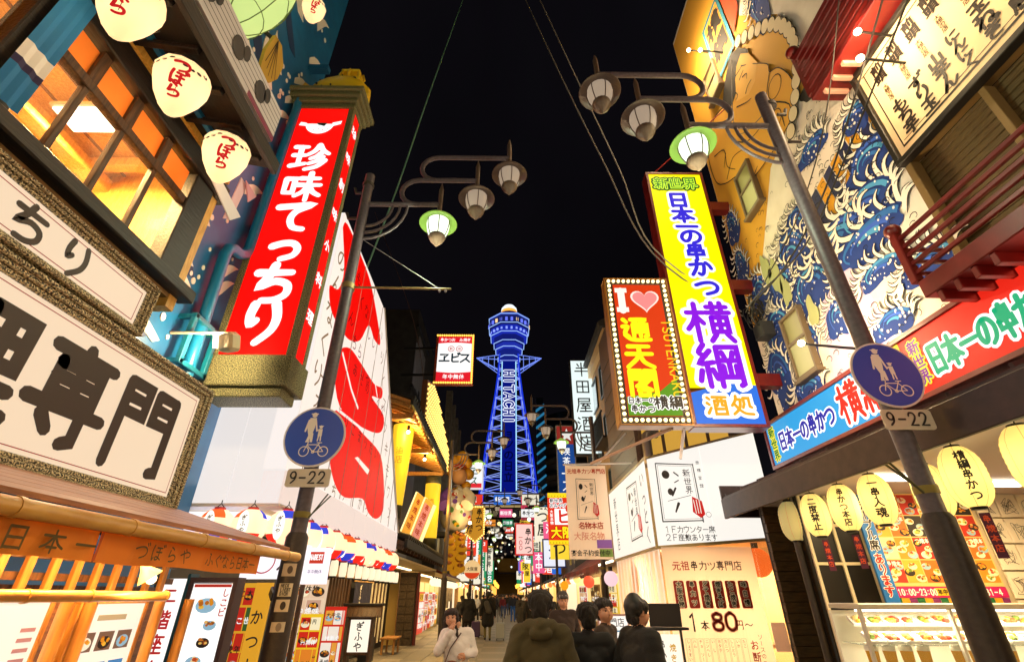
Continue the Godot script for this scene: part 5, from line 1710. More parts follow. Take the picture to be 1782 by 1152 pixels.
func hook(g, f, x, y, s, flip, l):       # one inked curl of foam
	var pts = PackedVector2Array()
	for k in 8:
		var t = k / 7.0
		var a = 0.4 + t * 4.2
		var r = s * (1.0 - 0.72 * t)
		pts.append(P2(x + cos(a) * r * flip, y + sin(a) * r))
	g.ribbon(f, pts, s * 0.2, l, 0.6, false)

func blob(cx, cy, rx, ry, sd, n = 26, amp = 0.14):
	var rng = RandomNumberGenerator.new()
	rng.seed = sd
	var p1 = rng.randf() * TAU
	var p2 = rng.randf() * TAU
	var out = []
	for k in n:
		var a = TAU * k / n
		var r = 1.0 + amp * sin(3 * a + p1) + amp * 0.7 * sin(5 * a + p2)
		out.append(P2(cx + cos(a) * rx * r, cy + sin(a) * ry * r))
	return out

func mural_building():
	var b = thing("mural_building", "tall corner building painted with waves and a wrestler", "building", V(6.5, 0, 4.5))
	var E = 8.15
	var f = Frame.new(V(4.9, 0, E), P3(0, 0, 1), P3(0, 1, 0))
	var D = func(d, y): return P2(E - d, y)
	var g = U(M.mural_cream)
	# wall with openings: windows at depth 6.62..7.2 and the shuttered one near
	g.slab(f, 0.0, 2.9, E - 0.4, 4.72, -0.25, 0.0)
	g.slab(f, 0.0, 4.72, E - 7.2, 16.0, -0.25, 0.0); g.slab(f, E - 7.2, 5.87, E - 6.62, 8.25, -0.25, 0.0); g.slab(f, E - 7.2, 9.35, E - 6.62, 11.8, -0.25, 0.0); g.slab(f, E - 7.2, 12.75, E - 6.62, 16.0, -0.25, 0.0)
	g.slab(f, E - 6.62, 4.72, E - 4.02, 16.0, -0.25, 0.0); g.slab(f, E - 4.02, 7.9, E - 0.4, 16.0, -0.25, 0.0)
	g.box(V(6.4, 9.5, E - 0.13), P3(2.5, 13.0, 0.25))
	part("wall", g, b)
	# windows
	for q in [[4.72, 5.87], [8.25, 9.35], [11.8, 12.75]]:
		var w = Node3D.new()
		w.name = "window"
		b.add_child(w, true)
		g = U(pm("#6a5a44", 0.5))
		g.frame_of(f, E - 7.2, q[0], E - 6.62, q[1], 0.05, -0.1, 0.11, 0.006)
		g.slab(f, E - 7.15, lerpf(q[0], q[1], 0.52), E - 6.67, lerpf(q[0], q[1], 0.52) + 0.05, -0.1, 0.1)
		part("frame", g, w)
		g = U(pm("#8d8a5e", 0.25))
		g.rect(f, E - 7.15, lerpf(q[0], q[1], 0.57), E - 6.67, q[1] - 0.05, 0.06)
		part("pane", g, w)
		g = U(pm("#a8ab82", 0.25))
		g.rect(f, E - 7.15, q[0] + 0.05, E - 6.67, lerpf(q[0], q[1], 0.52), 0.075)
		part("pane", g, w)
		g = U(pm("#6a5a44", 0.5))
		g.slab(f, E - 7.24, q[0] - 0.06, E - 6.58, q[0], -0.1, 0.14, 0.008)
		part("sill", g, w)
	var w = Node3D.new()
	w.name = "shuttered_window"
	b.add_child(w)
	for k in 34:
		g = U(grain("shutter", "#4a3a1c", "#6a552b", 0.03, P3(0.6, 3, 0.6), 0.6, 0.2))
		g.slab(f, E - 4.02, 4.72 + 0.045 * k, E - 0.4, 4.762 + 0.045 * k, -0.16, -0.12 + 0.012 * (k % 2), 0.004)
		part("slat", g, w)
	g = U(pm("#7a6238", 0.5))
	g.slab(f, E - 4.06, 4.72, E - 3.97, 6.24, -0.1, 0.03, 0.006); g.slab(f, E - 3.05, 4.72, E - 2.98, 6.22, -0.1, 0.02, 0.006); g.slab(f, E - 4.06, 6.24, E - 0.4, 6.3, -0.1, 0.03, 0.006)
	part("frame", g, w)
	# painted ground of the mural: warm sky, pale foam fields, lilac mound
	g = U(pm("#d9a233", 0.85))
	g.poly(f, [D.call(8.14, 8.6), D.call(8.14, 15.9), D.call(5.3, 15.9), D.call(5.5, 12.4), D.call(4.7, 10.9), D.call(4.8, 9.0), D.call(6.2, 8.6), D.call(7.22, 7.3), D.call(7.5, 6.6), D.call(8.14, 6.2)], 0.002)
	part("painted_gold_field", g, b)
	g = U(pm("#e9ddd0", 0.85))
	g.poly(f, curve_through([D.call(5.9, 8.5), D.call(5.0, 8.7), D.call(4.5, 8.2), D.call(4.05, 7.6), D.call(4.05, 6.2), D.call(4.9, 6.9), D.call(5.6, 7.4)]), 0.0045)
	part("painted_foam", g, b)
	g = U(pm("#cdb6d2", 0.85))
	g.poly(f, [D.call(6.5, 4.3), D.call(6.35, 5.2), D.call(6.1, 5.75), D.call(5.75, 5.9), D.call(5.4, 5.75), D.call(5.2, 5.1), D.call(5.1, 4.3)], 0.006)
	part("painted_mound", g, b)
	g = U(pm("#e6dccb", 0.85))
	g.poly(f, [D.call(5.2, 4.3), D.call(5.3, 5.3), D.call(5.0, 5.75), D.call(4.6, 5.6), D.call(4.3, 5.1), D.call(4.1, 4.5)], 0.008)
	part("painted_mound", g, b)
	# bands of navy and yellow
	for k in 9:
		g = U(pm("#1f2350" if k % 2 else "#dd9c18", 0.6))
		var d = 5.75 - 0.2 * k
		g.poly(f, [D.call(d, 6.35 + 0.06 * k), D.call(d - 0.2, 6.42 + 0.06 * k), D.call(d - 0.12, 7.25 + 0.04 * k), D.call(d + 0.06, 7.2 + 0.04 * k)], 0.007)
		part("painted_band", g, b)
	# generic swelling waves: dark belly with dots, blue stripes, a fringe of pale inked fingers
	var rng = RandomNumberGenerator.new()
	rng.seed = 77
	var wv = [[6.45, 6.75, 0.46, 0.5], [6.95, 6.45, 0.4, 0.45], [7.4, 5.75, 0.42, 0.5], [7.75, 5.0, 0.36, 0.6], [5.5, 6.22, 0.62, 0.34], [4.85, 6.25, 0.6, 0.34], [5.0, 5.85, 0.75, 0.24], [4.45, 6.75, 0.48, 0.34], [6.3, 5.95, 0.5, 0.4], [6.8, 5.2, 0.32, 0.4], [7.6, 6.75, 0.34, 0.42], [4.4, 5.0, 0.4, 0.2], [5.15, 4.65, 0.36, 0.18], [4.55, 12.2, 0.55, 0.5], [4.95, 11.7, 0.3, 0.7], [4.6, 13.3, 0.5, 0.6], [7.85, 8.6, 0.24, 0.45], [7.95, 7.6, 0.24, 0.45], [6.05, 7.1, 0.3, 0.34], [5.95, 5.2, 0.3, 0.3], [4.3, 7.5, 0.3, 0.22], [5.2, 7.9, 0.4, 0.2], [7.1, 4.55, 0.4, 0.24], [5.0, 5.35, 0.4, 0.16]]
	var ink0 = pm("#14141c", 0.85)
	for i in wv.size():
		var q = wv[i]
		var L = 0.0095 + 0.0003 * i
		g = U(pm("#1b3a86", 0.85))
		g.poly(f, blob(E - q[0], q[1], q[2], q[3], 40 + i), L)
		for j in 3:
			g.use(pm(["#2a6cb8", "#3560c8", "#4a9ad0"][(i + j) % 3], 0.85))
			var hk = []
			for k in 13:
				var t = k / 12.0
				var a = 0.1 + t * (3.5 - 0.5 * j)
				hk.append(P2(E - q[0] + cos(a) * q[2] * (0.82 - 0.24 * j) * (1.0 - 0.3 * t), q[1] + sin(a) * q[3] * (0.8 - 0.24 * j)))
			g.ribbon(f, hk, q[2] * 0.13, L + 0.0085 + 0.0002 * j, 0.75, false)
		g.use(pm("#efe9de", 0.85))
		for k in 22:
			var a = rng.randf() * TAU
			var r = sqrt(rng.randf()) * 0.92
			var s = rng.randf_range(0.007, 0.022)
			g.disc(f, E - q[0] + cos(a) * r * q[2], q[1] + sin(a) * r * q[3], s, L + 0.0105 + 0.00004 * k, 6, s * 1.2)
		part("painted_wave", g, b)
		g = Geo.new()
		var nf = 13
		for k in nf:
			var a = -0.3 + k * 3.9 / nf
			var c = P2(E - q[0] + cos(a) * q[2] * 0.96, q[1] + sin(a) * q[3] * 0.96)
			var s: float = (0.12 + q[2] * 0.3) * rng.randf_range(0.7, 1.15)
			for m in 2:
				var top = []
				var bot = []
				for j in 7:
					var t = j / 6.0
					var p = P2(t * s, sin(t * 2.6) * s * 0.42)
					var wd = s * (0.16 * (1.0 - t * 0.8)) + (0.016 if m == 0 else 0.0)
					top.append(c + (p + P2(0, wd)).rotated(a * 0.8 + 0.5))
					bot.append(c + (p - P2(0, wd)).rotated(a * 0.8 + 0.5))
				bot.reverse()
				g.use(ink0 if m == 0 else pm("#f1ebdf", 0.85))
				for j in 6: g.quad(f.p(bot[6 - j].x, bot[6 - j].y, L + 0.013 + 0.0012 * m + 0.00006 * k), f.p(bot[5 - j].x, bot[5 - j].y, L + 0.013 + 0.0012 * m + 0.00006 * k), f.p(top[j + 1].x, top[j + 1].y, L + 0.013 + 0.0012 * m + 0.00006 * k), f.p(top[j].x, top[j].y, L + 0.013 + 0.0012 * m + 0.00006 * k))
		part("painted_crest", g, b)
	for bt in 3:
		g = U(pm("#16161c", 0.85))
		for k in 90:
			var d = rng.randf_range(4.1, 8.05)
			var y = rng.randf_range(4.3, 8.2) if bt < 2 else rng.randf_range(6.6, 8.5)
			if bt == 2: d = rng.randf_range(4.2, 5.6)
			hook(g, f, E - d, y, rng.randf_range(0.04, 0.085), 1 if k % 2 else -1, 0.0275 + 0.00004 * k + 0.0002 * bt)
		part("painted_curl", g, b)
	g = U(pm("#a9b07a", 0.85))
	for q in [[7.2, 7.0, 0.14], [7.0, 6.7, 0.16], [6.85, 6.3, 0.13], [6.4, 5.6, 0.12]]: g.poly(f, blob(E - q[0], q[1], q[2], q[2] * 2.2, int(q[1] * 10)), 0.033)
	part("painted_weed", g, b)
	# the wrestler: broad generic figure in flat skin tone with ink lines
	g = U(pm("#e2a63a", 0.85))
	g.poly(f, [D.call(6.46, 10.99), D.call(6.08, 10.55), D.call(5.73, 10.54), D.call(5.61, 10.88), D.call(5.30, 10.37), D.call(5.32, 10.16), D.call(5.11, 9.95), D.call(4.97, 9.50), D.call(4.98, 9.05), D.call(5.24, 8.81), D.call(5.70, 8.75), D.call(6.16, 8.78), D.call(6.69, 8.89), D.call(7.09, 9.37), D.call(7.60, 9.67), D.call(7.93, 10.07), D.call(7.96, 10.84), D.call(7.67, 11.28), D.call(7.19, 11.45)], 0.0345)
	part("painted_wrestler", g, b)
	g = U(pm("#ebb552", 0.85))
	g.poly(f, [D.call(5.82, 11.62), D.call(5.60, 11.2), D.call(5.5, 10.75), D.call(5.73, 10.5), D.call(6.01, 10.5), D.call(6.4, 10.83), D.call(6.4, 11.18), D.call(6.15, 11.6)], 0.0375)
	part("painted_face", g, b)
	g = U(pm("#14100e", 0.85))
	g.poly(f, [D.call(6.02, 11.95), D.call(5.82, 11.78), D.call(5.59, 11.36), D.call(5.62, 11.26), D.call(5.81, 11.55), D.call(6.05, 11.5), D.call(6.22, 11.28), D.call(6.34, 11.0), D.call(6.60, 10.95), D.call(6.78, 11.12), D.call(6.84, 11.38), D.call(6.66, 11.62), D.call(6.38, 11.84), D.call(6.13, 11.98)], 0.0405)
	for ln in [[[6.45, 10.71], [6.14, 10.43], [5.98, 10.33]], [[5.32, 10.16], [5.53, 9.94], [5.66, 9.75]], [[7.71, 10.66], [7.30, 10.39], [7.36, 9.95], [7.13, 9.60]], [[7.28, 10.26], [7.48, 10.04]], [[5.45, 9.10], [5.48, 8.85]], [[6.70, 8.87], [6.46, 8.94]], [[6.18, 11.35], [6.01, 11.30], [5.94, 11.29]], [[6.11, 11.12], [5.91, 11.14]], [[6.0, 11.05], [5.86, 10.95], [5.9, 10.85]], [[6.07, 10.62], [5.95, 10.68], [5.8, 10.66]], [[5.92, 11.3], [5.78, 11.12]], [[6.48, 11.18], [6.38, 11.13], [6.30, 10.90], [6.40, 10.88]], [[5.57, 9.63], [5.21, 9.06], [5.38, 8.75]], [[6.9, 10.2], [6.5, 9.7], [6.0, 9.5]], [[7.5, 9.7], [7.1, 9.9], [6.7, 9.7]], [[6.46, 10.99], [7.19, 11.45], [7.67, 11.28], [7.96, 10.84], [7.93, 10.07], [7.6, 9.67], [7.09, 9.37], [6.69, 8.89], [6.16, 8.78], [5.7, 8.75], [5.24, 8.81], [4.98, 9.05], [4.97, 9.5], [5.11, 9.95], [5.32, 10.16], [5.3, 10.37], [5.61, 10.88]]]:
		var p = PackedVector2Array()
		for q in ln: p.append(D.call(q[0], q[1]))
		g.ribbon(f, curve_through(p), 0.03, 0.041, 0.5)
	for q in [[5.35, 9.75, 0.2], [5.6, 9.2, 0.16]]: g.ring(f, E - q[0], q[1], q[2], q[2] + 0.018, 0.041, 20)
	part("painted_ink", g, b)
	# rope collar of pale links
	for k in 17:
		var t = k / 16.0
		var c = P2(E - (5.75 - 1.15 * sin(t * PI * 0.9)), lerpf(11.9, 8.6, t))
		g = U(pm("#16110d", 0.85)).disc(f, c.x, c.y, 0.135, 0.0425 + 0.0004 * k, 12, 0.16)
		g.use(pm("#e4d3b2", 0.85)).disc(f, c.x, c.y, 0.115, 0.0465 + 0.0004 * k, 12, 0.14)
		part("painted_rope_link", g, b)
	g = U(pm("#18120f", 0.85))
	for q in [[4.3, 9.0, 0.3, 0.35], [4.15, 8.4, 0.25, 0.3], [4.75, 8.8, 0.22, 0.2]]: g.poly(f, blob(E - q[0], q[1], q[2], q[3], 9), 0.034)
	part("painted_shape", g, b)
	# painted plaque near the top
	g = U(pm("#1c6a86", 0.85)).poly(f, [D.call(6.75, 12.0), D.call(6.75, 14.0), D.call(5.85, 14.0), D.call(5.85, 12.0)], 0.034)
	g.use(pm("#c98a2c", 0.85)).poly(f, [D.call(6.65, 12.12), D.call(6.65, 13.88), D.call(5.95, 13.88), D.call(5.95, 12.12)], 0.0375)
	g.use(pm("#c8401e", 0.85)).poly(f, [D.call(5.8, 12.2), D.call(5.8, 15.0), D.call(5.25, 15.0), D.call(5.4, 12.6)], 0.034)
	write(g, f, "横綱", E - 6.6, 13.75, 0.62, [[pm("#14100e", 0.85), 0.0]], 0.2, {"down": true, "adv": 1.2, "l": 0.041})
	part("painted_plaque", g, b)
	# ranking board
	var r = thing("ranking_board", "black framed white board of columns of heavy black writing", "sign", V(4.75, 6.2, 2.6))
	f = Frame.new(V(4.82, 0, 4.06), P3(0, 0, 1), P3(0, 1, 0))
	g = U(pm("#e8cfa4", 0.75))
	g.slab(f, 0.08, 6.3, 3.6, 7.88, -0.06, 0.0)
	part("panel", g, r)
	g = U(pm("#15110c", 0.5))
	g.frame_of(f, 0.0, 6.22, 3.7, 7.95, 0.075, -0.07, 0.05, 0.008)
	part("frame", g, r)
	g = U(pm("#1c1510", 0.6))
	for q in [[0.16, 6.4, 3.6, 6.43], [0.16, 6.431, 0.175, 7.8], [0.2, 6.47, 3.6, 6.48], [0.13, 7.78, 3.6, 7.8]]: g.rect(f, q[0], q[1], q[2], q[3], 0.003)
	part("ruled_line", g, r)
	var ink = pm("#1d150e", 0.6)
	g = Geo.new()
	var cols = ["もち芋", "ずり玉", "山芋ん", "にんにく", "玉ねぎ", "しし唐", "れんこん", "銀なん", "ねぎ", "きのこ", "たこ", "いか"]
	for i in 12:
		var x = 0.24 + 0.275 * i
		write(g, f, "前頭", x + 0.02, 7.75, 0.17, [[ink, 0.0]], 0.17, {"down": true, "adv": 0.98})
		write(g, f, "大銀の店", x + 0.06, 7.36, 0.075, [[pm("#4a3012", 0.6), 0.0]], 0.12, {"down": true, "adv": 0.95})
		var c: String = cols[i]
		var s = 0.21 if c.length() < 4 else 0.165
		write(g, f, c, x + 0.02, 7.03, s, [[ink, 0.0]], 0.17, {"down": true, "adv": 0.9})
	part("lettering", g, r)
	# red balcony low on the wall, red canopy above with lamps
	var bl = thing("red_balcony", "dark red slatted wooden balcony with a ball post below the shuttered window", "balcony", V(4.6, 4.3, 2.4))
	g = U(M.red_paint)
	g.box(V(4.62, 4.44, 2.25), P3(0.55, 0.2, 3.7), Basis.IDENTITY, 0.012)
	part("floor_beam", g, bl)
	for k in 5:
		g = U(M.red_paint)
		g.box(V(4.36, 4.64 + 0.115 * k, 2.28), P3(0.04, 0.05, 3.64), Basis.IDENTITY, 0.008)
		part("rail", g, bl)
	g = U(M.red_paint)
	g.box(V(4.36, 4.86, 4.1), P3(0.09, 0.64, 0.09), Basis.IDENTITY, 0.01)
	part("post", g, bl)
	g = U(M.red_paint)
	g.ball(V(4.36, 5.24, 4.1), 0.085, 12, 8)
	part("ball_finial", g, bl)
	for k in 4:
		g = U(M.red_paint)
		g.box(V(4.62, 4.28, 3.95 - 0.2 * k), P3(0.5, 0.12, 0.06), Basis.IDENTITY, 0.006)
		part("bracket", g, bl)
	g = U(M.red_paint)
	for k in 3: g.box(V(4.62, 4.66 + 0.16 * k, 4.1), P3(0.46, 0.04, 0.04), Basis.IDENTITY, 0.006)
	part("end_rail", g, bl)
	var cn = thing("red_canopy", "dark red boarded canopy with white brackets above the ranking board", "canopy", V(4.7, 8.2, 2.4))
	for k in 7:
		g = U(M.red_paint)
		g.box(V(4.48, 8.1 + 0.14 * k, 2.3), P3(0.06, 0.12, 4.1), Basis.IDENTITY, 0.012)
		part("board", g, cn)
	g = U(M.red_paint)
	g.box(V(4.68, 8.0, 2.3), P3(0.48, 0.08, 4.16), Basis.IDENTITY, 0.012)
	part("floor_beam", g, cn)
	g = U(M.red_paint)
	g.box(V(4.5, 8.6, 4.38), P3(0.09, 1.0, 0.09), Basis.IDENTITY, 0.01); g.ball(V(4.5, 9.16, 4.38), 0.1, 12, 8)
	part("post", g, cn)
	for k in 3:
		g = U(pm("#d9a08a", 0.5))
		g.box(V(4.68, 7.93, 4.2 - 0.2 * k), P3(0.34, 0.06, 0.06), Basis.IDENTITY, 0.006)
		part("bracket", g, cn)
	# lamps; near board one is out of view, band sign flood is added
	for q in [[4.3, 7.38, 3.4, 1.6, "bright bare spot lamp in front of the ranking board"], [4.42, 7.88, 3.36, 1.3, "small bright spot lamp under the red canopy"], [4.4, 13.28, 6.75, 5.0, "bright outer spot lamp high at the wall corner"], [4.36, 12.48, 6.28, 5.0, "bright inner spot lamp high beside the painted plaque"], [4.5, 7.42, 2.1, 1.6, "bright out of view spot lamp over the near end of the ranking board"], [3.95, 4.6, 5.6, 5.0, "added small flood lamp on the band sign lighting the mural"]]:
		var l = thing("spot_lamp", q[4], "lamp", V(q[0], q[1], q[2]))
		g = U(em("#fff0c8", 14.0))
		g.ball(V(q[0], q[1], q[2]), 0.045, 10, 6)
		part("bulb", g, l)
		g = U(M.black)
		g.tube([V(q[0] + 0.03, q[1], q[2]), V(q[0] + 0.12, q[1] - 0.02, q[2]), V(4.9, q[1] - 0.1, q[2])], 0.018, 6)
		part("arm", g, l)
		omni(l, V(q[0], q[1], q[2]), "#ffdcaa", q[3], 0.045)

func kushi_lantern(c, r, h, label, text, tag):
	var t = thing("oval_lantern", label, "lantern", c - P3(0, h, 0), "pale yellow lanterns under the dark roof")
	var prof = []
	for k in 23:
		var u = k / 22.0
		var y = lerpf(1.0, -1.0, u)
		var rr = r * pow(1.0 - pow(absf(y), 3.2) * 0.62, 0.8)
		prof.append(P2(rr * (1.0 + (0.022 if k % 2 else 0.0)), y * h))
	var g = U(lan("#fbefae", 0.28))
	g.lathe(prof, 22, Transform3D(Basis.IDENTITY, c))
	part("shade", g, t)
	g = U(pm("#b59a4a", 0.7))
	for i in 8:
		var pts = []
		for q in prof: pts.append(c + P3(cos(TAU * i / 8) * (q.x + 0.001), q.y, sin(TAU * i / 8) * (q.x + 0.001)))
		g.tube(pts, 0.0013, 4, false)
	part("seams", g, t)
	g = U(M.black)
	g.lathe([P2(0.0, -h * 1.08), P2(prof[22].x * 0.8, -h * 1.08), P2(prof[22].x * 0.85, -h)], 16, Transform3D(Basis.IDENTITY, c))
	part("foot_ring", g, t)
	g = U(M.black)
	g.lathe([P2(prof[0].x * 0.85, h), P2(prof[0].x * 0.8, h * 1.08), P2(0, h * 1.08)], 16, Transform3D(Basis.IDENTITY, c))
	g.tube([c + P3(0, h * 1.06, 0), c + P3(0, h + 0.22, 0)], 0.005, 5)
	part("cap", g, t)
	if text:
		var a = -0.62
		var dir = P3(sin(a), 0, cos(a))
		g = Geo.new()
		var s: float = minf(r * 0.62, 2.0 * h * 0.8 / text.length())
		for i in text.length():
			var y: float = h * 0.78 - i * s * 1.02
			var rr = r * pow(1.0 - pow(absf(clampf((y - s * 0.5) / h, -1, 1)), 3.2) * 0.62, 0.8) * 1.015
			write(g, Frame.new(c + dir * rr, P3(cos(a), 0, -sin(a)), Vector3.UP), text[i], -s * 0.5, y, s, [[em("#17120c", 0.05), 0.0]], 0.15, {"l": 0.012})
		part("lettering", g, t)
	if tag:
		g = U(pm("#5b1c3a", 0.6))
		var f = Frame.new(c + P3(0.02, -h * 1.1 - 0.02, 0), P3(0.8, 0, 0.6), Vector3.UP)
		g.slab(f, -0.035, -0.34, 0.035, 0.0, -0.003, 0.003)
		g.use(pm("#d8452e", 0.6))
		write(g, f, "串焼本店", -0.028, -0.02, 0.056, [[pm("#e8562e", 0.6), 0.0]], 0.14, {"down": true, "adv": 1.3, "l": 0.007})
		part("paper_tag", g, t)
	omni(t, c, "#fff2c4", 0.027, 0.03)

func skewer_shop():
	# light band above the roof
	var s = thing("band_sign", "long light box band, blue end and red end with outlined characters", "sign", V(4.8, 3.6, 5.5))
	var f = Frame.new(V(4.72, 0, 8.42), P3(0, 0, 1), P3(0, 1, 0))
	var y0 = 3.62
	var y1 = 4.3
	var g = U(em("#2f9fe0", 0.9))
	g.slab(f, 0.06, y0, 3.2, y1, -0.15, 0.0)
	part("blue_panel", g, s)
	g = U(em("#f4d62a", 0.95))
	g.slab(f, 3.2, y0, 3.38, y1, -0.15, -0.001)
	part("yellow_panel", g, s)
	g = U(em("#f02a1a", 0.85))
	g.slab(f, 3.38, y0, 8.0, y1, -0.15, 0.0)
	part("red_panel", g, s)
	g = U(M.red_paint)
	g.slab(f, 0.0, y0 - 0.06, 8.0, y0, -0.16, 0.03, 0.006); g.slab(f, 0.0, y1, 8.0, y1 + 0.06, -0.16, 0.03, 0.006); g.slab(f, 0.0, y0, 0.06, y1, -0.16, 0.03, 0.006)
	part("frame", g, s)
	var white = em("#ffffff", 1.0)
	lettering(s, f, "新世界", 0.12, y1 - 0.04, 0.19, [[em("#f8ec3a", 0.9), 0.16], [em("#1c7a2a", 0.7), 0.0]], 0.13, {"down": true, "adv": 1.05})
	lettering(s, f, "日本一の串かつ", 0.38, y1 - 0.2, 0.32, [[white, 0.16], [em("#2b28a8", 0.8), 0.0]], 0.15, {"sx": 0.72, "adv": 0.96})
	lettering(s, f, "横綱", 2.06, y1 - 0.05, 0.56, [[white, 0.12], [em("#e82a18", 0.9), 0.0]], 0.12, {"sx": 0.84, "adv": 1.0})
	lettering(s, f, "新世界", 3.48, y1 - 0.06, 0.17, [[em("#f4e83a", 0.9), 0.18], [em("#8a2a9a", 0.8), 0.0]], 0.13, {"down": true, "adv": 1.05})
	lettering(s, f, "日本一の串かつ横綱", 3.68, y1 - 0.2, 0.36, [[white, 0.16], [em("#12b07a", 0.85), 0.0]], 0.15, {"sx": 0.6, "adv": 0.95})
	area(s, Frame.new(V(4.72, 3.95, 6.8), P3(0, 0, 1), P3(0, 1, 0)), 3.1, 0.66, "#7cc4ff", 0.7)
	area(s, Frame.new(V(4.72, 3.95, 2.9), P3(0, 0, 1), P3(0, 1, 0)), 4.2, 0.66, "#ff6a50", 1.0)
	# lower roof
	var r = thing("shop_roof", "dark brown metal roof with a deep eave board over the lantern row", "roof", V(4.2, 2.7, 5.5))
	g = U(M.purple_roof)
	g.prism(Frame.new(V(0, 0, 0.6), P3(1, 0, 0), P3(0, 1, 0)), [P2(3.6, 3.0), P2(4.9, 3.42), P2(4.9, 3.5), P2(3.6, 3.06)], -7.6, 0.0)
	part("roof_sheet", g, r)
	for k in 14:
		g = U(M.purple_roof)
		g.bar(V(3.61, 3.075, 0.8 + 0.56 * k), V(4.88, 3.505, 0.8 + 0.56 * k), 0.03, 0.05)
		part("seam", g, r)
	g = U(M.purple_roof)
	g.box(V(3.6, 2.88, 4.42), P3(0.05, 0.3, 7.62), Basis.IDENTITY, 0.008); g.box(V(4.24, 3.0, 8.22), P3(1.3, 0.5, 0.04))
	part("eave_board", g, r)
	g = U(pm("#b9a9a6", 0.7))
	g.box(V(5.6, 2.86, 4.3), P3(3.9, 0.05, 7.2))
	part("ceiling", g, r)
	var l = thing("unseen_tube_light", "unseen bright white ceiling tubes over the skewer shop counter", "lamp", V(5.0, 2.8, 5.0))  # unseen tubes, placed to light the counter and menu wall
	for q in [[4.6, 5.4], [5.4, 3.6], [5.6, 5.7]]:
		g = U(em("#fff2d2", 4.0))
		g.box(V(q[0], 2.79, q[1]), P3(1.0, 0.05, 0.12), Basis.IDENTITY, 0.015)
		part("tube", g, l)
		area(l, front(q[0], 2.74, q[1]), 1.0, 0.2, "#ffdca0", 3.8, 0.0).rotation = P3(-PI / 2, 0, 0)
	# lanterns
	var q = [[6.9, "", false, "pale yellow lantern without writing at the far end of the dark roof"], [6.33, "二度禁止", true, "pale yellow lantern with five narrow characters next to the plain end one"], [5.75, "串かつ本店", true, "pale yellow lantern with small writing at its side, before the blue strip sign"], [5.2, "一串入魂", false, "pale yellow lantern reading in four bold characters by the pole"], [4.75, "大阪串かつ", false, "pale yellow lantern half behind the street pole"], [4.1, "横綱串かつ", true, "big pale yellow lantern with bold characters and a red tag"], [3.5, "", false, "big plain pale yellow lantern at the near end of the dark roof"]]
	for i in q.size():
		kushi_lantern(V(3.92 if i != 4 else 4.15, 2.53, q[i][0]), 0.152, 0.245, q[i][3], q[i][1], q[i][2])
	# walls of the shop: siding, lattice, menu wall, framed cards
	var w = thing("skewer_shop", "open skewer shop with dark lattice and boarded end wall", "shop", V(5.5, 0, 6.8))
	f = front(0, 0, 7.7)
	for k in 22:
		g = U(grain("siding", "#3b2a14", "#5a4220", 0.02, P3(0.5, 3, 3), 0.6, 0.25))
		g.slab(f, 3.95, 0.13 * k, 4.95, 0.124 + 0.13 * k, -0.05, 0.012 * (k % 2 + 1), 0.004)
		part("siding_board", g, w)
	g = U(pm("#1a120a", 0.8))
	g.slab(f, 3.95, 0.0, 4.95, 2.86, -0.1, -0.055)
	part("backing", g, w)
	f = front(0, 0, 6.75)
	g = U(pm("#15110d", 0.35))
	g.slab(f, 3.95, 0.0, 4.75, 2.85, -0.05, 0.0)
	part("lattice_back", g, w)
	for k in 3:
		g = U(pm("#e2d2b0", 0.5))
		g.slab(f, 3.97 + 0.36 * k, 0.0, 4.01 + 0.36 * k, 2.85, 0.0, 0.03, 0.004)
		part("lattice_bar", g, w)
	for k in 6:
		g = U(pm("#e2d2b0", 0.5))
		g.slab(f, 3.97, 0.6 + 0.46 * k, 4.75, 0.635 + 0.46 * k, 0.0, 0.026, 0.004)
		part("lattice_bar", g, w)
	g = U(M.pole_dark)
	g.tube([V(3.92, 0, 6.9), V(3.92, 2.9, 6.9)], 0.05, 10)
	part("post", g, w)
	g = U(pm("#c9b999", 0.7))
	g.box(V(6.3, 1.45, 6.66), P3(3.2, 2.9, 0.12)); g.box(V(7.85, 1.45, 3.6), P3(0.1, 2.9, 6.0))
	part("back_wall", g, w)
	# blue strip sign
	s = thing("strip_sign", "narrow blue strip sign with white and red kana beside the menu wall", "sign", V(4.68, 1.6, 6.45))
	f = front(0, 0, 6.42)
	g = U(pm("#1a6fc0", 0.5))
	g.slab(f, 4.52, 1.56, 4.69, 2.8, -0.03, 0.0)
	part("panel", g, s)
	lettering(s, f, "テーブル席", 4.54, 2.72, 0.12, [[pm("#ffffff", 0.5), 0.1], [pm("#15151a", 0.5), 0.0]], 0.14, {"down": true, "adv": 0.98})
	lettering(s, f, "あります", 4.54, 2.1, 0.12, [[pm("#ffffff", 0.5), 0.12], [pm("#d02a20", 0.5), 0.0]], 0.15, {"down": true, "adv": 0.98})
	# menu wall
	f = front(0, 0, 6.56)
	var mn = thing("menu_wall", "large colourful menu board of dish photographs with a magenta strip", "menu", V(5.5, 1.55, 6.56))
	g = U(pm("#e8c47a", 0.6))
	g.slab(f, 4.72, 1.74, 6.15, 2.84, -0.03, 0.0)
	part("board", g, mn)
	var rng = RandomNumberGenerator.new()
	rng.seed = 31
	var tones = ["#c8321c", "#e08a24", "#2a221c", "#d8a83a", "#b52a18", "#f0d8a8", "#e86a1e"]
	var k = 0
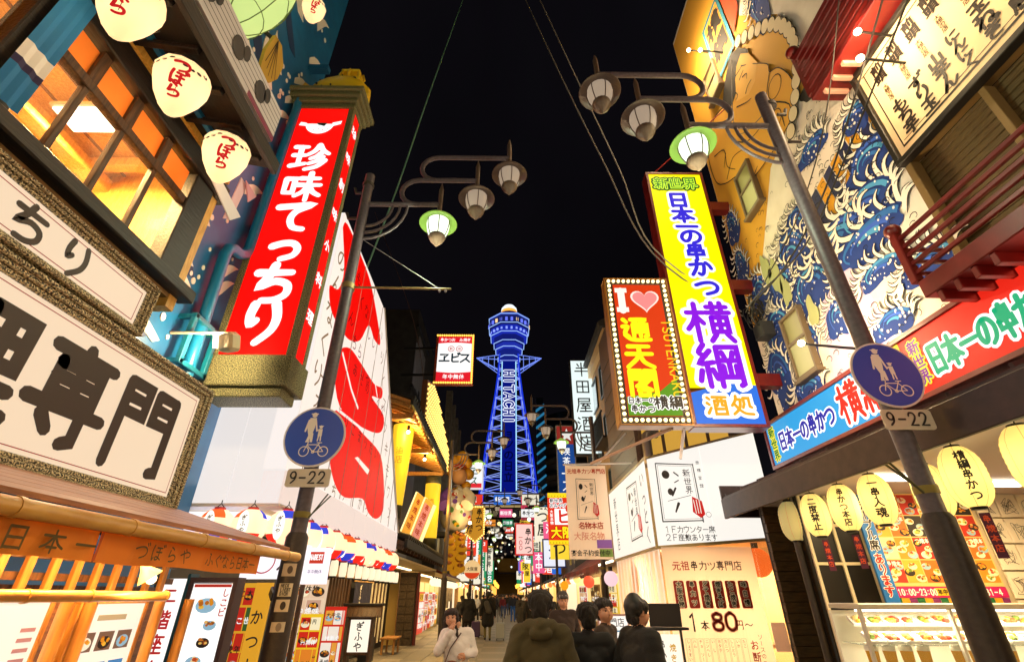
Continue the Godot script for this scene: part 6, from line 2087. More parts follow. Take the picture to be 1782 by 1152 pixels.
	for r0 in 4:
		for c0 in 6:
			var x = 4.75 + 0.232 * c0
			var y = 1.78 + 0.262 * r0
			g = U(pm(tones[(r0 * 5 + c0 * 3) % 7], 0.6))
			g.rect(f, x, y, x + 0.22, y + 0.25, 0.0025)
			for i in 3: food(g, f, x + 0.05 + 0.06 * i, y + 0.06 + 0.065 * ((i + c0) % 3), 0.05 + 0.008 * ((c0 + i) % 2), r0 * 7 + c0 * 5 + i * 3)
			if (r0 + c0) % 3 == 0: write(g, f, "串かつ"[c0 % 3] + "焼本", x + 0.02, y + 0.24, 0.06, [[pm("#ffffff", 0.6), 0.0]], 0.13, {"l": 0.012})
			part("dish_photo", g, mn)
	g = U(pm("#c81a6a", 0.5))
	g.rect(f, 4.72, 1.62, 6.15, 1.735, 0.004)
	for i in 15:
		g.use(pm(["#1c6a3a", "#d8a020", "#7a2a6a"][i % 3], 0.6)).rect(f, 4.72 + 0.095 * i, 1.555, 4.81 + 0.095 * i, 1.615, 0.003)
	part("magenta_strip", g, mn)
	lettering(mn, f, "10:00-23:00", 4.79, 1.715, 0.075, [[pm("#ffffff", 0.5), 0.0]], 0.17, {"sx": 0.62, "adv": 0.95, "l": 0.008})
	lettering(mn, f, "06-6631-4", 5.6, 1.715, 0.075, [[pm("#ffffff", 0.5), 0.0]], 0.17, {"sx": 0.75, "adv": 0.95, "l": 0.008})
	g = U(pm("#e8c42a", 0.5)).rect(f, 5.26, 1.64, 5.55, 1.72, 0.008)
	write(g, f, "年中無休", 5.28, 1.712, 0.062, [[pm("#15110c", 0.5), 0.0]], 0.14, {"adv": 1.02, "l": 0.012})
	part("yellow_patch", g, mn)
	# autograph cards
	for r0 in 5:
		for c0 in 4:
			var c = thing("autograph_card", "square white card with a scribbled signature on the shop wall", "card", V(6.35 + 0.3 * c0, 1.4 + 0.32 * r0, 6.56), "signature cards on the shop wall")
			g = U(pm("#efe2cc", 0.7))
			g.slab(f, 6.22 + 0.3 * c0, 1.3 + 0.31 * r0, 6.5 + 0.3 * c0, 1.59 + 0.31 * r0, -0.01, 0.012, 0.002)
			part("card", g, c)
			g = U(pm("#2a2622", 0.7))
			for i in 4:
				var p = PackedVector2Array()
				for j in 6: p.append(P2(6.26 + 0.3 * c0 + rng.randf() * 0.2, 1.34 + 0.31 * r0 + rng.randf() * 0.2))
				g.ribbon(f, curve_through(p), 0.006, 0.015 + 0.0004 * i, 0.5)
			part("ink", g, c)
	display_case()

func display_case():
	var t = thing("display_case", "glass display case with lit shelves of model food", "showcase", V(4.75, 0, 5.5))
	var f = front(0, 0, 5.6)
	var x0 = 3.62
	var x1 = 6.2
	var g = U(pm("#cfc4b2", 0.35, 0.4))
	g.slab(f, x0, 1.52, x1, 1.57, -0.5, 0.02, 0.006)
	part("top", g, t)
	g = U(pm("#d9d2c4", 0.35, 0.3))
	for x in [x0, 4.55, 5.5, x1 - 0.03]: g.slab(f, x, 0.1, x + 0.03, 1.52, -0.03, 0.012, 0.003)
	part("mullion", g, t)
	for y in [1.2, 0.985, 0.62]:
		g = U(glass("#d8f0e4", 0.22))
		g.slab(f, x0 + 0.03, y, x1 - 0.03, y + 0.012, -0.46, -0.03)
		part("glass_shelf", g, t)
	g = U(pm("#efe6d2", 0.6))
	g.slab(f, x0, 0.1, x1, 1.5, -0.52, -0.49); g.slab(f, x0, 0.1, x1, 0.5, -0.45, -0.02)
	part("back_panel", g, t)
	g = U(glass("#ffffff", 0.05))
	g.rect(f, x0 + 0.03, 0.5, x1 - 0.03, 1.52, 0.0)
	part("pane", g, t)
	var l = thing("unseen_case_lamp", "unseen thin strip lamp along the top of the display case", "lamp", V(4.9, 1.5, 5.7))  # unseen strip, placed to light the model food
	g = U(em("#fff4d8", 3.5))
	g.slab(f, x0 + 0.06, 1.495, x1 - 0.06, 1.515, -0.16, -0.1)
	part("tube", g, l)
	area(l, front((x0 + x1) / 2, 1.48, 5.73), x1 - x0 - 0.2, 0.08, "#fff0cc", 3.0, 0.0).rotation = P3(-PI / 2, 0, 0)
	var rng = RandomNumberGenerator.new()
	rng.seed = 12
	var tones = ["#d9861e", "#e8b23a", "#b5561a", "#6f8a2a", "#c83a1e", "#f0d890"]
	for r in 3:
		for c in 14:
			var x = 3.76 + 0.178 * c + 0.03 * (r % 2)
			if r == 2:
				if c % 5 == 4: continue
				# tall glasses of beer
				var p = f.p(x, 1.0, -0.2) as Vector3
				var gl = thing("beer_glass", "tall glass of amber beer with white foam in the display case", "glass", p, "model beers in the display case")
				g = U(em("#d9901c", 0.45))  # beer glows faintly by itself to look lit
				g.lathe([P2(0.058, 0.15), P2(0.046, 0.0), P2(0.0, 0.0)], 14, Transform3D(Basis.IDENTITY, p))
				part("beer", g, gl)
				g = U(pm("#fff8e8", 0.6))
				g.lathe([P2(0.0, 0.225), P2(0.056, 0.22), P2(0.06, 0.15)], 14, Transform3D(Basis.IDENTITY, p))
				part("foam", g, gl)
				continue
			var p = f.p(x, [1.25, 1.39][r], [-0.12, -0.33][r]) as Vector3
			var bs = Basis.from_euler(P3(0.55, rng.randf_range(-0.15, 0.15), 0))
			var d = thing("model_dish", "white tray of fried model food on a glass shelf of the case", "dish", p, "model dishes in the display case")
			g = U(pm("#f4efe4", 0.4))
			g.box(p + bs * P3(0, 0.006, 0), P3(0.165, 0.012, 0.14), bs, 0.003)
			for q in [[0, 0.065, 0.165, 0.01], [0, -0.065, 0.165, 0.01], [0.078, 0, 0.01, 0.12], [-0.078, 0, 0.01, 0.12]]: g.box(p + bs * P3(q[0], 0.02, q[1]), P3(q[2], 0.03, q[3]), bs)
			part("tray", g, d)
			g = Geo.new()
			for i in 6:
				g.use(pm(tones[(c + i * i + r) % 6], 0.6))
				g.ball(p + bs * P3(rng.randf_range(-0.05, 0.05), 0.032, rng.randf_range(-0.04, 0.04)), rng.randf_range(0.022, 0.034), 8, 5, P3(1.4, 0.8, 0.9))
			part("food", g, d)

func tall_yellow_sign():
	var t = thing("vertical_yellow_sign", "tall yellow light box sign with blue and purple characters in a red case", "sign", V(3.75, 4.1, 7.85))
	var f = front(0, 0, 7.7)
	var x0 = 3.2
	var x1 = 4.38
	var g = U(M.red_paint)
	g.frame_of(f, x0 - 0.06, 4.1, x1 + 0.06, 10.1, 0.06, -0.3, 0.02, 0.006)
	g.slab(f, x0, 4.15, x1, 10.05, -0.3, -0.26)
	part("case", g, t)
	g = U(em("#fff200", 1.0))
	g.slab(f, x0, 7.15, x1, 10.04, -0.1, 0.0)
	part("upper_panel", g, t)
	g = U(em("#fff200", 1.0))
	g.slab(f, x0, 4.85, x1, 7.142, -0.1, 0.0)
	part("lower_panel", g, t)
	g = U(em("#2a6fe0", 0.9))
	g.prism(f, [P2(x0, 4.16), P2(x1, 4.16), P2(x1, 4.86), P2(x1 - 0.5, 4.9), P2(x0, 4.72)], -0.05, 0.004)
	part("blue_panel", g, t)
	var white = em("#fffdf2", 1.05)
	lettering(t, f, "新世界", 3.28, 9.92, 0.34, [[em("#0c6a1e", 0.6), 0.3], [em("#c8f03a", 0.95), 0.08], [em("#1a8a2a", 0.7), -0.06]], 0.13, {"sx": 0.98, "adv": 0.98})
	var ys = [9.47, 9.04, 8.58, 8.44, 8.04, 7.63, 7.16]
	var cs = "日本一の串かつ"
	g = Geo.new()
	for i in 7:
		var s = 0.44
		write(g, f, cs[i], 3.5 + 0.03 * i, ys[i] + (0.13 if i == 2 else 0.0), s, [[white, 0.24], [em("#3226e0", 0.85), 0.0]], 0.19, {"sx": 1.15, "taper": 0.05})
	part("lettering", g, t)
	lettering(t, f, "横綱", 3.36, 6.6, 0.9, [[white, 0.16], [em("#8a10e8", 0.85), 0.0]], 0.12, {"down": true, "adv": 1.0, "taper": 0.05})
	lettering(t, f, "酒処", 3.42, 4.68, 0.38, [[white, 0.28], [em("#f0a01c", 0.95), 0.0]], 0.15, {"adv": 1.12, "l": 0.009})
	area(t, front((x0 + x1) / 2, 7.4, 7.7), x1 - x0, 5.2, "#fff0a0", 4.5)
	for y in [9.15, 7.05, 5.0]:
		g = U(M.red_paint)
		g.box(V(4.67, y, 7.85), P3(0.46, 0.24, 0.2), Basis.IDENTITY, 0.008)
		part("beam", g, t)
	g = U(pm("#a8281e", 0.5))
	g.tube([V(3.3, 10.1, 7.8), V(4.9, 11.2, 6.8)], 0.012, 6)
	part("stay_rod", g, t)

func heart_sign():
	var t = thing("heart_sign", "orange red sign with a pink heart ringed by small bulbs", "sign", V(2.45, 4.0, 7.4))
	var f = front(0, 0, 7.35)
	var x0 = 1.84
	var x1 = 3.0
	var y0 = 4.04
	var y1 = 6.88
	var g = U(pm("#2a1710", 0.5))
	g.slab(f, x0, y0, x1, y1, -0.25, -0.02)
	part("case", g, t)
	g = U(pm("#8a5a1c", 0.4, 0.3))
	g.frame_of(f, x0 - 0.02, y0 - 0.02, x1 + 0.02, y1 + 0.02, 0.03, -0.26, 0.0, 0.006)
	part("rim", g, t)
	g = U(em("#d8380c", 0.85))
	g.slab(f, x0 + 0.14, y0 + 0.14, x1 - 0.14, y1 - 0.14, -0.02, 0.0)
	part("panel", g, t)
	g = U(em("#5c9a1e", 0.75))
	g.poly(f, [P2(x0 + 0.14, y0 + 0.14), P2(x1 - 0.14, y0 + 0.14), P2(x1 - 0.14, 4.85), P2(2.55, 4.6), P2(x0 + 0.14, 4.5)], 0.004)
	part("green_field", g, t)
	lettering(t, f, "I", 1.86, 6.64, 0.5, [[em("#fff0e6", 0.95), 0.0]], 0.26, {"taper": 0.0})
	g = U(em("#fff0e6", 0.95))
	g.rect(f, 2.0, 6.56, 2.22, 6.66, 0.008)
	part("serif", g, t)
	g = U(em("#fff0e6", 0.95))
	g.rect(f, 2.0, 6.14, 2.22, 6.24, 0.008)
	part("serif", g, t)
	var heart = []
	for k in 32:
		var a = TAU * k / 32
		heart.append(P2(16 * pow(sin(a), 3), 13 * cos(a) - 5 * cos(2 * a) - 2 * cos(3 * a) - cos(4 * a)))
	for q in [[0.0165, "#ffe6dc", 0.008], [0.0142, "#f48a8a", 0.012]]:
		g = U(em(q[1], 0.9))
		var hp = []
		for p in heart: hp.append(P2(2.54, 6.4) + p * q[0])
		g.poly(f, hp, q[2])
		part("heart", g, t)
	lettering(t, f, "通天閣", 2.03, 6.05, 0.52, [[em("#ffe812", 1.0), 0.0]], 0.17, {"down": true, "adv": 1.0, "l": 0.009})
	var fr = Frame.new(f.p(2.83, 6.0), P3(0, -1, 0), P3(1, 0, 0))
	lettering(t, fr, "TSUTENKAKU", 0.0, 0.1, 0.17, [[em("#f0c81e", 0.9), 0.0]], 0.17, {"adv": 0.9, "l": 0.009})
	lettering(t, f, "日本一の", 1.99, 4.5, 0.115, [[em("#ffffff", 0.9), 0.2], [em("#15110c", 0.1), 0.0]], 0.15, {"adv": 0.98, "l": 0.008})
	lettering(t, f, "串かつ", 2.02, 4.36, 0.13, [[em("#ffffff", 0.9), 0.2], [em("#15110c", 0.1), 0.0]], 0.15, {"adv": 1.05, "l": 0.008})
	lettering(t, f, "横綱", 2.42, 4.52, 0.23, [[em("#ffffff", 0.9), 0.12], [em("#15110c", 0.1), 0.0]], 0.14, {"adv": 1.05, "l": 0.008})
	var bg = U(em("#ffe29a", 3.2))
	bg.ball(Vector3.ZERO, 0.033, 8, 5)
	var bulb = bg.done()
	var n = 27
	for k in n:
		for x in [x0 + 0.065, x1 - 0.065]: shared("bulb", bulb, t, f.p(x, lerpf(y0 + 0.065, y1 - 0.065, float(k) / (n - 1)), 0.012))
	for k in range(1, 11):
		for y in [y0 + 0.065, y1 - 0.065]: shared("bulb", bulb, t, f.p(lerpf(x0 + 0.065, x1 - 0.065, k / 11.0), y, 0.012))
	area(t, front((x0 + x1) / 2, (y0 + y1) / 2, 7.33), x1 - x0, y1 - y0, "#ffb060", 1.6, 0.06)
	g = U(pm("#c9a98a", 0.5))
	g.tube([V(2.7, 4.02, 7.5), V(1.7, 3.95, 9.6)], 0.03, 8); g.tube([V(2.9, 4.04, 7.5), V(3.3, 3.9, 9.0)], 0.03, 8); g.bar(V(3.0, 6.3, 7.5), V(3.2, 6.3, 7.8), 0.06, 0.06); g.bar(V(3.0, 4.6, 7.5), V(3.2, 4.6, 7.8), 0.06, 0.06)
	part("brace", g, t)

func corner_shop():
	# white light box wrapped round the corner, sheer plastic curtain below
	var s = thing("corner_sign_box", "white light box sign round the corner with a black brush logo and red seal", "sign", V(3.6, 2.35, 9.2))
	var f = front(0, 0, 8.95)
	var top = func(x): return lerpf(3.87, 4.4, (x - 2.62) / 2.13)
	var bot = func(x): return lerpf(2.37, 2.52, (x - 2.62) / 2.13)
	for q in [[2.62, 3.66], [3.67, 4.78]]:
		var g = U(em("#f8f3ea", 0.92))
		g.prism(f, [P2(q[0], bot.call(q[0])), P2(q[1], bot.call(q[1])), P2(q[1], top.call(q[1])), P2(q[0], top.call(q[0]))], -0.25, 0.0)
		part("front_panel", g, s)
	var fs = on_left(2.62, 0, 0)
	fs = Frame.new(V(2.62, 0, 12.6), P3(0, 0, 1), P3(0, 1, 0))
	for q in [[0.0, 1.75], [1.76, 3.64]]:
		var g = U(em("#f6f0e4", 0.9))
		g.slab(fs, q[0], 2.38, q[1], 3.88, -0.2, 0.0)
		part("side_panel", g, s)
	var g = U(pm("#a08a5a", 0.4, 0.3))
	g.bar(V(2.6, 2.36, 8.94), V(4.8, 2.51, 8.94), 0.05, 0.05); g.bar(V(2.6, 3.89, 8.94), V(4.8, 4.42, 8.94), 0.04, 0.04); g.bar(V(2.61, 2.36, 8.9), V(2.61, 2.36, 12.6), 0.05, 0.05); g.bar(V(2.61, 3.9, 8.9), V(2.61, 3.9, 12.6), 0.04, 0.04); g.bar(V(2.61, 2.36, 8.94), V(2.61, 3.9, 8.94), 0.04, 0.04, Vector3.RIGHT)
	part("trim", g, s)
	var black = em("#1c1612", 0.1)
	logo(s, f, 2.78, 2.78, 0.72, 1.02)
	lettering(s, f, "1Fカウンター席", 2.78, 2.71, 0.115, [[black, 0.0]], 0.1, {"adv": 0.98})
	lettering(s, f, "2F座敷あります", 2.78, 2.58, 0.115, [[black, 0.0]], 0.1, {"adv": 1.0})
	lettering(s, f, "商標登録", 3.55, 3.85, 0.07, [[black, 0.0]], 0.09, {"down": true, "adv": 2.0})
	g = U(black).ring(f, 3.62, 2.9, 0.04, 0.046, 0.004)
	part("registered_mark", g, s)
	logo(s, fs, 1.9, 2.62, 0.9, 1.05)
	lettering(s, fs, "新世界店", 0.5, 3.7, 0.28, [[black, 0.0]], 0.08, {"down": true, "adv": 1.05})
	lettering(s, fs, "いっとく", 3.05, 3.75, 0.3, [[black, 0.0]], 0.09, {"down": true, "adv": 1.1})
	area(s, front(3.65, 3.3, 8.95), 2.0, 1.4, "#fff4e2", 1.6)
	area(s, Frame.new(V(2.62, 3.1, 10.8), P3(0, 0, 1), P3(0, 1, 0)), 3.4, 1.4, "#fff4e2", 2.2)
	# sheer curtain with printed menu
	var c = thing("plastic_curtain", "sheer plastic curtain printed with the skewer menu and prices", "curtain", V(3.6, 0, 8.9))
	f = front(0, 0, 8.9)
	g = U(M.sheet)
	var nn = 30
	for k in nn:
		var a = 2.66 + 1.56 * k / nn
		var b = 2.66 + 1.56 * (k + 1) / nn
		g.quad(f.p(a, 0.1, 0.012 * sin(a * 14)), f.p(b, 0.1, 0.012 * sin(b * 14)), f.p(b, 2.37, 0.0), f.p(a, 2.37, 0.0))
	part("printed_sheet", g, c)
	g = U(glass("#ffd8a0", 0.25))
	for k in 10:
		var a = 4.22 + 0.056 * k
		g.quad(f.p(a, 0.1, 0.02 * sin(a * 40)), f.p(a + 0.056, 0.1, 0.02 * sin((a + 0.056) * 40)), f.p(a + 0.056, 2.48, 0.0), f.p(a, 2.46, 0.0))
	part("clear_sheet", g, c)
	var red = pm("#a5281c", 0.6)
	var ink = pm("#241a12", 0.6)
	lettering(c, f, "元祖", 2.8, 2.15, 0.145, [[red, 0.0]], 0.11, {"adv": 1.0, "l": 0.03})
	lettering(c, f, "串カツ専門店", 3.1, 2.15, 0.145, [[ink, 0.0]], 0.11, {"adv": 1.02, "l": 0.03})
	var items = ["大阪名物", "串カツ", "どて焼き", "焼きそば", "たこ焼き", "味自慢"]
	for i in 6:
		g = U(red)
		var x = 2.78 + 0.215 * i
		var pl = []
		for k in 24:
			var a = TAU * k / 24
			pl.append(P2(x + 0.085 + signf(cos(a)) * 0.06 + cos(a) * 0.028, 1.655 + signf(sin(a)) * 0.17 + sin(a) * 0.03))
		g.poly(f, pl, 0.03)
		var n: int = items[i].length()
		write(g, f, items[i], x + 0.04, 1.845, 0.09, [[pm("#f6e6cc", 0.6), 0.2], [ink, 0.0]], 0.13, {"down": true, "adv": 1.05 if n == 4 else 1.45, "l": 0.034})
		part("red_label", g, c)
	lettering(c, f, "1", 2.9, 1.4, 0.27, [[ink, 0.0]], 0.13, {"l": 0.03, "sx": 0.8})
	lettering(c, f, "本", 3.12, 1.29, 0.14, [[ink, 0.0]], 0.12, {"l": 0.03})
	lettering(c, f, "80", 3.27, 1.41, 0.27, [[pm("#e8b09a", 0.6), 0.1], [red, 0.0]], 0.12, {"l": 0.03, "adv": 0.8})
	lettering(c, f, "円～", 3.68, 1.3, 0.14, [[ink, 0.0]], 0.1, {"l": 0.03, "adv": 1.05})
	var small = ["しょうまい", "ハム", "チョコソー", "ニンへし", "いわし", "ホタテ", "カニつめ", "ししとう", "いか", "たこ"]
	g = Geo.new()
	for i in 10:
		for rr in 2:
			g.use(pm("#b57a5a", 0.6))
			var x = 2.84 + 0.098 * i
			var y = 0.72 - 0.36 * rr
			for q in [[x, y, x + 0.085, y + 0.004], [x, y + 0.32, x + 0.085, y + 0.324], [x, y + 0.004, x + 0.004, y + 0.32], [x + 0.081, y + 0.004, x + 0.085, y + 0.32]]: g.rect(f, q[0], q[1], q[2], q[3], 0.03)
			write(g, f, small[(i + rr * 3) % 10], x + 0.018, y + 0.31, 0.05, [[ink, 0.0]], 0.1, {"down": true, "l": 0.03, "adv": 1.15})
	part("price_list", g, c)
	lettering(c, f, "お断り", 3.86, 1.02, 0.13, [[red, 0.0]], 0.12, {"down": true, "l": 0.03, "adv": 1.15})
	lettering(c, f, "ソースの二度", 4.0, 1.1, 0.07, [[ink, 0.0]], 0.1, {"down": true, "l": 0.03, "adv": 1.2})
	# sheer side along the street; every third strip glows as if lit through
	g = Geo.new()
	fs = Frame.new(V(2.66, 0, 12.6), P3(0, 0, 1), P3(0, 1, 0))
	for k in 34:
		g.use(M.sheet if k % 3 else em("#fff0d8", 0.8))
		var a = 0.0 + 3.6 * k / 34
		var b = 3.6 * (k + 1) / 34
		g.quad(fs.p(a, 0.1, 0.02 * sin(a * 9)), fs.p(b, 0.1, 0.02 * sin(b * 9)), fs.p(b, 2.34, 0.0), fs.p(a, 2.34, 0.0))
	part("side_sheet", g, c)
	# the shop behind the curtain: unseen ceiling lamp, red lantern, table
	var r = thing("corner_room", "lit corner eating room behind the plastic curtain", "shop", V(4.2, 0, 10.8))
	g = U(pm("#d9b070", 0.7))
	g.box(V(5.2, 1.3, 10.9), P3(0.1, 2.6, 4.0)); g.box(V(3.95, 1.3, 12.75), P3(2.5, 2.6, 0.1)); g.box(V(3.9, 2.5, 10.9), P3(2.5, 0.06, 3.7))
	part("wall", g, r)
	g = U(M.wood_honey)
	g.box(V(4.3, 0.9, 9.6), P3(0.9, 0.05, 0.5)); g.box(V(4.3, 0.45, 9.6), P3(0.08, 0.9, 0.08))
	part("table", g, r)
	g = U(pm("#e8d9e2", 0.7))
	g.slab(front(0, 0, 9.1), 4.36, 0.85, 4.6, 1.25, -0.01, 0.0)
	part("notice", g, r)
	var l = thing("unseen_room_lamp", "unseen warm ceiling lamp lighting the corner eating room", "lamp", V(3.9, 2.4, 10.6))  # unseen lamp, placed to shine through the curtain
	g = U(em("#ffe6b4", 4.0))
	g.box(V(3.9, 2.44, 10.6), P3(1.4, 0.05, 0.3), Basis.IDENTITY, 0.01)
	part("diffuser", g, l)
	area(l, front(3.9, 2.38, 10.6), 1.4, 0.5, "#ffe2bc", 24.0, 0.0).rotation = P3(-PI / 2, 0, 0)
	l = thing("red_lantern", "round orange red lantern glowing behind the clear curtain", "lantern", V(4.5, 2.0, 9.3))
	g = U(em("#ff6a1e", 0.95))
	g.ball(V(4.5, 2.15, 9.35), 0.24, 16, 10)
	part("shade", g, l)
	g = U(M.black)
	g.tube([V(4.5, 2.38, 9.35), V(4.5, 2.5, 9.35)], 0.06, 8)
	part("cap", g, l)
	l = thing("red_lantern", "round orange red lantern behind the striped side sheet", "lantern", V(3.1, 1.95, 10.6))
	g = U(em("#ff7a2a", 0.95))
	g.ball(V(2.95, 2.05, 10.9), 0.26, 16, 10)
	part("shade", g, l)
	g = U(M.black)
	g.tube([V(2.95, 2.3, 10.9), V(2.95, 2.47, 10.9)], 0.06, 8)
	part("cap", g, l)
	# television on a lit stand
	var t = thing("television", "flat black television showing grey on a shelf before the curtain", "television", V(2.45, 1.2, 8.6))
	f = Frame.new(V(2.47, 1.22, 8.55), P3(1, 0, 0.25), P3(0.02, 1, 0))
	g = U(M.black)
	g.slab(f, -0.24, 0.0, 0.24, 0.31, -0.05, 0.0, 0.006)
	part("case", g, t)
	g = U(pm("#3a3634", 0.12))
	g.rect(f, -0.225, 0.02, 0.225, 0.295, 0.003)
	part("screen", g, t)
	t = thing("menu_stand", "black framed lit menu stand under the television", "sign", V(2.45, 0, 8.6))
	g = U(M.black)
	g.box(V(2.45, 1.195, 8.6), P3(0.62, 0.035, 0.4), Basis.from_euler(P3(0, 0.25, 0)), 0.005)
	for x in [2.2, 2.7]: g.bar(V(x, 0, 8.6), V(x, 1.18, 8.6), 0.03, 0.03, Vector3.RIGHT)
	part("frame", g, t)
	g = U(em("#fff6e4", 0.95))
	g.slab(front(0, 0, 8.56), 2.24, 0.2, 2.66, 1.12, -0.03, 0.0)
	part("panel", g, t)
	lettering(t, front(0, 0, 8.56), "串かつ", 2.3, 1.05, 0.13, [[black, 0.0]], 0.1, {"down": true, "adv": 1.1})
	lettering(t, front(0, 0, 8.56), "焼き", 2.48, 1.0, 0.1, [[em("#d8a020", 0.8), 0.0]], 0.12, {"down": true, "adv": 1.3})
	t = thing("pavement_sign", "pink framed white pavement sign with a drawn panel", "sign", V(1.85, 0, 9.5))
	f = front(1.85, 0, 9.5)
	g = U(pm("#b58a80", 0.5))
	g.frame_of(f, -0.27, 0.5, 0.27, 1.36, 0.03, -0.04, 0.01)
	for x in [-0.25, 0.23]: g.slab(f, x, 0.0, x + 0.02, 0.5, -0.03, 0.0)
	part("frame", g, t)
	g = U(em("#fdf6ee", 0.95))
	g.slab(f, -0.24, 0.53, 0.24, 1.33, -0.03, 0.0)
	part("panel", g, t)
	lettering(t, f, "専門店", -0.2, 1.3, 0.13, [[black, 0.0]], 0.1, {"adv": 1.0})
	g = U(em("#2a86a8", 0.7)).frame_of(f, -0.14, 0.6, 0.16, 1.12, 0.02, 0.0, 0.004)
	part("drawn_panel", g, t)
	# hanging cloth banner
	t = thing("hanging_banner", "pale vertical cloth banner with the brush logo and red heading on a pole bracket", "banner", V(1.63, 2.25, 10.0))
	f = front(0, 0, 10.0)
	g = U(M.banner)
	for k in 12:
		var a = 1.22 + 0.07 * k
		g.quad(f.p(a, 2.24, 0.02 * sin(k * 0.9)), f.p(a + 0.07, 2.24, 0.02 * sin((k + 1) * 0.9)), f.p(a + 0.07, 4.0, 0.0), f.p(a, 4.0, 0.0))
	part("cloth", g, t)
	lettering(t, f, "元祖串カツ専門店", 1.25, 3.93, 0.1, [[pm("#c0401e", 0.7), 0.0]], 0.13, {"l": 0.03, "adv": 1.0})
	logo(t, f, 1.42, 2.95, 0.4, 0.78, 0.03, false)
	lettering(t, f, "名物本店", 1.42, 2.9, 0.13, [[pm("#a8321c", 0.7), 0.0]], 0.13, {"l": 0.03, "adv": 0.95})
	lettering(t, f, "大阪名物", 1.32, 2.72, 0.15, [[pm("#d8907a", 0.7), 0.0]], 0.1, {"l": 0.03})
	g = U(pm("#7a9a4a", 0.7)).rect(f, 1.8, 2.28, 2.05, 2.42, 0.022)
	g.use(pm("#8a5ab0", 0.7)).rect(f, 1.76, 2.43, 2.05, 2.58, 0.022)
	part("colour_patch", g, t)
	lettering(t, f, "宴会予約受付中", 1.25, 2.4, 0.108, [[pm("#1c1612", 0.7), 0.0]], 0.11, {"l": 0.032, "adv": 1.0})
	g = U(pm("#d9d0c4", 0.5))
	g.tube([V(1.18, 4.02, 10.0), V(2.62, 4.06, 10.0)], 0.02, 8); g.tube([V(1.9, 4.03, 10.0), V(2.62, 4.75, 10.2)], 0.02, 8)
	part("bracket", g, t)

func logo(parent, f, x, y, w, h, l = 0.004, lit = true):       # brush logo in a rough double frame with a red seal
	var mk = func(hx): return em(hx, 0.35 if hx == "#1c1612" else 0.85) if lit else pm(hx, 0.7)
	var g = U(mk.call("#1c1612"))
	for i in 2:
		var e = 0.035 * i
		for q in [[0.0, 0.0, 1.0, 0.02], [0.02, 1.0, 0.99, 0.98], [0.0, 0.01, 0.015, 1.0], [1.0, 0.0, 0.985, 0.99]]:
			g.ribbon(f, PackedVector2Array([P2(x + e + q[0] * (w - 2 * e), y + e + q[1] * (h - 2 * e)), P2(x + e + q[2] * (w - 2 * e), y + e + q[3] * (h - 2 * e))]), w * (0.03 if i == 0 else 0.008), l + 0.0006 * i, 0.2)
	part("logo_frame", g, parent)
	g = U(mk.call("#1c1612"))
	g.disc(f, x + w * 0.24, y + h * 0.8, w * 0.1, l, 14, h * 0.075); g.disc(f, x + w * 0.3, y + h * 0.5, w * 0.07, l, 12, h * 0.06)
	g.ribbon(f, PackedVector2Array([P2(x + w * 0.46, y + h * 0.84), P2(x + w * 0.56, y + h * 0.78)]), w * 0.035, l)
	g.ribbon(f, PackedVector2Array([P2(x + w * 0.44, y + h * 0.66), P2(x + w * 0.55, y + h * 0.7)]), w * 0.025, l)
	g.ribbon(f, PackedVector2Array([P2(x + w * 0.44, y + h * 0.56), P2(x + w * 0.34, y + h * 0.44)]), w * 0.05, l + 0.0004)
	g.ribbon(f, PackedVector2Array([P2(x + w * 0.2, y + h * 0.34), P2(x + w * 0.8, y + h * 0.44)]), w * 0.012, l + 0.0008)
	g.ribbon(f, PackedVector2Array([P2(x + w * 0.46, y + h * 0.3), P2(x + w * 0.36, y + h * 0.16)]), w * 0.07, l, 0.5)
	part("logo_brush", g, parent)
	lettering(parent, f, "新世界", x + w * 0.68, y + h * 0.9, w * 0.2, [[mk.call("#1c1612"), 0.0]], 0.09, {"down": true, "adv": 1.05, "l": l})
	g = U(mk.call("#c8201a"))
	g.poly(f, [P2(x + w * 0.82, y + h * 0.42), P2(x + w * 1.05, y + h * 0.34), P2(x + w * 1.08, y + h * 0.12), P2(x + w * 0.96, y + h * 0.06), P2(x + w * 0.78, y + h * 0.16)], l + 0.005)
	part("red_seal", g, parent)
	g = U(mk.call("#f6efe2"))
	for k in 3: g.ribbon(f, PackedVector2Array([P2(x + w * (0.84 + 0.07 * k), y + h * 0.36), P2(x + w * (0.86 + 0.06 * k), y + h * 0.14)]), w * 0.02, l + 0.009)
	part("seal_mark", g, parent)

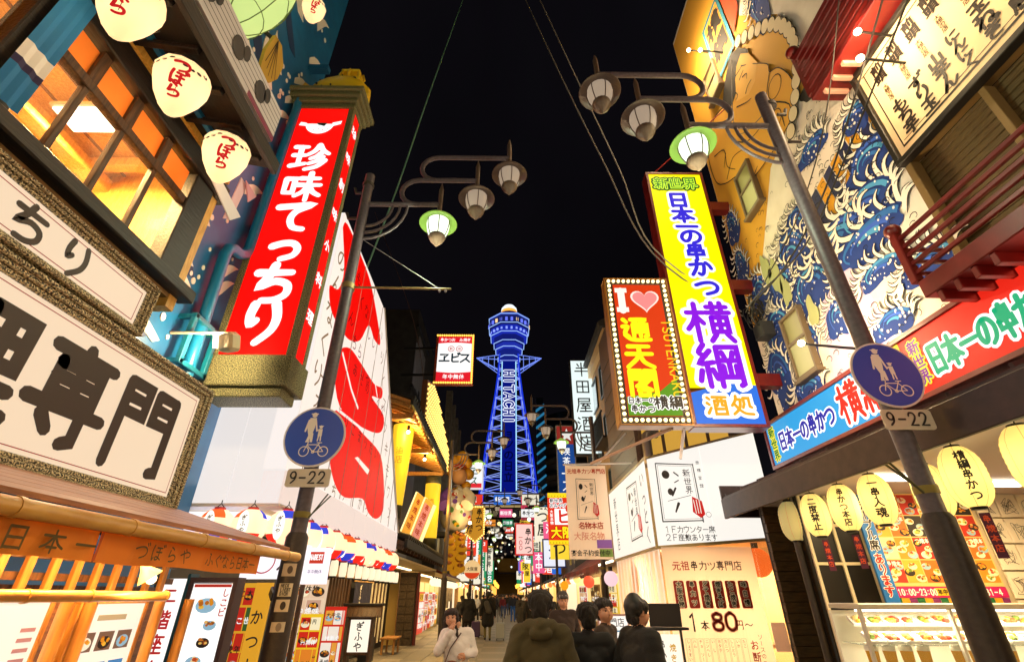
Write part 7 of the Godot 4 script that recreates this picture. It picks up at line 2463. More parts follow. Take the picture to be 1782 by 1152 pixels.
# ---------------------------------------------------------------- further along: right side, tower, far street
func right_mid():
	var b = thing("tile_house", "brown tiled house with lit yellow windows behind the corner sign", "building", V(5.0, 0, 14.0))
	var g = U(grain("brown_tile", "#4a3526", "#6d5240", 0.04, P3(0.8, 0.8, 0.8), 0.6, 0.3))
	g.box(V(5.0, 5.0, 14.4), P3(3.0, 10.0, 3.4))
	part("wall", g, b)
	for k in 4:
		g = U(em("#f2b84a", 0.6))
		g.slab(front(0, 0, 12.68), 3.7 + 0.62 * k, 4.6, 4.22 + 0.62 * k, 6.2, -0.02, 0.0)
		part("window", g, b)
	g = U(pm("#5a4634", 0.5))
	for k in 5: g.slab(front(0, 0, 12.68), 3.6 + 0.62 * k, 4.5, 3.68 + 0.62 * k, 6.3, 0.0, 0.04)
	part("window_bar", g, b)
	g = U(pm("#8a8078", 0.4, 0.5))
	g.tube([V(3.75, 4.2, 12.5), V(3.75, 5.2, 12.5), V(3.78, 5.4, 12.55), V(3.9, 5.5, 12.6), V(4.1, 5.5, 12.65)], 0.13, 12)
	part("flue", g, b)
	g = U(pm("#3a2c22", 0.6))
	for k in 9: g.slab(Frame.new(V(3.5, 0, 16.0), P3(0, 0, 1), P3(0, 1, 0)), 0.1, 4.3 + 0.55 * k, 3.2, 4.32 + 0.55 * k, 0.0, 0.012)
	part("string_course", g, b)
	b = thing("tan_house", "tall tan rendered house with a grilled balcony beside the white shop sign", "building", V(5.4, 0, 19.5))
	g = U(M.tan_wall)
	g.box(V(5.4, 5.4, 19.6), P3(3.0, 10.8, 6.8))
	part("wall", g, b)
	g = U(M.dark_bldg)
	g.prism(front(0, 0, 16.0), [P2(3.6, 10.8), P2(3.55, 11.0), P2(5.4, 12.0), P2(7.2, 11.0), P2(7.1, 10.8)], -7.2, 0.0)
	part("roof", g, b)
	g = U(pm("#cfae7c", 0.7))
	g.box(V(3.82, 10.55, 19.6), P3(0.18, 0.5, 6.9))
	part("cornice", g, b)
	for k in 3:
		for r in 3:
			g = U(pm("#39464e", 0.2))
			g.slab(Frame.new(V(3.89, 0, 22.8), P3(0, 0, 1), P3(0, 1, 0)), 0.5 + 2.1 * k, 4.4 + 2.1 * r, 1.7 + 2.1 * k, 5.7 + 2.1 * r, -0.05, 0.01)
			var w = part("window", g, b)
			g = U(pm("#2a241e", 0.5))
			g.frame_of(Frame.new(V(3.88, 0, 22.8), P3(0, 0, 1), P3(0, 1, 0)), 0.45 + 2.1 * k, 4.35 + 2.1 * r, 1.75 + 2.1 * k, 5.75 + 2.1 * r, 0.07, 0.0, 0.05)
			part("frame", g, w)
	g = U(pm("#1c1815", 0.5))
	for k in 12: g.bar(V(3.45, 6.6, 16.6 + 0.15 * k), V(3.45, 7.5, 16.6 + 0.15 * k), 0.03, 0.03, Vector3.RIGHT)
	g.box(V(3.45, 7.52, 17.4), P3(0.06, 0.06, 1.8)); g.box(V(3.66, 6.56, 17.4), P3(0.5, 0.08, 1.9))
	part("balcony", g, b)
	# liquor shop sign
	var s = thing("white_shop_sign", "tall white light box sign with five thin black characters", "sign", V(3.45, 6.85, 20.0))
	var f = front(0, 0, 20.0)
	g = U(M.black)
	g.frame_of(f, 2.9, 6.8, 4.0, 11.25, 0.06, -0.3, 0.01); g.bar(V(3.95, 10.4, 20.15), V(4.2, 10.4, 20.15), 0.3, 0.4); g.bar(V(3.95, 7.6, 20.15), V(4.2, 7.6, 20.15), 0.3, 0.4)
	part("case", g, s)
	for k in 5:
		g = U(em("#e6f6f4", 0.98))
		g.slab(f, 2.96, 6.86 + 0.868 * k, 3.94, 7.715 + 0.868 * k, -0.1, 0.0)
		part("panel", g, s)
	lettering(s, f, "半田屋酒店", 3.08, 11.12, 0.72, [[em("#1c1a1c", 0.05), 0.0]], 0.09, {"down": true, "adv": 1.2})
	area(s, front(3.45, 9.0, 20.0), 1.0, 4.2, "#e8fbff", 1.6)
	s = thing("cafe_sign", "blue vertical cafe sign with a red top and white star", "sign", V(3.5, 6.6, 28.0))
	f = front(0, 0, 28.0)
	g = U(em("#2255a8", 0.6))
	g.slab(f, 3.02, 6.6, 4.04, 9.5, -0.2, 0.0)
	part("panel", g, s)
	g = U(em("#a8342c", 0.6))
	g.slab(f, 3.02, 9.5, 4.04, 10.6, -0.2, 0.0)
	part("top_panel", g, s)
	g = U(pm("#b8b4b0", 0.5))
	g.frame_of(f, 2.97, 6.55, 4.09, 10.65, 0.05, -0.22, 0.01)
	part("frame", g, s)
	var star = []
	for k in 10:
		var a = PI / 2 + TAU * k / 10
		star.append(P2(3.62, 10.05) + P2(cos(a), sin(a)) * (0.42 if k % 2 == 0 else 0.18))
	g = U(em("#f2efe8", 0.8)).poly(f, star, 0.004)
	part("star", g, s)
	lettering(s, f, "喫茶", 3.3, 9.3, 0.46, [[em("#f6f6f6", 0.9), 0.0]], 0.12, {"down": true, "adv": 1.2})
	lettering(s, f, "一ス", 3.2, 8.1, 0.62, [[em("#f6f6f6", 0.9), 0.0]], 0.13, {"down": true, "adv": 1.1})
	# souvenir sign
	s = thing("souvenir_sign", "yellow edged red souvenir sign with one huge kana", "sign", V(2.3, 3.5, 22.0))
	f = front(0, 0, 22.0)
	g = U(em("#e03418", 0.9))
	g.slab(f, 1.84, 3.52, 2.9, 5.62, -0.2, 0.0)
	part("panel", g, s)
	g = U(em("#f6d21c", 1.0)).rect(f, 1.84, 5.42, 2.9, 5.62, 0.003)
	g.rect(f, 1.84, 3.52, 2.9, 3.68, 0.003)
	for k in 8: g.use(em("#7a3a0c", 0.4)).disc(f, 1.9 + 0.13 * k, 5.49, 0.02, 0.006, 8); g.disc(f, 1.9 + 0.13 * k, 3.58, 0.02, 0.006, 8)
	part("yellow_band", g, s)
	g = U(em("#ffffff", 1.0)).rect(f, 2.12, 4.3, 2.88, 4.95, 0.004)
	part("white_field", g, s)
	lettering(s, f, "新世界", 1.92, 5.38, 0.18, [[em("#ffffff", 1.0), 0.2], [em("#1c1612", 0.1), 0.0]], 0.13, {"adv": 1.1})
	lettering(s, f, "おみやげ", 1.92, 5.17, 0.18, [[em("#ffffff", 1.0), 0.2], [em("#1c1612", 0.1), 0.0]], 0.13, {"adv": 1.02})
	lettering(s, f, "大阪名物", 1.92, 4.9, 0.14, [[em("#ffffff", 1.0), 0.0]], 0.12, {"down": true, "adv": 1.1})
	lettering(s, f, "ビ", 2.2, 4.93, 0.6, [[em("#d8281a", 0.9), 0.0]], 0.17, {"l": 0.009})
	lettering(s, f, "大阪", 1.94, 4.22, 0.46, [[em("#c8200c", 0.8), 0.16], [em("#ffe01c", 1.0), 0.0]], 0.16, {"adv": 1.05})
	area(s, front(2.35, 4.5, 22.0), 1.0, 2.0, "#ff9050", 1.0)
	# street level shops on the right
	b = thing("awning_shop", "small shop with a scalloped dark red awning past the corner", "shop", V(3.9, 0, 20.0))
	g = U(pm("#8a7654", 0.7))
	g.box(V(4.6, 1.5, 20.0), P3(1.4, 3.0, 13.0))
	part("wall", g, b)
	g = U(em("#ffdc8c", 0.85))
	for k in 6: g.slab(Frame.new(V(3.88, 0, 26.0), P3(0, 0, 1), P3(0, 1, 0)), 0.3 + 2.0 * k, 0.7, 1.9 + 2.0 * k, 2.3, -0.02, 0.0)
	part("window_glow", g, b)
	for k in 10:
		g = U(pm("#7e201c" if k % 2 else "#6a1a18", 0.7))
		var d0 = 16.5 + 0.9 * k
		g.quad(V(2.9, 2.5, d0), V(2.9, 2.5, d0 + 0.9), V(3.9, 3.1, d0 + 0.9), V(3.9, 3.1, d0))
		for i in 3:
			var pl = []
			for j in 7: pl.append(P2(0.3 * i + 0.15 + cos(PI + PI * j / 6) * 0.15, sin(PI + PI * j / 6) * 0.14))
			pl.append(P2(0.3 * i + 0.3, 0.14)); pl.append(P2(0.3 * i, 0.14))
			g.poly(on_left(2.895, 2.36, d0), pl, 0.0)
		part("awning_strip", g, b)
	var l = thing("unseen_shop_lamp", "unseen warm strip lamp under the red awning", "lamp", V(3.4, 2.6, 21.0))  # unseen lamp, placed to light the shop front below
	g = U(em("#ffeec8", 3.0))
	g.box(V(3.5, 2.62, 20.6), P3(0.1, 0.05, 7.0))
	part("tube", g, l)
	area(l, front(3.4, 2.55, 20.6), 0.4, 7.0, "#ffd692", 11.0, 0.0).rotation = P3(-PI / 2, 0, 0)
	for q in [[2.95, 19.0, "#ff5a3a", "round red lantern at the red awning's middle"], [2.9, 26.5, "#ffa01e", "large amber lantern at the red awning's far end"], [3.0, 15.2, "#f8d0d8", "round pale pink lantern by the corner's side curtain"]]:
		l = thing("shop_lantern", q[3], "lantern", V(q[0], 1.9, q[1]))
		g = U(em(q[2], 0.95))
		g.ball(V(q[0], 2.05, q[1]), 0.2, 14, 9)
		part("shade", g, l)
		g = U(M.black)
		g.tube([V(q[0], 2.23, q[1]), V(q[0], 2.36, q[1])], 0.06, 8)
		part("cap", g, l)
	for k in 4:
		poster("shop_bill", ["cream bill on the wall beside the side curtain", "yellow bill beneath the red awning", "brown carved notice board beneath the red awning", "white bill at the amber lantern"][k], Frame.new(V(3.5 - 0.05 * k, 0, 15.6 + 3.0 * k), P3(0.25, 0, 1), P3(0, 1, 0)), 0.0, 0.6, 0.9, 2.0, [["#e8d8b0", "#a83a24", "#c9a060"], ["#f0c838", "#c22a1a", "#fff0c0"], ["#8a6230", "#e8c880", "#5a3a1a"], ["#f4ead8", "#c84a3a", "#e0b080"]][k], 60 + k, "bills by the red awning", 0.7)

func sign_label(k): return ["narrow", "tall", "small", "square", "wide"][k % 5]

func build_far():
	tower()
	far_left()
	# rows of plain houses with lit fronts
	var rng = RandomNumberGenerator.new()
	rng.seed = 404
	var pool = "串かつ酒処本店焼大阪名物天元祖世界新中味茶屋"
	var grounds = ["#e8402a", "#f4d03a", "#f4f0e8", "#2a6ad0", "#e88a2a", "#e85a8a", "#f0e8d0", "#1c8a5a", "#ffffff"]
	for side in [-1, 1]:
		var d = 34.0 if side < 0 else 27.0
		var k = 0
		while d < 148.0:
			var w = rng.randf_range(6.0, 10.0)
			var h = rng.randf_range(6.0, 9.5)
			var x: float = side * (4.6 + 0.3 * (k % 2))
			var b = thing("far_house", ["dark", "grey concrete", "tan", "dark stone"][k % 4] + " house with a " + ["dark red", "cream", "navy", "brown"][k % 4] + " awning on the " + ["bulb sign's", "heart sign's"][(side + 1) / 2] + " side of the street", "building", V(x + side * 2.5, 0, d + w / 2), "houses down the street")
			var g = U([M.dark_bldg, M.concrete, M.tan_wall, M.brick_dark][k % 4])
			g.box(V(x + side * 2.5, h / 2, d + w / 2), P3(5.0, h, w - 0.1))
			part("wall", g, b)
			var f = on_left(x, 0, d) if side < 0 else Frame.new(V(x, 0, d + w), P3(0, 0, 1), P3(0, 1, 0))
			g = U(em(["#ffd98c", "#ffe9c0", "#ffc86a"][k % 3], 0.9))
			g.slab(f, 0.3, 0.4, w - 0.3, 2.5, -0.05, 0.02)
			part("window_glow", g, b)
			for i in 3:
				g = U(em("#c9a86a", 0.3) if (k + i) % 3 == 0 else pm("#20262c", 0.2))
				g.slab(f, 0.6 + i * w / 3.2, 3.6, 0.6 + i * w / 3.2 + 1.3, 5.0, -0.05, 0.015)
				part("window", g, b)
			g = U(pm(["#7a2a1c", "#c9b88a", "#2a3a5a", "#8a5a2a"][k % 4], 0.7))
			var xe = x - side * 0.9
			var rows = [P2(xe, 2.6), P2(x, 3.0), P2(x, 3.12), P2(xe, 2.75)]
			g.prism(front(0, 0, d), rows, -(w - 0.4), 0.0)
			part("awning", g, b)
			if d < 110.0:
				# projecting signs, facing along the street
				for i in 5:
					var sh = rng.randf_range(1.0, 3.2)
					var sw = rng.randf_range(0.7, 1.3)
					var sd = d + 0.7 + i * w / 5.0
					var sx: float = (x - side * 0.1) - (sw if side > 0 else 0.0) - side * rng.randf_range(0.0, 1.5)
					var sy = rng.randf_range(2.7, 6.4)
					var gc: String = grounds[rng.randi_range(0, 8)]
					var s = thing("far_sign", "lit " + {"#e8402a": "red", "#f4d03a": "yellow", "#f4f0e8": "off-white", "#2a6ad0": "blue", "#e88a2a": "orange", "#e85a8a": "pink", "#f0e8d0": "cream", "#1c8a5a": "green", "#ffffff": "white"}[gc] + (" upright" if sh > 1.4 * sw else " squarish") + " shop sign among those down the street", "sign", V(sx + sw / 2, sy, sd), "projecting signs down the street")
					var fs = front(sx, sy, sd)
					g = U(em(gc, 0.95))
					g.slab(fs, 0, 0, sw, sh, -0.15, 0.0)
					part("panel", g, s)
					var n = int(sh / (sw * 0.8))
					var str = ""
					for j in maxi(1, n): str += pool[rng.randi_range(0, pool.length() - 1)]
					lettering(s, fs, str, sw * 0.16, sh - 0.08, sw * 0.68, [[em("#1c1612" if gc in ["#f4d03a", "#f4f0e8", "#f0e8d0", "#ffffff"] else "#ffffff", 0.9 if not gc in ["#f4d03a", "#f4f0e8", "#f0e8d0", "#ffffff"] else 0.1), 0.0]], 0.13, {"down": true, "adv": 1.1})
			var l = thing("unseen_far_shop_lamp", "unseen warm strip lamp under an awning down the street", "lamp", V(xe, 2.5, d + w / 2), "unseen strip lamps down the street")  # one unseen strip per awning, placed to light the far street
			g = U(em("#ffe8b8", 2.5))
			g.box(V(x - side * 0.5, 2.62, d + w / 2), P3(0.14, 0.06, w - 1.0))
			part("tube", g, l)
			area(l, front(x - side * 0.5, 2.5, d + w / 2), 0.4, w - 1.0, "#ffd08a", w * 2.2, 0.0).rotation = P3(-PI / 2, 0, 0)
			for i in 5:
				var c = V(xe, 2.35, d + 0.8 + i * (w - 1.4) / 4.0)
				l = thing("far_lantern", "small round lantern under an awning down the street", "lantern", c, "lanterns down the street")
				g = U(em(["#ffd27a", "#fff0d0", "#ff7a3a"][(k + i) % 3], 1.3))
				g.ball(c, 0.19, 10, 6)
				g.use(M.black).tube([c + P3(0, 0.18, 0), c + P3(0, 0.3, 0)], 0.05, 6)
				part("shade", g, l)
			d += w + 0.15
			k += 1
	# lamp frames across the street
	var kk = 0
	for d in [44.0, 57.0, 72.0, 90.0, 112.0]:
		var y = 6.2 + 0.055 * d
		var t = thing("lamp_gantry", ["thin steel frame across the street hung with lamps and boards, nearest the shield sign", "steel lamp frame across the street, second from the shield sign", "steel lamp frame across the street, third from the shield sign", "steel lamp frame across the street, fourth from the shield sign", "steel lamp frame across the street closest to the tower"][kk].replace(", nearest the", " just past the"), "gantry", V(0, 0, d), "lamp frames across the street")
		var g2 = U(M.lamp_metal)
		g2.bar(V(-4.4, y, d), V(4.4, y, d), 0.1, 0.12); g2.bar(V(-4.4, y + 0.8, d), V(4.4, y + 0.8, d), 0.1, 0.12)
		for x in [-4.4, 4.4]: g2.tube([V(x, 0, d), V(x, y + 0.9, d)], 0.09, 8)
		part("beam", g2, t)
		for i in 6:
			var c = V(-3.2 + 1.3 * i, y - 0.9 - 0.35 * ((i + kk) % 3), d)
			g2 = U(em(["#fff0d0", "#f4ffe8", "#ffd890"][(i + kk) % 3], 1.5))
			g2.ball(c, 0.17, 10, 6)
			var gb = part("globe", g2, t)
			g2 = U(M.black)
			g2.tube([c + P3(0, 0.16, 0), V(-3.2 + 1.3 * i, y, d)], 0.025, 5)
			part("cord", g2, gb)
		for i in 3:
			var gc: String = grounds[(kk * 2 + i * 3) % 9]
			var fs = front(-3.6 + 2.5 * i + 0.3 * kk, y - 0.05, d - 0.1)
			g2 = U(em(gc, 0.85))
			g2.slab(fs, 0, 0, 1.5, 0.85, -0.08, 0.0)
			var bd = part("board", g2, t)
			lettering(bd, fs, ["大阪", "新世界", "串かつ"][i], 0.1, 0.66, 0.46, [[pm("#1c1612", 0.6) if gc in ["#f4d03a", "#f4f0e8", "#f0e8d0", "#ffffff"] else em("#ffffff", 0.9), 0.0]], 0.13, {"adv": 0.96})
		kk += 1
	# named signs in view
	sign_box("red_skewer_sign", "red edged pink sign with black skewer characters over the street", 0.72, 36.0, 4.1, 1.84, 6.0, "#f6c8c0", "#d8201c", [["串かつ", 1.3, 5.75, 0.5, "#1c1210"], ["一00", 0.88, 5.3, 0.3, "#d8201c"]])
	sign_box("white_star_sign", "small white sign with blue brush mark beside the souvenir sign", 2.4, 33.0, 3.2, 3.7, 4.7, "#dfe4f4", "#2a2a4a", [["大", 2.7, 4.4, 0.8, "#1c4a9a"]])
	# pink neon grid and the sign frames over the street
	var s = thing("neon_grid_sign", "pink neon bars with a dark character before a lit wall", "sign", V(2.9, 9.5, 60.0))
	var g = U(em("#ff4a6a", 0.9))
	for k in 14: g.slab(front(0, 0, 60.0), 1.8 + 0.16 * k, 9.4, 1.88 + 0.16 * k, 12.1, -0.1, 0.0)
	part("neon_bar", g, s)
	g = U(M.black)
	g.slab(front(0, 0, 60.1), 1.75, 9.35, 4.05, 12.15, -0.2, 0.0)
	part("backing", g, s)
	lettering(s, front(0, 0, 60.0), "宴", 2.2, 11.6, 1.5, [[M.black, 0.0]], 0.16, {"l": 0.05})
	# round dark building with blue tubes
	var b = thing("round_building", "dark curved building with stacked balconies and blue light tubes", "building", V(9.0, 0, 62.0))
	for k in 11:
		g = U(M.dark_bldg)
		g.lathe([P2(0.0, 2.0 * k + 1.1), P2(5.0, 2.0 * k + 1.1), P2(5.0, 2.0 * k), P2(0, 2.0 * k)], 30, Transform3D(Basis.IDENTITY, V(9.3, 0, 63.0)))
		part("balcony_slab", g, b)
	g = U(pm("#15181c", 0.4))
	g.lathe([P2(4.5, 22.5), P2(4.5, 0.0)], 30, Transform3D(Basis.IDENTITY, V(9.3, 0, 63.0)))
	part("core_wall", g, b)
	for k in 2:
		for i in 12:
			g = U(em("#3a9cd0", 0.45))
			g.bar(V(3.75, 10.0 + 1.1 * i, 57.6 + 0.4 * k), V(4.75, 10.8 + 1.1 * i, 57.6 + 0.4 * k), 0.16, 0.34, P3(0, 0, 1))
			part("light_tube", g, b)
	g = U(pm("#0c1a26", 0.4))
	g.box(V(4.25, 12.0, 58.3), P3(0.9, 24.0, 0.5))
	part("corner_pier", g, b)
	for k in 10:
		g = U(em("#4a4440", 0.16))  # added glow between the slabs so the dark balconies show
		g.lathe([P2(4.7, 2.0 * k + 1.9), P2(4.7, 2.0 * k + 1.2)], 30, Transform3D(Basis.IDENTITY, V(9.3, 0, 63.0)))
		part("added_glow_band", g, b)

func sign_box(called, label, x0, d, y0, x1, y1, ground, edge, lines):
	var s = thing(called, label, "sign", V((x0 + x1) / 2, y0, d))
	var f = front(0, 0, d)
	var g = U(em(ground, 0.95))
	g.slab(f, x0, y0, x1, y1, -0.2, 0.0)
	part("panel", g, s)
	g = U(em(edge, 0.85))
	g.frame_of(f, x0 - 0.08, y0 - 0.08, x1 + 0.08, y1 + 0.08, 0.08, -0.2, 0.02)
	part("frame", g, s)
	for q in lines: lettering(s, f, q[0], q[1], q[2], q[3], [[em(q[4], 0.6), 0.0]], 0.13, {"down": true, "adv": 1.1})
	area(s, front((x0 + x1) / 2, (y0 + y1) / 2, d), x1 - x0, y1 - y0, ground, (x1 - x0) * (y1 - y0) * 0.3)
	return s

func tower():
	var cx = 0.75
	var cz = 170.0
	var o = V(cx, 0, cz)
	var t = thing("lattice_tower", "tall lattice tower lit blue with a round lookout and neon letters", "tower", o)
	var hw = func(y):
		var tab = [[26.0, 10.0], [32.0, 9.3], [45.0, 8.0], [55.0, 6.6], [65.0, 5.2], [75.0, 4.1], [84.0, 3.6]]
		for i in tab.size() - 1:
			if y <= tab[i + 1][0]: return lerpf(tab[i][1], tab[i + 1][1], (y - tab[i][0]) / (tab[i + 1][0] - tab[i][0]))
		return 3.4
	var blue = em("#1c3cf0", 0.7)  # steel glows by itself in place of the tower lighting
	var pale = em("#93a8ff", 0.9)  # paler glow on struts and braces, as highlights
	var cs = [P2(-1, -1), P2(1, -1), P2(1, 1), P2(-1, 1)]
	for c in cs:
		var g = U(blue)
		var pts = []
		for k in 16:
			var y = 26.0 + 58.0 * k / 15
			var w: float = hw.call(y)
			pts.append(o + P3(c.x * w, y, c.y * w))
		g.tube(pts, 0.3, 6)
		part("leg", g, t)
	var lv = [26.0, 30.5, 35.0, 39.5, 44.0, 48.5, 53.0, 57.0, 61.0, 65.0, 69.0, 73.0, 77.0, 81.0]
	for i in lv.size():
		var w0: float = hw.call(lv[i])
		for k in 4:
			var a: Vector2 = cs[k]
			var c: Vector2 = cs[(k + 1) % 4]
			var g = U(pale if i % 2 else blue)
			g.tube([o + P3(a.x * w0, lv[i], a.y * w0), o + P3(c.x * w0, lv[i], c.y * w0)], 0.14, 5)
			part("strut", g, t)
			if i < lv.size() - 1:
				var w1: float = hw.call(lv[i + 1])
				g = U(pale)
				g.tube([o + P3(a.x * w0, lv[i], a.y * w0), o + P3(c.x * w1, lv[i + 1], c.y * w1)], 0.115, 5)
				g.tube([o + P3(c.x * w0, lv[i], c.y * w0), o + P3(a.x * w1, lv[i + 1], a.y * w1)], 0.115, 5)
				part("cross_brace", g, t)
	# letter column on the street face
	var f = front(cx, 0, 160.0)
	var g = U(em("#0a1a9a", 0.55))
	g.slab(f, -2.35, 31.0, 2.35, 77.5, -1.0, 0.0)
	part("sign_column", g, t)
	for x in [-2.55, 2.55]:
		g = U(em("#a8e0ff", 1.1))
		g.slab(f, x - 0.18, 31.0, x + 0.18, 77.5, -0.3, 0.3)
		part("neon_tube", g, t)
	var fr = Frame.new(f.p(-1.85, 74.2, 0.2), P3(0, -1, 0), P3(1, 0, 0))
	lettering(t, fr, "HITACHI", 0.0, 3.7, 3.7, [[em("#e6ecff", 1.15), 0.16], [em("#1428a8", 0.5), 0.0]], 0.16, {"sx": 0.82, "adv": 0.98, "taper": 0.0, "l": 0.05})
	lettering(t, f, "ョンの日立", -1.7, 51.8, 3.3, [[em("#060d4a", 0.4), 0.0]], 0.13, {"down": true, "adv": 1.12, "taper": 0.0, "l": 0.2})
	# side wings, glowing like the rest of the steel
	for sx in [-1, 1]:
		g = U(em("#7a96ff", 0.9))
		var tip = o + P3(sx * 12.2, 79.4, 9.0)
		for q in [[3.4, 83.6, 3.4], [3.4, 75.0, 3.4], [3.4, 79.4, -3.4], [3.5, 81.5, 3.5], [3.5, 77.0, 3.5]]:
			g.tube([o + P3(sx * q[0], q[1], q[2]), tip], 0.16, 5)
		for u in [0.25, 0.5, 0.75]:
			g.tube([(o + P3(sx * 3.4, 83.6, 3.4)).lerp(tip, u), (o + P3(sx * 3.4, 75.0, 3.4)).lerp(tip, u)], 0.12, 5)
		part("wing", g, t)
	# lookout: stacked octagonal tiers with their own glow and bright rims
	var tiers = [[4.6, 82.5, 3.7, 86.0, "#1c2a9a"], [5.6, 86.0, 5.3, 88.4, "#2a3cd0"], [6.4, 88.4, 6.2, 91.6, "#1a2488"], [7.8, 91.6, 7.6, 95.2, "#2438d8"], [8.6, 95.2, 8.4, 99.2, "#1a2070"], [8.7, 99.2, 8.2, 100.2, "#3a58e8"]]
	for q in tiers:
		g = U(em(q[4], 0.55))
		g.lathe([P2(0, q[3]), P2(q[0], q[3]), P2(q[0], q[1] + 0.6), P2(q[2], q[1]), P2(0, q[1])], 8, Transform3D(Basis.from_euler(P3(0, PI / 8, 0)), o))
		part("lookout_tier", g, t)
		g = U(em("#9fc4ff", 1.05))
		var pts = []
		for k in 9:
			var a = TAU * k / 8 - PI / 8
			pts.append(o + P3(cos(a) * (q[0] + 0.1), q[1] + 0.5, sin(a) * (q[0] + 0.1)))
		g.tube(pts, 0.16, 5)
		part("neon_rim", g, t)
	for k in 12:
		g = U(em("#ffd9a0" if k % 4 == 0 else "#6a7aff", 1.0))
		var a = TAU * (k + 0.5) / 24
		g.box(o + P3(cos(a + 0.0) * 8.05, 97.2, sin(a) * 8.05), P3(0.9, 1.5, 0.9), Basis.from_euler(P3(0, -a, 0)))
		part("lookout_window", g, t)
	for k in 12:
		g = U(em("#8aa0ff", 1.1))
		var a = TAU * (k + 0.5) / 24
		g.box(o + P3(cos(a) * 7.5, 93.6, sin(a) * 7.5), P3(0.7, 0.9, 0.7), Basis.from_euler(P3(0, -a, 0)))
		part("lookout_window", g, t)
	g = U(em("#3a1440", 0.5))
	g.lathe([P2(0, 103.4), P2(4.2, 103.4), P2(4.6, 100.2), P2(0, 100.2)], 16, Transform3D(Basis.IDENTITY, o))
	part("machine_room", g, t)
	g = U(em("#ffb44a", 1.1))
	g.lathe([P2(0, 105.4), P2(3.2, 105.4), P2(3.3, 103.4)], 16, Transform3D(Basis.IDENTITY, o))
	part("lamp_ring", g, t)
	g = U(em("#e8f4ff", 1.2))
	g.lathe([P2(0, 108.0), P2(2.2, 107.7), P2(3.2, 106.4), P2(3.3, 105.4), P2(0, 105.4)], 16, Transform3D(Basis.IDENTITY, o))
	part("dome", g, t)
	# base block straddling the street
	var b = thing("tower_base", "dark base block with lit window bands under the tower", "building", V(cx, 0, 165.0))
	g = U(M.dark_bldg)
	g.box(V(cx, 22.0, 168.0), P3(24, 8.0, 24))
	for sx in [-1, 1]: g.box(V(cx + sx * 12.0, 9.0, 168.0), P3(6.0, 18.0, 20))
	part("wall", g, b)
	for r in 2:
		for k in 14:
			g = U(em(["#c9b88a", "#8a7a5a", "#3a3a3a"][(k * 7 + r * 3) % 3], 0.45))
			g.slab(front(cx, 0, 155.9), -11.5 + 1.65 * k, 19.4 + 3.2 * r, -10.2 + 1.65 * k, 21.2 + 3.2 * r, -0.1, 0.05)
			part("window", g, b)
	g = U(em("#d8b878", 0.5))
	g.slab(front(cx, 0, 155.8), -12, 25.4, 12, 26.0, 0.0, 0.2)
	part("ledge_light", g, b)
	for sx in [-1, 1]:
		g = U(M.concrete)
		g.bar(V(cx + sx * 11.0, 5.0, 155.5), V(cx + sx * 1.0, 18.0, 155.5), 1.2, 1.2)
		part("raking_strut", g, b)
	# covered arcade beyond the arch with strings of amber lamps
	var ar = thing("arcade", "dark covered arcade with amber lamps beyond the tower arch", "building", V(cx, 0, 230.0))
	g = U(M.dark_bldg)
	for sx in [-1, 1]: g.box(V(cx + sx * 8.0, 6.0, 240.0), P3(4.0, 12.0, 120.0))
	g.box(V(cx, 13.0, 240.0), P3(20.0, 1.0, 120.0)); g.box(V(cx, 6.0, 300.0), P3(20.0, 12.0, 1.0))
	part("shell", g, ar)
	g = U(em("#ffb850", 1.3))  # unseen lit fronts as one glowing strip, brightening the arcade
	for sx in [-1, 1]: g.box(V(cx + sx * 5.9, 2.4, 240.0), P3(0.2, 4.4, 118.0))
	part("window_glow", g, ar)
	for k in 24:
		for sx in [-1, 1]:
			var c = V(cx + sx * 4.6, 5.2 + 0.6 * sin(k * 0.9), 180.0 + 4.6 * k)
			var al = thing("amber_lamp", "amber globe lamp in the strings of the covered arcade", "lamp", c, "amber lamps in the arcade")
			g = U(em("#ffb040", 2.4))
			g.ball(c, 0.42, 8, 5)
			g.use(M.black).tube([c + P3(0, 0.3, 0), c + P3(0, 7.0, 0)], 0.04, 4)
			part("globe", g, al)
	# hanging lamps under the arch
	for k in 10:
		var c = V(cx - 5.5 + 1.2 * k, 11.0 + 4.5 * sin(k * 2.1), 118.0 + 4.0 * (k % 5))
		var l = thing("hanging_globe", "white hanging globe lamp under the tower arch", "lamp", c, "globe lamps under the tower arch")
		g = U(em("#f0fff0", 1.4))
		g.ball(c, 0.2, 8, 5)
		part("shade", g, l)
		g = U(M.black)
		g.tube([c + P3(0, 0.34, 0), V(c.x, 19.0, -c.z)], 0.03, 4)
		part("cord", g, l)

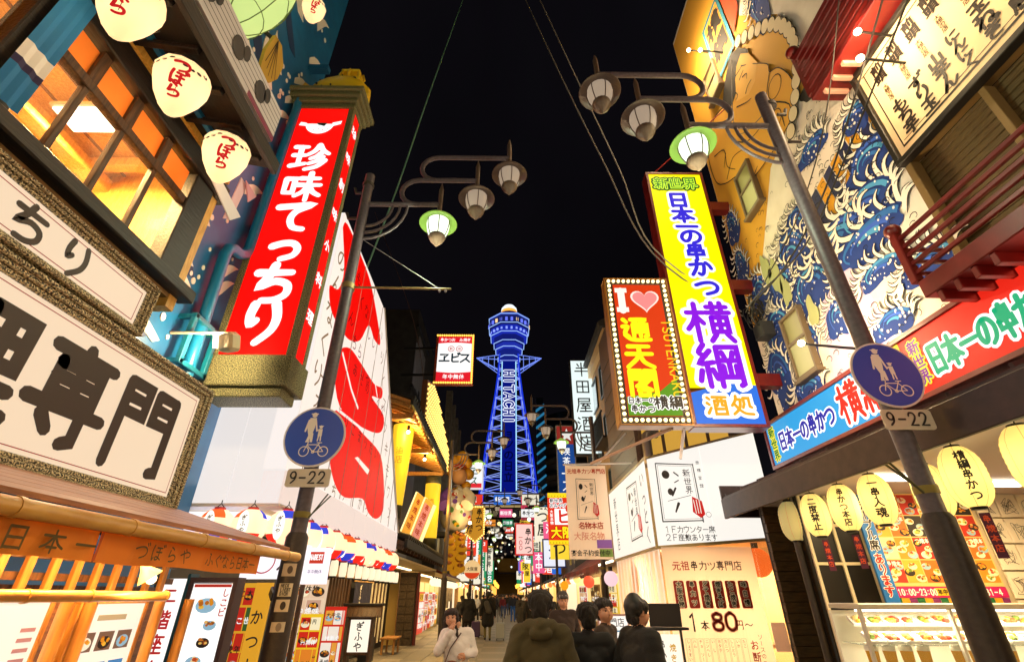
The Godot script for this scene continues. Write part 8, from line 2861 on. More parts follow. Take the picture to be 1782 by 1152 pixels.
func far_left():
	# bulb edged white sign
	var s = thing("bulb_edged_sign", "white sign with dark teal kana between red bands, edged by bulbs", "sign", V(-2.7, 10.85, 22.0))
	var f = front(0, 0, 22.0)
	var x0 = -3.7
	var x1 = -1.72
	var g = U(em("#fbf8f6", 1.0))
	g.slab(f, x0 + 0.12, 10.95, x1 - 0.12, 13.5, -0.25, 0.0)
	part("panel", g, s)
	g = U(em("#e01c2a", 0.95))
	var arc = []
	for k in 9: arc.append(P2(lerpf(x0 + 0.12, x1 - 0.12, k / 8.0), 13.1 + 0.06 * sin(PI * k / 8)))
	g.poly(f, arc + [P2(x1 - 0.12, 13.5), P2(x0 + 0.12, 13.5)], 0.004)
	arc = []
	for k in 9: arc.append(P2(lerpf(x0 + 0.12, x1 - 0.12, k / 8.0), 11.5 - 0.06 * sin(PI * k / 8)))
	g.poly(f, arc + [P2(x1 - 0.12, 10.95), P2(x0 + 0.12, 10.95)], 0.004)
	part("red_band", g, s)
	g = U(pm("#a8401c", 0.5))
	g.frame_of(f, x0, 10.83, x1, 13.62, 0.12, -0.28, 0.02)
	part("frame", g, s)
	lettering(s, f, "串かつお好み焼き", x0 + 0.2, 13.42, 0.2, [[em("#ffffff", 1.0), 0.0]], 0.13, {"adv": 1.0, "l": 0.009})
	lettering(s, f, "年中無休", x0 + 0.45, 11.36, 0.26, [[em("#ffffff", 1.0), 0.0]], 0.13, {"adv": 1.05, "l": 0.009})
	lettering(s, f, "ヱビス", x0 + 0.2, 12.55, 0.56, [[em("#0c3a4a", 0.4), 0.0]], 0.17, {"adv": 0.95, "l": 0.006})
	g = Geo.new()
	for k in 2:
		g.use(em("#c8322a", 0.8)).ring(f, x0 + 0.8 + 0.42 * k, 12.8, 0.14, 0.17, 0.004)
	write(g, f, "新", x0 + 0.71, 12.89, 0.18, [[em("#c8322a", 0.8), 0.0]], 0.1); write(g, f, "味", x0 + 1.13, 12.89, 0.18, [[em("#c8322a", 0.8), 0.0]], 0.1)
	part("round_seals", g, s)
	var bg = U(em("#ffb84a", 2.2))
	bg.ball(Vector3.ZERO, 0.055, 7, 4)
	var bulb = bg.done()
	for k in 17:
		for y in [10.89, 13.56]: shared("bulb", bulb, s, f.p(lerpf(x0 + 0.06, x1 - 0.06, k / 16.0), y, 0.05))
	for k in range(1, 22):
		shared("bulb", bulb, s, f.p(x1 - 0.06, lerpf(10.89, 13.56, k / 22.0), 0.05))
	g = U(M.black)
	g.bar(V(x0, 12.9, 22.2), V(-5.4, 12.9, 22.2), 0.1, 0.1); g.bar(V(x0, 11.4, 22.2), V(-5.4, 11.4, 22.2), 0.1, 0.1)
	part("bracket", g, s)
	area(s, front(-2.7, 12.2, 22.0), 1.8, 2.5, "#ffe8e0", 1.6)
	# dark upper storeys behind it, with pale plastic sheets
	var b = thing("upper_block", "dark flat roofed block with pale hanging sheets behind the bulb sign", "building", V(-7.5, 0, 28.0))
	g = U(M.dark_bldg)
	g.box(V(-7.6, 8.5, 29.5), P3(4.4, 17.0, 9.0))
	part("wall", g, b)
	for k in 5:
		g = U(pm("#7d7a80", 0.8))
		g.box(V(-5.35, 13.4 + 0.4 * (k % 2), 25.2 + 0.62 * k), P3(0.08, 2.6 + 0.7 * (k % 3), 0.56), Basis.IDENTITY, 0.03)
		part("pale_sheet", g, b)
	g = U(M.black)
	g.box(V(-5.3, 15.6, 26.5), P3(0.14, 0.16, 4.0)); g.box(V(-5.3, 11.8, 26.5), P3(0.14, 0.16, 4.0))
	part("rail", g, b)
	for k in 4:
		g = U(M.concrete)
		g.box(V(-4.6 + 0.05 * k, 8.0, 36.0 + 2.2 * k), P3(0.5, 16.0 - 0.8 * k, 0.5))
		part("pier", g, b)
	# wall of bulbs
	s = thing("bulb_wall_sign", "tall gold sign face covered in rows of small bulbs", "sign", V(-3.2, 6.8, 21.5))
	f = on_left(-3.1, 0, 0)
	g = U(pm("#6a3a10", 0.5))
	g.prism(f, [P2(17.2, 7.15), P2(25.6, 7.15), P2(25.4, 8.4), P2(19.2, 9.6), P2(17.2, 9.0)], -0.2, 0.0)
	part("panel", g, s)
	var bs = U(em("#ffcf6a", 2.0))
	bs.ball(Vector3.ZERO, 0.05, 6, 4)
	bulb = bs.done()
	for r in 11:
		for c in 27:
			var u = 17.4 + 0.3 * c
			var y = 7.3 + 0.2 * r
			if y < lerpf(9.7, 8.3, clampf((u - 19.2) / 6.2, 0, 1)) - 0.1 and y < 8.9 + (u - 17.2) * 0.3: shared("bulb", bulb, s, f.p(u, y, 0.03))
	area(s, on_left(-3.1, 8.0, 21.2), 7.0, 1.6, "#ffc45a", 3.0, 0.15)
	# shop statue: round golden figure in a patterned robe, seen from behind the pole
	s = thing("shop_statue", "large gold figure in a patterned purple and white robe above the shops", "statue", V(-2.5, 4.4, 25.0))
	var sl = thing("added_statue_lamp", "added small spot lamp on an arm lighting the gold figure", "lamp", V(-1.6, 5.0, 24.0))  # lamp added to brighten the gold figure
	g = U(em("#fff0c8", 6.0))
	g.ball(V(-1.7, 4.6, 23.9), 0.08, 8, 6)
	part("bulb", g, sl)
	g = U(M.black)
	g.tube([V(-1.7, 4.55, 23.95), V(-1.9, 4.25, 24.6), V(-2.4, 4.2, 25.2)], 0.03, 6)
	part("arm", g, sl)
	omni(sl, V(-1.7, 4.6, 23.9), "#ffcf80", 2.4, 0.08)
	g = U(pm("#e0a020", 0.4))
	for q in [[-2.35, 8.1, 0.34], [-2.75, 7.9, 0.3], [-2.1, 7.75, 0.3], [-2.0, 7.2, 0.3], [-2.1, 6.6, 0.26], [-2.85, 7.4, 0.34]]: g.ball(V(q[0], q[1], 25.6), q[2], 12, 8)
	part("headdress", g, s)
	g = U(pm("#c03a2a", 0.5))
	g.lathe([P2(0.0, 0.22), P2(0.3, 0.18), P2(0.38, 0.0)], 14, Transform3D(Basis.IDENTITY, V(-2.45, 7.45, 25.4)))
	part("hat_band", g, s)
	g = U(pm("#d9a070", 0.5))
	g.ball(V(-2.45, 7.05, 25.4), 0.42, 14, 10)
	part("head", g, s)
	g = U(pm("#ddd2c4", 0.6))
	var prof = []
	for k in 13:
		var a = PI * k / 12
		prof.append(P2(sin(a) * (0.78 - 0.26 * cos(a)), cos(a) * 1.15))
	g.lathe(prof, 18, Transform3D(Basis.from_scale(P3(1, 1, 0.8)), V(-2.55, 5.5, 25.4)))
	part("robe", g, s)
	for sd in [-1, 1]:
		g = U(pm("#7a4aa8" if sd < 0 else "#e8e0d4", 0.6))
		g.tube([V(-2.5 + 0.4 * sd, 6.35, 25.3), V(-2.5 + 0.75 * sd, 5.9, 25.0), V(-2.5 + 0.55 * sd, 5.5, 24.7)], [0.2, 0.26, 0.34], 12)
		part("sleeve", g, s)
	var rng = RandomNumberGenerator.new()
	rng.seed = 3
	for k in 70:
		var a = rng.randf_range(-0.5, 2.4)
		var b2 = rng.randf_range(0.5, 2.5)
		var nrm = P3(cos(a) * sin(b2), cos(b2), sin(a) * sin(b2))
		var p = V(-2.55, 5.5, 25.4) + P3(nrm.x * (0.79 - 0.26 * nrm.y), nrm.y * 1.16, nrm.z * (0.64 - 0.21 * nrm.y))
		var u = nrm.cross(Vector3.UP).normalized() * -1.0
		g = U(pm(["#6a3aa0", "#d8b020", "#c83a20", "#4a7a3a", "#ffffff"][k % 5], 0.6))
		g.disc(Frame.new(p, u, nrm.cross(u)), 0, 0, rng.randf_range(0.07, 0.15), 0.012, 9)
		part("robe_pattern", g, s)
	g = U(M.black)
	g.box(V(-2.9, 4.25, 25.6), P3(1.4, 0.2, 1.0)); g.bar(V(-2.9, 4.2, 25.6), V(-4.4, 4.2, 25.6), 0.2, 0.2)
	part("ledge", g, s)
	# heap of gold balls below it (model dumplings)
	for k in 16:
		var p = V(-2.35 + 0.3 * sin(k * 2.3), 2.6 + 0.1 * k, 24.4 + 0.2 * cos(k * 1.7))
		var t = thing("gold_ball", "glossy gold model dumpling in the stack hung on the shop front", "model", p, "gold model dumplings")
		g = U(em("#e89a1c", 0.4))  # given a faint glow of its own to look lit
		g.ball(p, 0.24, 12, 8, P3(1.1, 0.85, 1.0))
		part("body", g, t)
		g = U(pm("#8a4a10", 0.5))
		g.ball(p + P3(0.02, 0.1, 0.1), 0.15, 10, 6, P3(1.1, 0.8, 1.0))
		part("glaze", g, t)
	# shield sign, round sign, far white sign
	s = thing("shield_sign", "gold pointed sign with black skewer characters edged by bulbs", "sign", V(-1.85, 4.3, 30.0))
	f = front(0, 0, 30.0)
	g = U(em("#d8952a", 0.7))
	g.prism(f, [P2(-2.35, 4.75), P2(-1.8, 4.3), P2(-1.3, 4.75), P2(-1.3, 6.25), P2(-2.35, 6.25)], -0.15, 0.0)
	part("panel", g, s)
	lettering(s, f, "串かつ", -1.8, 6.15, 0.4, [[em("#1c1208", 0.05), 0.0]], 0.15, {"down": true, "adv": 1.05})
	lettering(s, f, "お好み焼き", -2.2, 6.05, 0.25, [[em("#5a1c08", 0.3), 0.0]], 0.13, {"down": true, "adv": 1.05})
	for q in [[-2.35, 4.75, -2.35, 6.25], [-1.3, 4.75, -1.3, 6.25], [-2.35, 6.25, -1.3, 6.25], [-2.35, 4.75, -1.8, 4.3], [-1.8, 4.3, -1.3, 4.75]]:
		var n = int(P2(q[2] - q[0], q[3] - q[1]).length() / 0.12)
		for k in n: shared("bulb", bulb, s, f.p(lerpf(q[0], q[2], float(k) / n), lerpf(q[1], q[3], float(k) / n), 0.04))
	s = thing("round_sign", "round cream lantern sign with a red lower half on a pole", "sign", V(-1.65, 2.3, 26.0))
	f = front(-1.65, 2.72, 26.0)
	g = U(em("#f0c88a", 0.8)).disc(f, 0, 0, 0.42, 0.06, 28)
	part("face", g, s)
	g = U(pm("#5a2a14", 0.5))
	for k in 28:
		var a = TAU * k / 28
		var c = TAU * (k + 1) / 28
		g.quad(f.p(cos(a) * 0.42, sin(a) * 0.42, 0.06), f.p(cos(a) * 0.42, sin(a) * 0.42, -0.06), f.p(cos(c) * 0.42, sin(c) * 0.42, -0.06), f.p(cos(c) * 0.42, sin(c) * 0.42, 0.06))
	part("rim", g, s)
	g = U(em("#d8401c", 0.8))
	var half = []
	for k in 13: half.append(P2(cos(PI + 0.35 + (PI - 0.7) * k / 12) * 0.4, sin(PI + 0.35 + (PI - 0.7) * k / 12) * 0.4))
	g.poly(f, half, 0.064)
	part("red_half", g, s)
	lettering(s, f, "大阪屋", -0.27, 0.12, 0.18, [[em("#3a2010", 0.2), 0.0]], 0.12, {"l": 0.066})
	g = U(pm("#8a7a66", 0.5))
	g.tube([V(-1.65, 3.14, 26.05), V(-1.65, 3.6, 26.1), V(-3.0, 3.6, 26.2)], 0.04, 6)
	part("hanger", g, s)
	s = sign_box("white_bulb_sign", "white sign with green kana and a red foot behind the street lamp", -2.95, 34.0, 8.1, -1.7, 9.7, "#f4f6f8", "#e8e0e0", [["ヱス", -2.6, 9.55, 0.6, "#2a6a4a"]])
	g = U(em("#e02a34", 0.95)).rect(front(0, 0, 34.0), -2.93, 8.12, -1.72, 8.42, 0.004)
	part("red_foot", g, s)

# ---------------------------------------------------------------- behind the camera, unseen: lit signs and shop fronts placed to light near poles
func build_rear():
	for q in [[-3.3, -1.6, "unseen cream light box behind the viewpoint lighting near fronts on the blue restaurant's side"], [3.4, -1.8, "unseen cream light box behind the viewpoint lighting near fronts on the skewer shop's side"]]:
		var t = thing("unseen_rear_sign", q[2], "sign", V(q[0], 2.4, q[1]))
		var f = Frame.new(V(q[0], 4.6, q[1]), P3(-1, 0, 0), P3(0, 1, 0))
		var g = U(em("#fff0d8", 1.2))
		g.slab(f, -0.7, -2.2, 0.7, 2.2, -0.2, 0.0)
		part("panel", g, t)
		g = U(M.red_paint)
		g.frame_of(f, -0.78, -2.28, 0.78, 2.28, 0.08, -0.24, 0.02)
		part("frame", g, t)
		area(t, f, 1.4, 4.4, "#ffe9cc", 5.5, 0.05)
	for sd in [-1, 1]:
		var b = thing("unseen_rear_shop", ["unseen lit shop front behind the viewpoint beside the blue restaurant", "unseen lit shop front behind the viewpoint beside the skewer shop"][(sd + 1) / 2], "shop", V(sd * 5.0, 0, -5.0))
		var g = U(M.tan_wall)
		g.box(V(sd * 5.6, 3.5, -5.2), P3(2.4, 7.0, 9.0))
		part("wall", g, b)
		g = U(em("#ffe2a8", 1.2))
		g.box(V(sd * 4.38, 1.4, -5.2), P3(0.06, 2.2, 8.0))
		part("window_glow", g, b)
		var f = on_left(-4.3, 1.5, -5.2) if sd < 0 else on_right(4.3, 1.5, -5.2)
		area(b, f, 8.0, 2.2, "#ffd9a0", 6.0)

# ---------------------------------------------------------------- ground, street lamps, cables
func build_setting():
	var g = U(M.asphalt)
	g.box(V(0, -0.25, 140.0), P3(60, 0.5, 330.0))
	struct("ground", g)
	g = U(M.stone)
	g.box(V(0, 0.0, 80.0), P3(3.3, 0.008, 170.0))
	struct("road", g)
	# paved strips: slabs laid one by one where they can be told apart, the rest in one piece each
	var sl = []
	for m in [M.stone, M.stone2, grain("stone3", "#7c7264", "#9a8f7e", 0.05, P3(0.9, 0.9, 0.9), 0.6, 0.3)]:
		var b = U(m)
		b.box(P3(0, 0.008, 0), P3(0.585, 0.04, 0.585), Basis.IDENTITY, 0.006)
		sl.append(b.done())
	for side in [-1, 1]:
		var p = MeshInstance3D.new()
		p.name = "pavement_left" if side < 0 else "pavement_right"
		var gg = U(M.asphalt)
		gg.box(V(side * 2.95, 0.0, 80.0), P3(2.4, 0.012, 170.0))
		p.mesh = gg.done()
		p.set_meta("kind", "structure")
		add_child(p)
		var k = 0
		var rng = RandomNumberGenerator.new()
		rng.seed = 9 + side
		for r in 36:
			for c in 4:
				shared("paving_slab", sl[rng.randi_range(0, 2)], p, V(side * 2.95 - 0.9 + 0.6 * c, 0.004 + rng.randf() * 0.003, 8.5 + 0.6 * r))
				k += 1
		var far = U(M.stone)
		for r in 60:
			for c in 4: far.box(V(side * 2.95 - 0.9 + 0.6 * c, 0.014, 30.1 + 0.6 * r), P3(0.58, 0.03, 0.58))
		var fo = part("far_slabs", far, p)
		fo.set_meta("kind", "stuff")
	g = U(M.stone2)
	for side in [-1, 1]: g.box(V(side * 1.7, 0.01, 80.0), P3(0.12, 0.05, 170.0))
	struct("kerb", g)
	var road = get_node("road")
	var bs = []
	for m in [M.stone, M.stone2]:
		var b = U(m)
		b.box(P3(0, 0.004, 0), P3(0.81, 0.02, 0.585), Basis.IDENTITY, 0.005)
		bs.append(b.done())
	for r in 40:
		for c in 4: shared("road_slab", bs[(r * 7 + c * 5 + r / 3) % 2], road, V(-1.237 + 0.825 * c, 0.002, 8.8 + 0.6 * r))
	# iron covers in the road
	for q in [[-0.9, 12.5, "round iron cover in the road before the luggage pair"], [0.4, 17.0, "round iron cover in the middle of the road"]]:
		var c = thing("manhole_cover", q[2], "cover", V(q[0], 0.004, q[1]))
		g = U(pm("#3a3632", 0.5, 0.6))
		g.lathe([P2(0, 0.018), P2(0.3, 0.018), P2(0.31, 0.0)], 28, Transform3D(Basis.IDENTITY, V(q[0], 0.004, q[1])))
		part("plate", g, c)
		g = U(pm("#55504a", 0.5, 0.6))
		for i in 4: g.ring(Frame.new(V(q[0], 0.024, q[1]), P3(1, 0, 0), P3(0, 0, -1)), 0, 0, 0.06 * i + 0.03, 0.06 * i + 0.06, 0.0)
		part("tread_ring", g, c)

func lamp_head(t, c, lit):         # c: where the arm meets the upright
	var g = U(M.lamp_metal)
	g.tube([c + P3(0, -0.26, 0), c + P3(0, 0.3, 0), c + P3(0, 0.43, 0)], [0.034, 0.034, 0.006], 8)
	part("finial", g, t)
	g = U(M.green_hood if lit else M.lamp_metal)
	g.lathe([P2(0.05, -0.22), P2(0.14, -0.27), P2(0.25, -0.34), P2(0.272, -0.375), P2(0.262, -0.38), P2(0.24, -0.35), P2(0.1, -0.3)], 24, Transform3D(Basis.IDENTITY, c))
	part("hood", g, t)
	g = U(em("#f2ffe4", 1.5) if lit else em("#d6bea4", 0.45))  # unlit globes get a dim glow of their own
	g.lathe([P2(0.1, -0.29), P2(0.16, -0.34), P2(0.165, -0.4), P2(0.15, -0.5), P2(0.115, -0.6), P2(0.1, -0.62)], 20, Transform3D(Basis.IDENTITY, c))
	part("globe", g, t)
	g = U(M.lamp_metal)
	for k in 6:
		var a = TAU * k / 6 + 0.3
		var pts = []
		for q in [[0.17, -0.35], [0.172, -0.42], [0.155, -0.52], [0.118, -0.62]]: pts.append(c + P3(cos(a) * q[0], q[1], sin(a) * q[0]))
		g.tube(pts, 0.007, 5)
	part("ribs", g, t)
	g = U(M.lamp_metal)
	g.lathe([P2(0.115, -0.6), P2(0.12, -0.63), P2(0.1, -0.66), P2(0.095, -0.68), P2(0.07, -0.7), P2(0.065, -0.715), P2(0.035, -0.735), P2(0.03, -0.76), P2(0.0, -0.79)], 18, Transform3D(Basis.IDENTITY, c))
	part("base_cap", g, t)
	if lit:
		omni(t, c + P3(0, -1.1, 0), "#f2ffd8", 2.2, 0.12)

func street_lamp(x, d, dir, label, detail, lean = 0.0):
	var t = thing("street_lamp", label, "street lamp", V(x, 0, d), "three-headed street lamps")
	var top = 7.28
	var g = U(M.pole)
	g.tube([V(x, 2.1, d), V(x + lean * 0.5, 4.6, d), V(x + lean, top, d)], [0.078, 0.075, 0.07], 14)
	part("upper_pole", g, t)
	g = U(M.pole_dark)
	g.tube([V(x, 0, d), V(x, 2.16, d), V(x, 2.2, d)], [0.112, 0.108, 0.085], 16)
	part("lower_pole", g, t)
	g = U(pm("#7a6a1e", 0.6))
	g.tube([V(x, 2.34, d), V(x, 2.4, d)], 0.085, 14)
	part("tape_band", g, t)
	var ys = [6.7, 7.2, 7.7]
	var xs = [1.115, 1.65, 2.14]
	var starts = [0.06, 0.52, 0.78]       # where each loop leans out from
	for k in 3:
		g = U(M.pole)
		var pts = []
		if k == 0: pts = [V(x + dir * 0.06, ys[0], d), V(x + dir * xs[0], ys[0], d)]
		else:
			var r: float = (ys[k] - ys[k - 1]) / 2.0
			var cx2: float = x + dir * (starts[k] + r)
			var from: float = starts[k] + r + 0.3
			pts.append(V(x + dir * from, ys[k - 1] + 0.005, d))
			for i in 9:
				var a = -PI / 2 - PI * i / 8
				pts.append(V(cx2 + dir * cos(a) * r, ys[k - 1] + r + sin(a) * r, d))
			pts.append(V(x + dir * xs[k], ys[k], d))
		g.tube(pts, 0.036, 10)
		part("arm", g, t)
	for k in 3:
		g = U(M.pole)
		var pts = []
		var r = 0.36 + 0.11 * k
		for i in 8:
			var a = PI / 2 * i / 7
			pts.append(V(x + dir * (0.06 + r * sin(a)), 6.66 - r * 1.08 * cos(a) * 0.98 - 0.0, d))
		g.tube(pts, 0.02, 8)
		part("curved_brace", g, t)
	for k in 3: lamp_head(t, V(x + dir * xs[k], ys[k], d), k == 0)
	if detail:
		g = U(pm("#3a332c", 0.6))
		g.tube([V(x, 7.05, d), V(x, 7.1, d)], 0.085, 12)
		for q in [[-0.16, 6.92], [-0.2, 6.42]]: g.tube([V(x - dir * 0.06, q[1], d), V(x + dir * q[0], q[1], d), V(x + dir * q[0] - dir * 0.03, q[1] + 0.1, d)], 0.022, 6)
		part("insulator", g, t)
	return t

func way_sign(x, d, y, r, label):
	var t = thing("path_sign", label, "road sign", V(x, y - 0.6, d), "shared path signs")
	var f = front(x, y, d)
	var g = U(pm("#d8d2cc", 0.35))
	var edge = []
	for k in 40: edge.append(P2(cos(TAU * k / 40) * r, sin(TAU * k / 40) * r))
	g.prism(f, edge, -0.012, 0.0)
	part("disc", g, t)
	g = U(pm("#1248b8", 0.4))
	g.disc(f, 0, 0, r * 0.945, 0.003, 40)
	part("blue_face", g, t)
	var wh = pm("#e9e4da", 0.4)
	var s = r / 0.3
	g = U(wh)
	# adult with a hat
	g.disc(f, -0.035 * s, 0.215 * s, 0.026 * s, 0.006, 14); g.rect(f, -0.072 * s, 0.222 * s, 0.0, 0.232 * s, 0.0065)
	g.poly(f, [P2(-0.075, 0.185) * s, P2(-0.01, 0.185) * s, P2(-0.012, 0.09) * s, P2(-0.03, 0.0) * s, P2(-0.06, 0.0) * s, P2(-0.085, 0.08) * s], 0.006)
	g.poly(f, [P2(-0.058, 0.02) * s, P2(-0.03, 0.02) * s, P2(-0.05, -0.06) * s, P2(-0.078, -0.062) * s], 0.0062); g.poly(f, [P2(-0.048, 0.03) * s, P2(-0.015, 0.03) * s, P2(-0.012, -0.06) * s, P2(-0.036, -0.06) * s], 0.0064)
	g.ribbon(f, PackedVector2Array([P2(-0.08, 0.16) * s, P2(-0.1, 0.05) * s]), 0.018 * s, 0.0066); g.ribbon(f, PackedVector2Array([P2(-0.014, 0.16) * s, P2(0.012, 0.06) * s]), 0.016 * s, 0.0068)
	part("adult_symbol", g, t)
	g = U(wh)
	g.disc(f, 0.05 * s, 0.092 * s, 0.017 * s, 0.006, 12); g.rect(f, 0.028 * s, 0.098 * s, 0.075 * s, 0.105 * s, 0.0065)
	g.poly(f, [P2(0.03, 0.072) * s, P2(0.068, 0.072) * s, P2(0.07, 0.0) * s, P2(0.03, 0.0) * s], 0.006)
	g.ribbon(f, PackedVector2Array([P2(0.04, 0.0) * s, P2(0.036, -0.045) * s]), 0.013 * s, 0.0062); g.ribbon(f, PackedVector2Array([P2(0.06, 0.0) * s, P2(0.064, -0.045) * s]), 0.013 * s, 0.0064); g.ribbon(f, PackedVector2Array([P2(0.032, 0.065) * s, P2(0.012, 0.05) * s]), 0.012 * s, 0.0066)
	part("child_symbol", g, t)
	g = U(wh)
	for c in [-0.075, 0.11]: g.ring(f, c * s, -0.15 * s, 0.042 * s, 0.051 * s, 0.006, 26)
	var P = func(a): return P2(a[0], a[1]) * s
	for ln in [[[-0.075, -0.15], [-0.045, -0.06], [-0.05, -0.045], [-0.075, -0.05]], [[-0.052, -0.085], [0.055, -0.085]], [[-0.052, -0.09], [0.015, -0.155]], [[0.015, -0.155], [0.062, -0.07]], [[0.015, -0.155], [0.11, -0.15]], [[0.055, -0.085], [0.11, -0.15]], [[0.04, -0.065], [0.085, -0.065]]]:
		var pk = PackedVector2Array()
		for q in ln: pk.append(P.call(q))
		g.ribbon(f, pk, 0.008 * s, 0.007)
	g.ring(f, 0.015 * s, -0.155 * s, 0.008 * s, 0.016 * s, 0.0085, 12)
	part("bicycle_symbol", g, t)
	# hours plate
	g = U(pm("#c9bca4", 0.45))
	var pl = []
	for k in 24:
		var a = TAU * (k + 0.5) / 24
		pl.append(P2(0.02 + signf(cos(a)) * (0.69 * r - 0.03) + cos(a) * 0.03, -1.33 * r + signf(sin(a)) * (0.28 * r - 0.03) + sin(a) * 0.03))
	g.prism(f, pl, -0.012, 0.0)
	part("hours_plate", g, t)
	lettering(t, f, "9-22", -0.56 * r, -1.12 * r, 0.4 * r, [[pm("#1c1a18", 0.5), 0.0]], 0.13, {"sx": 0.74, "adv": 1.0, "taper": 0.0})
	g = U(M.lamp_metal)
	for yy in [0.12, -0.12, -1.33 * r]: g.slab(f, -0.1, yy - 0.02, 0.1, yy + 0.02, -0.09, -0.013)
	part("clamp", g, t)
	return t

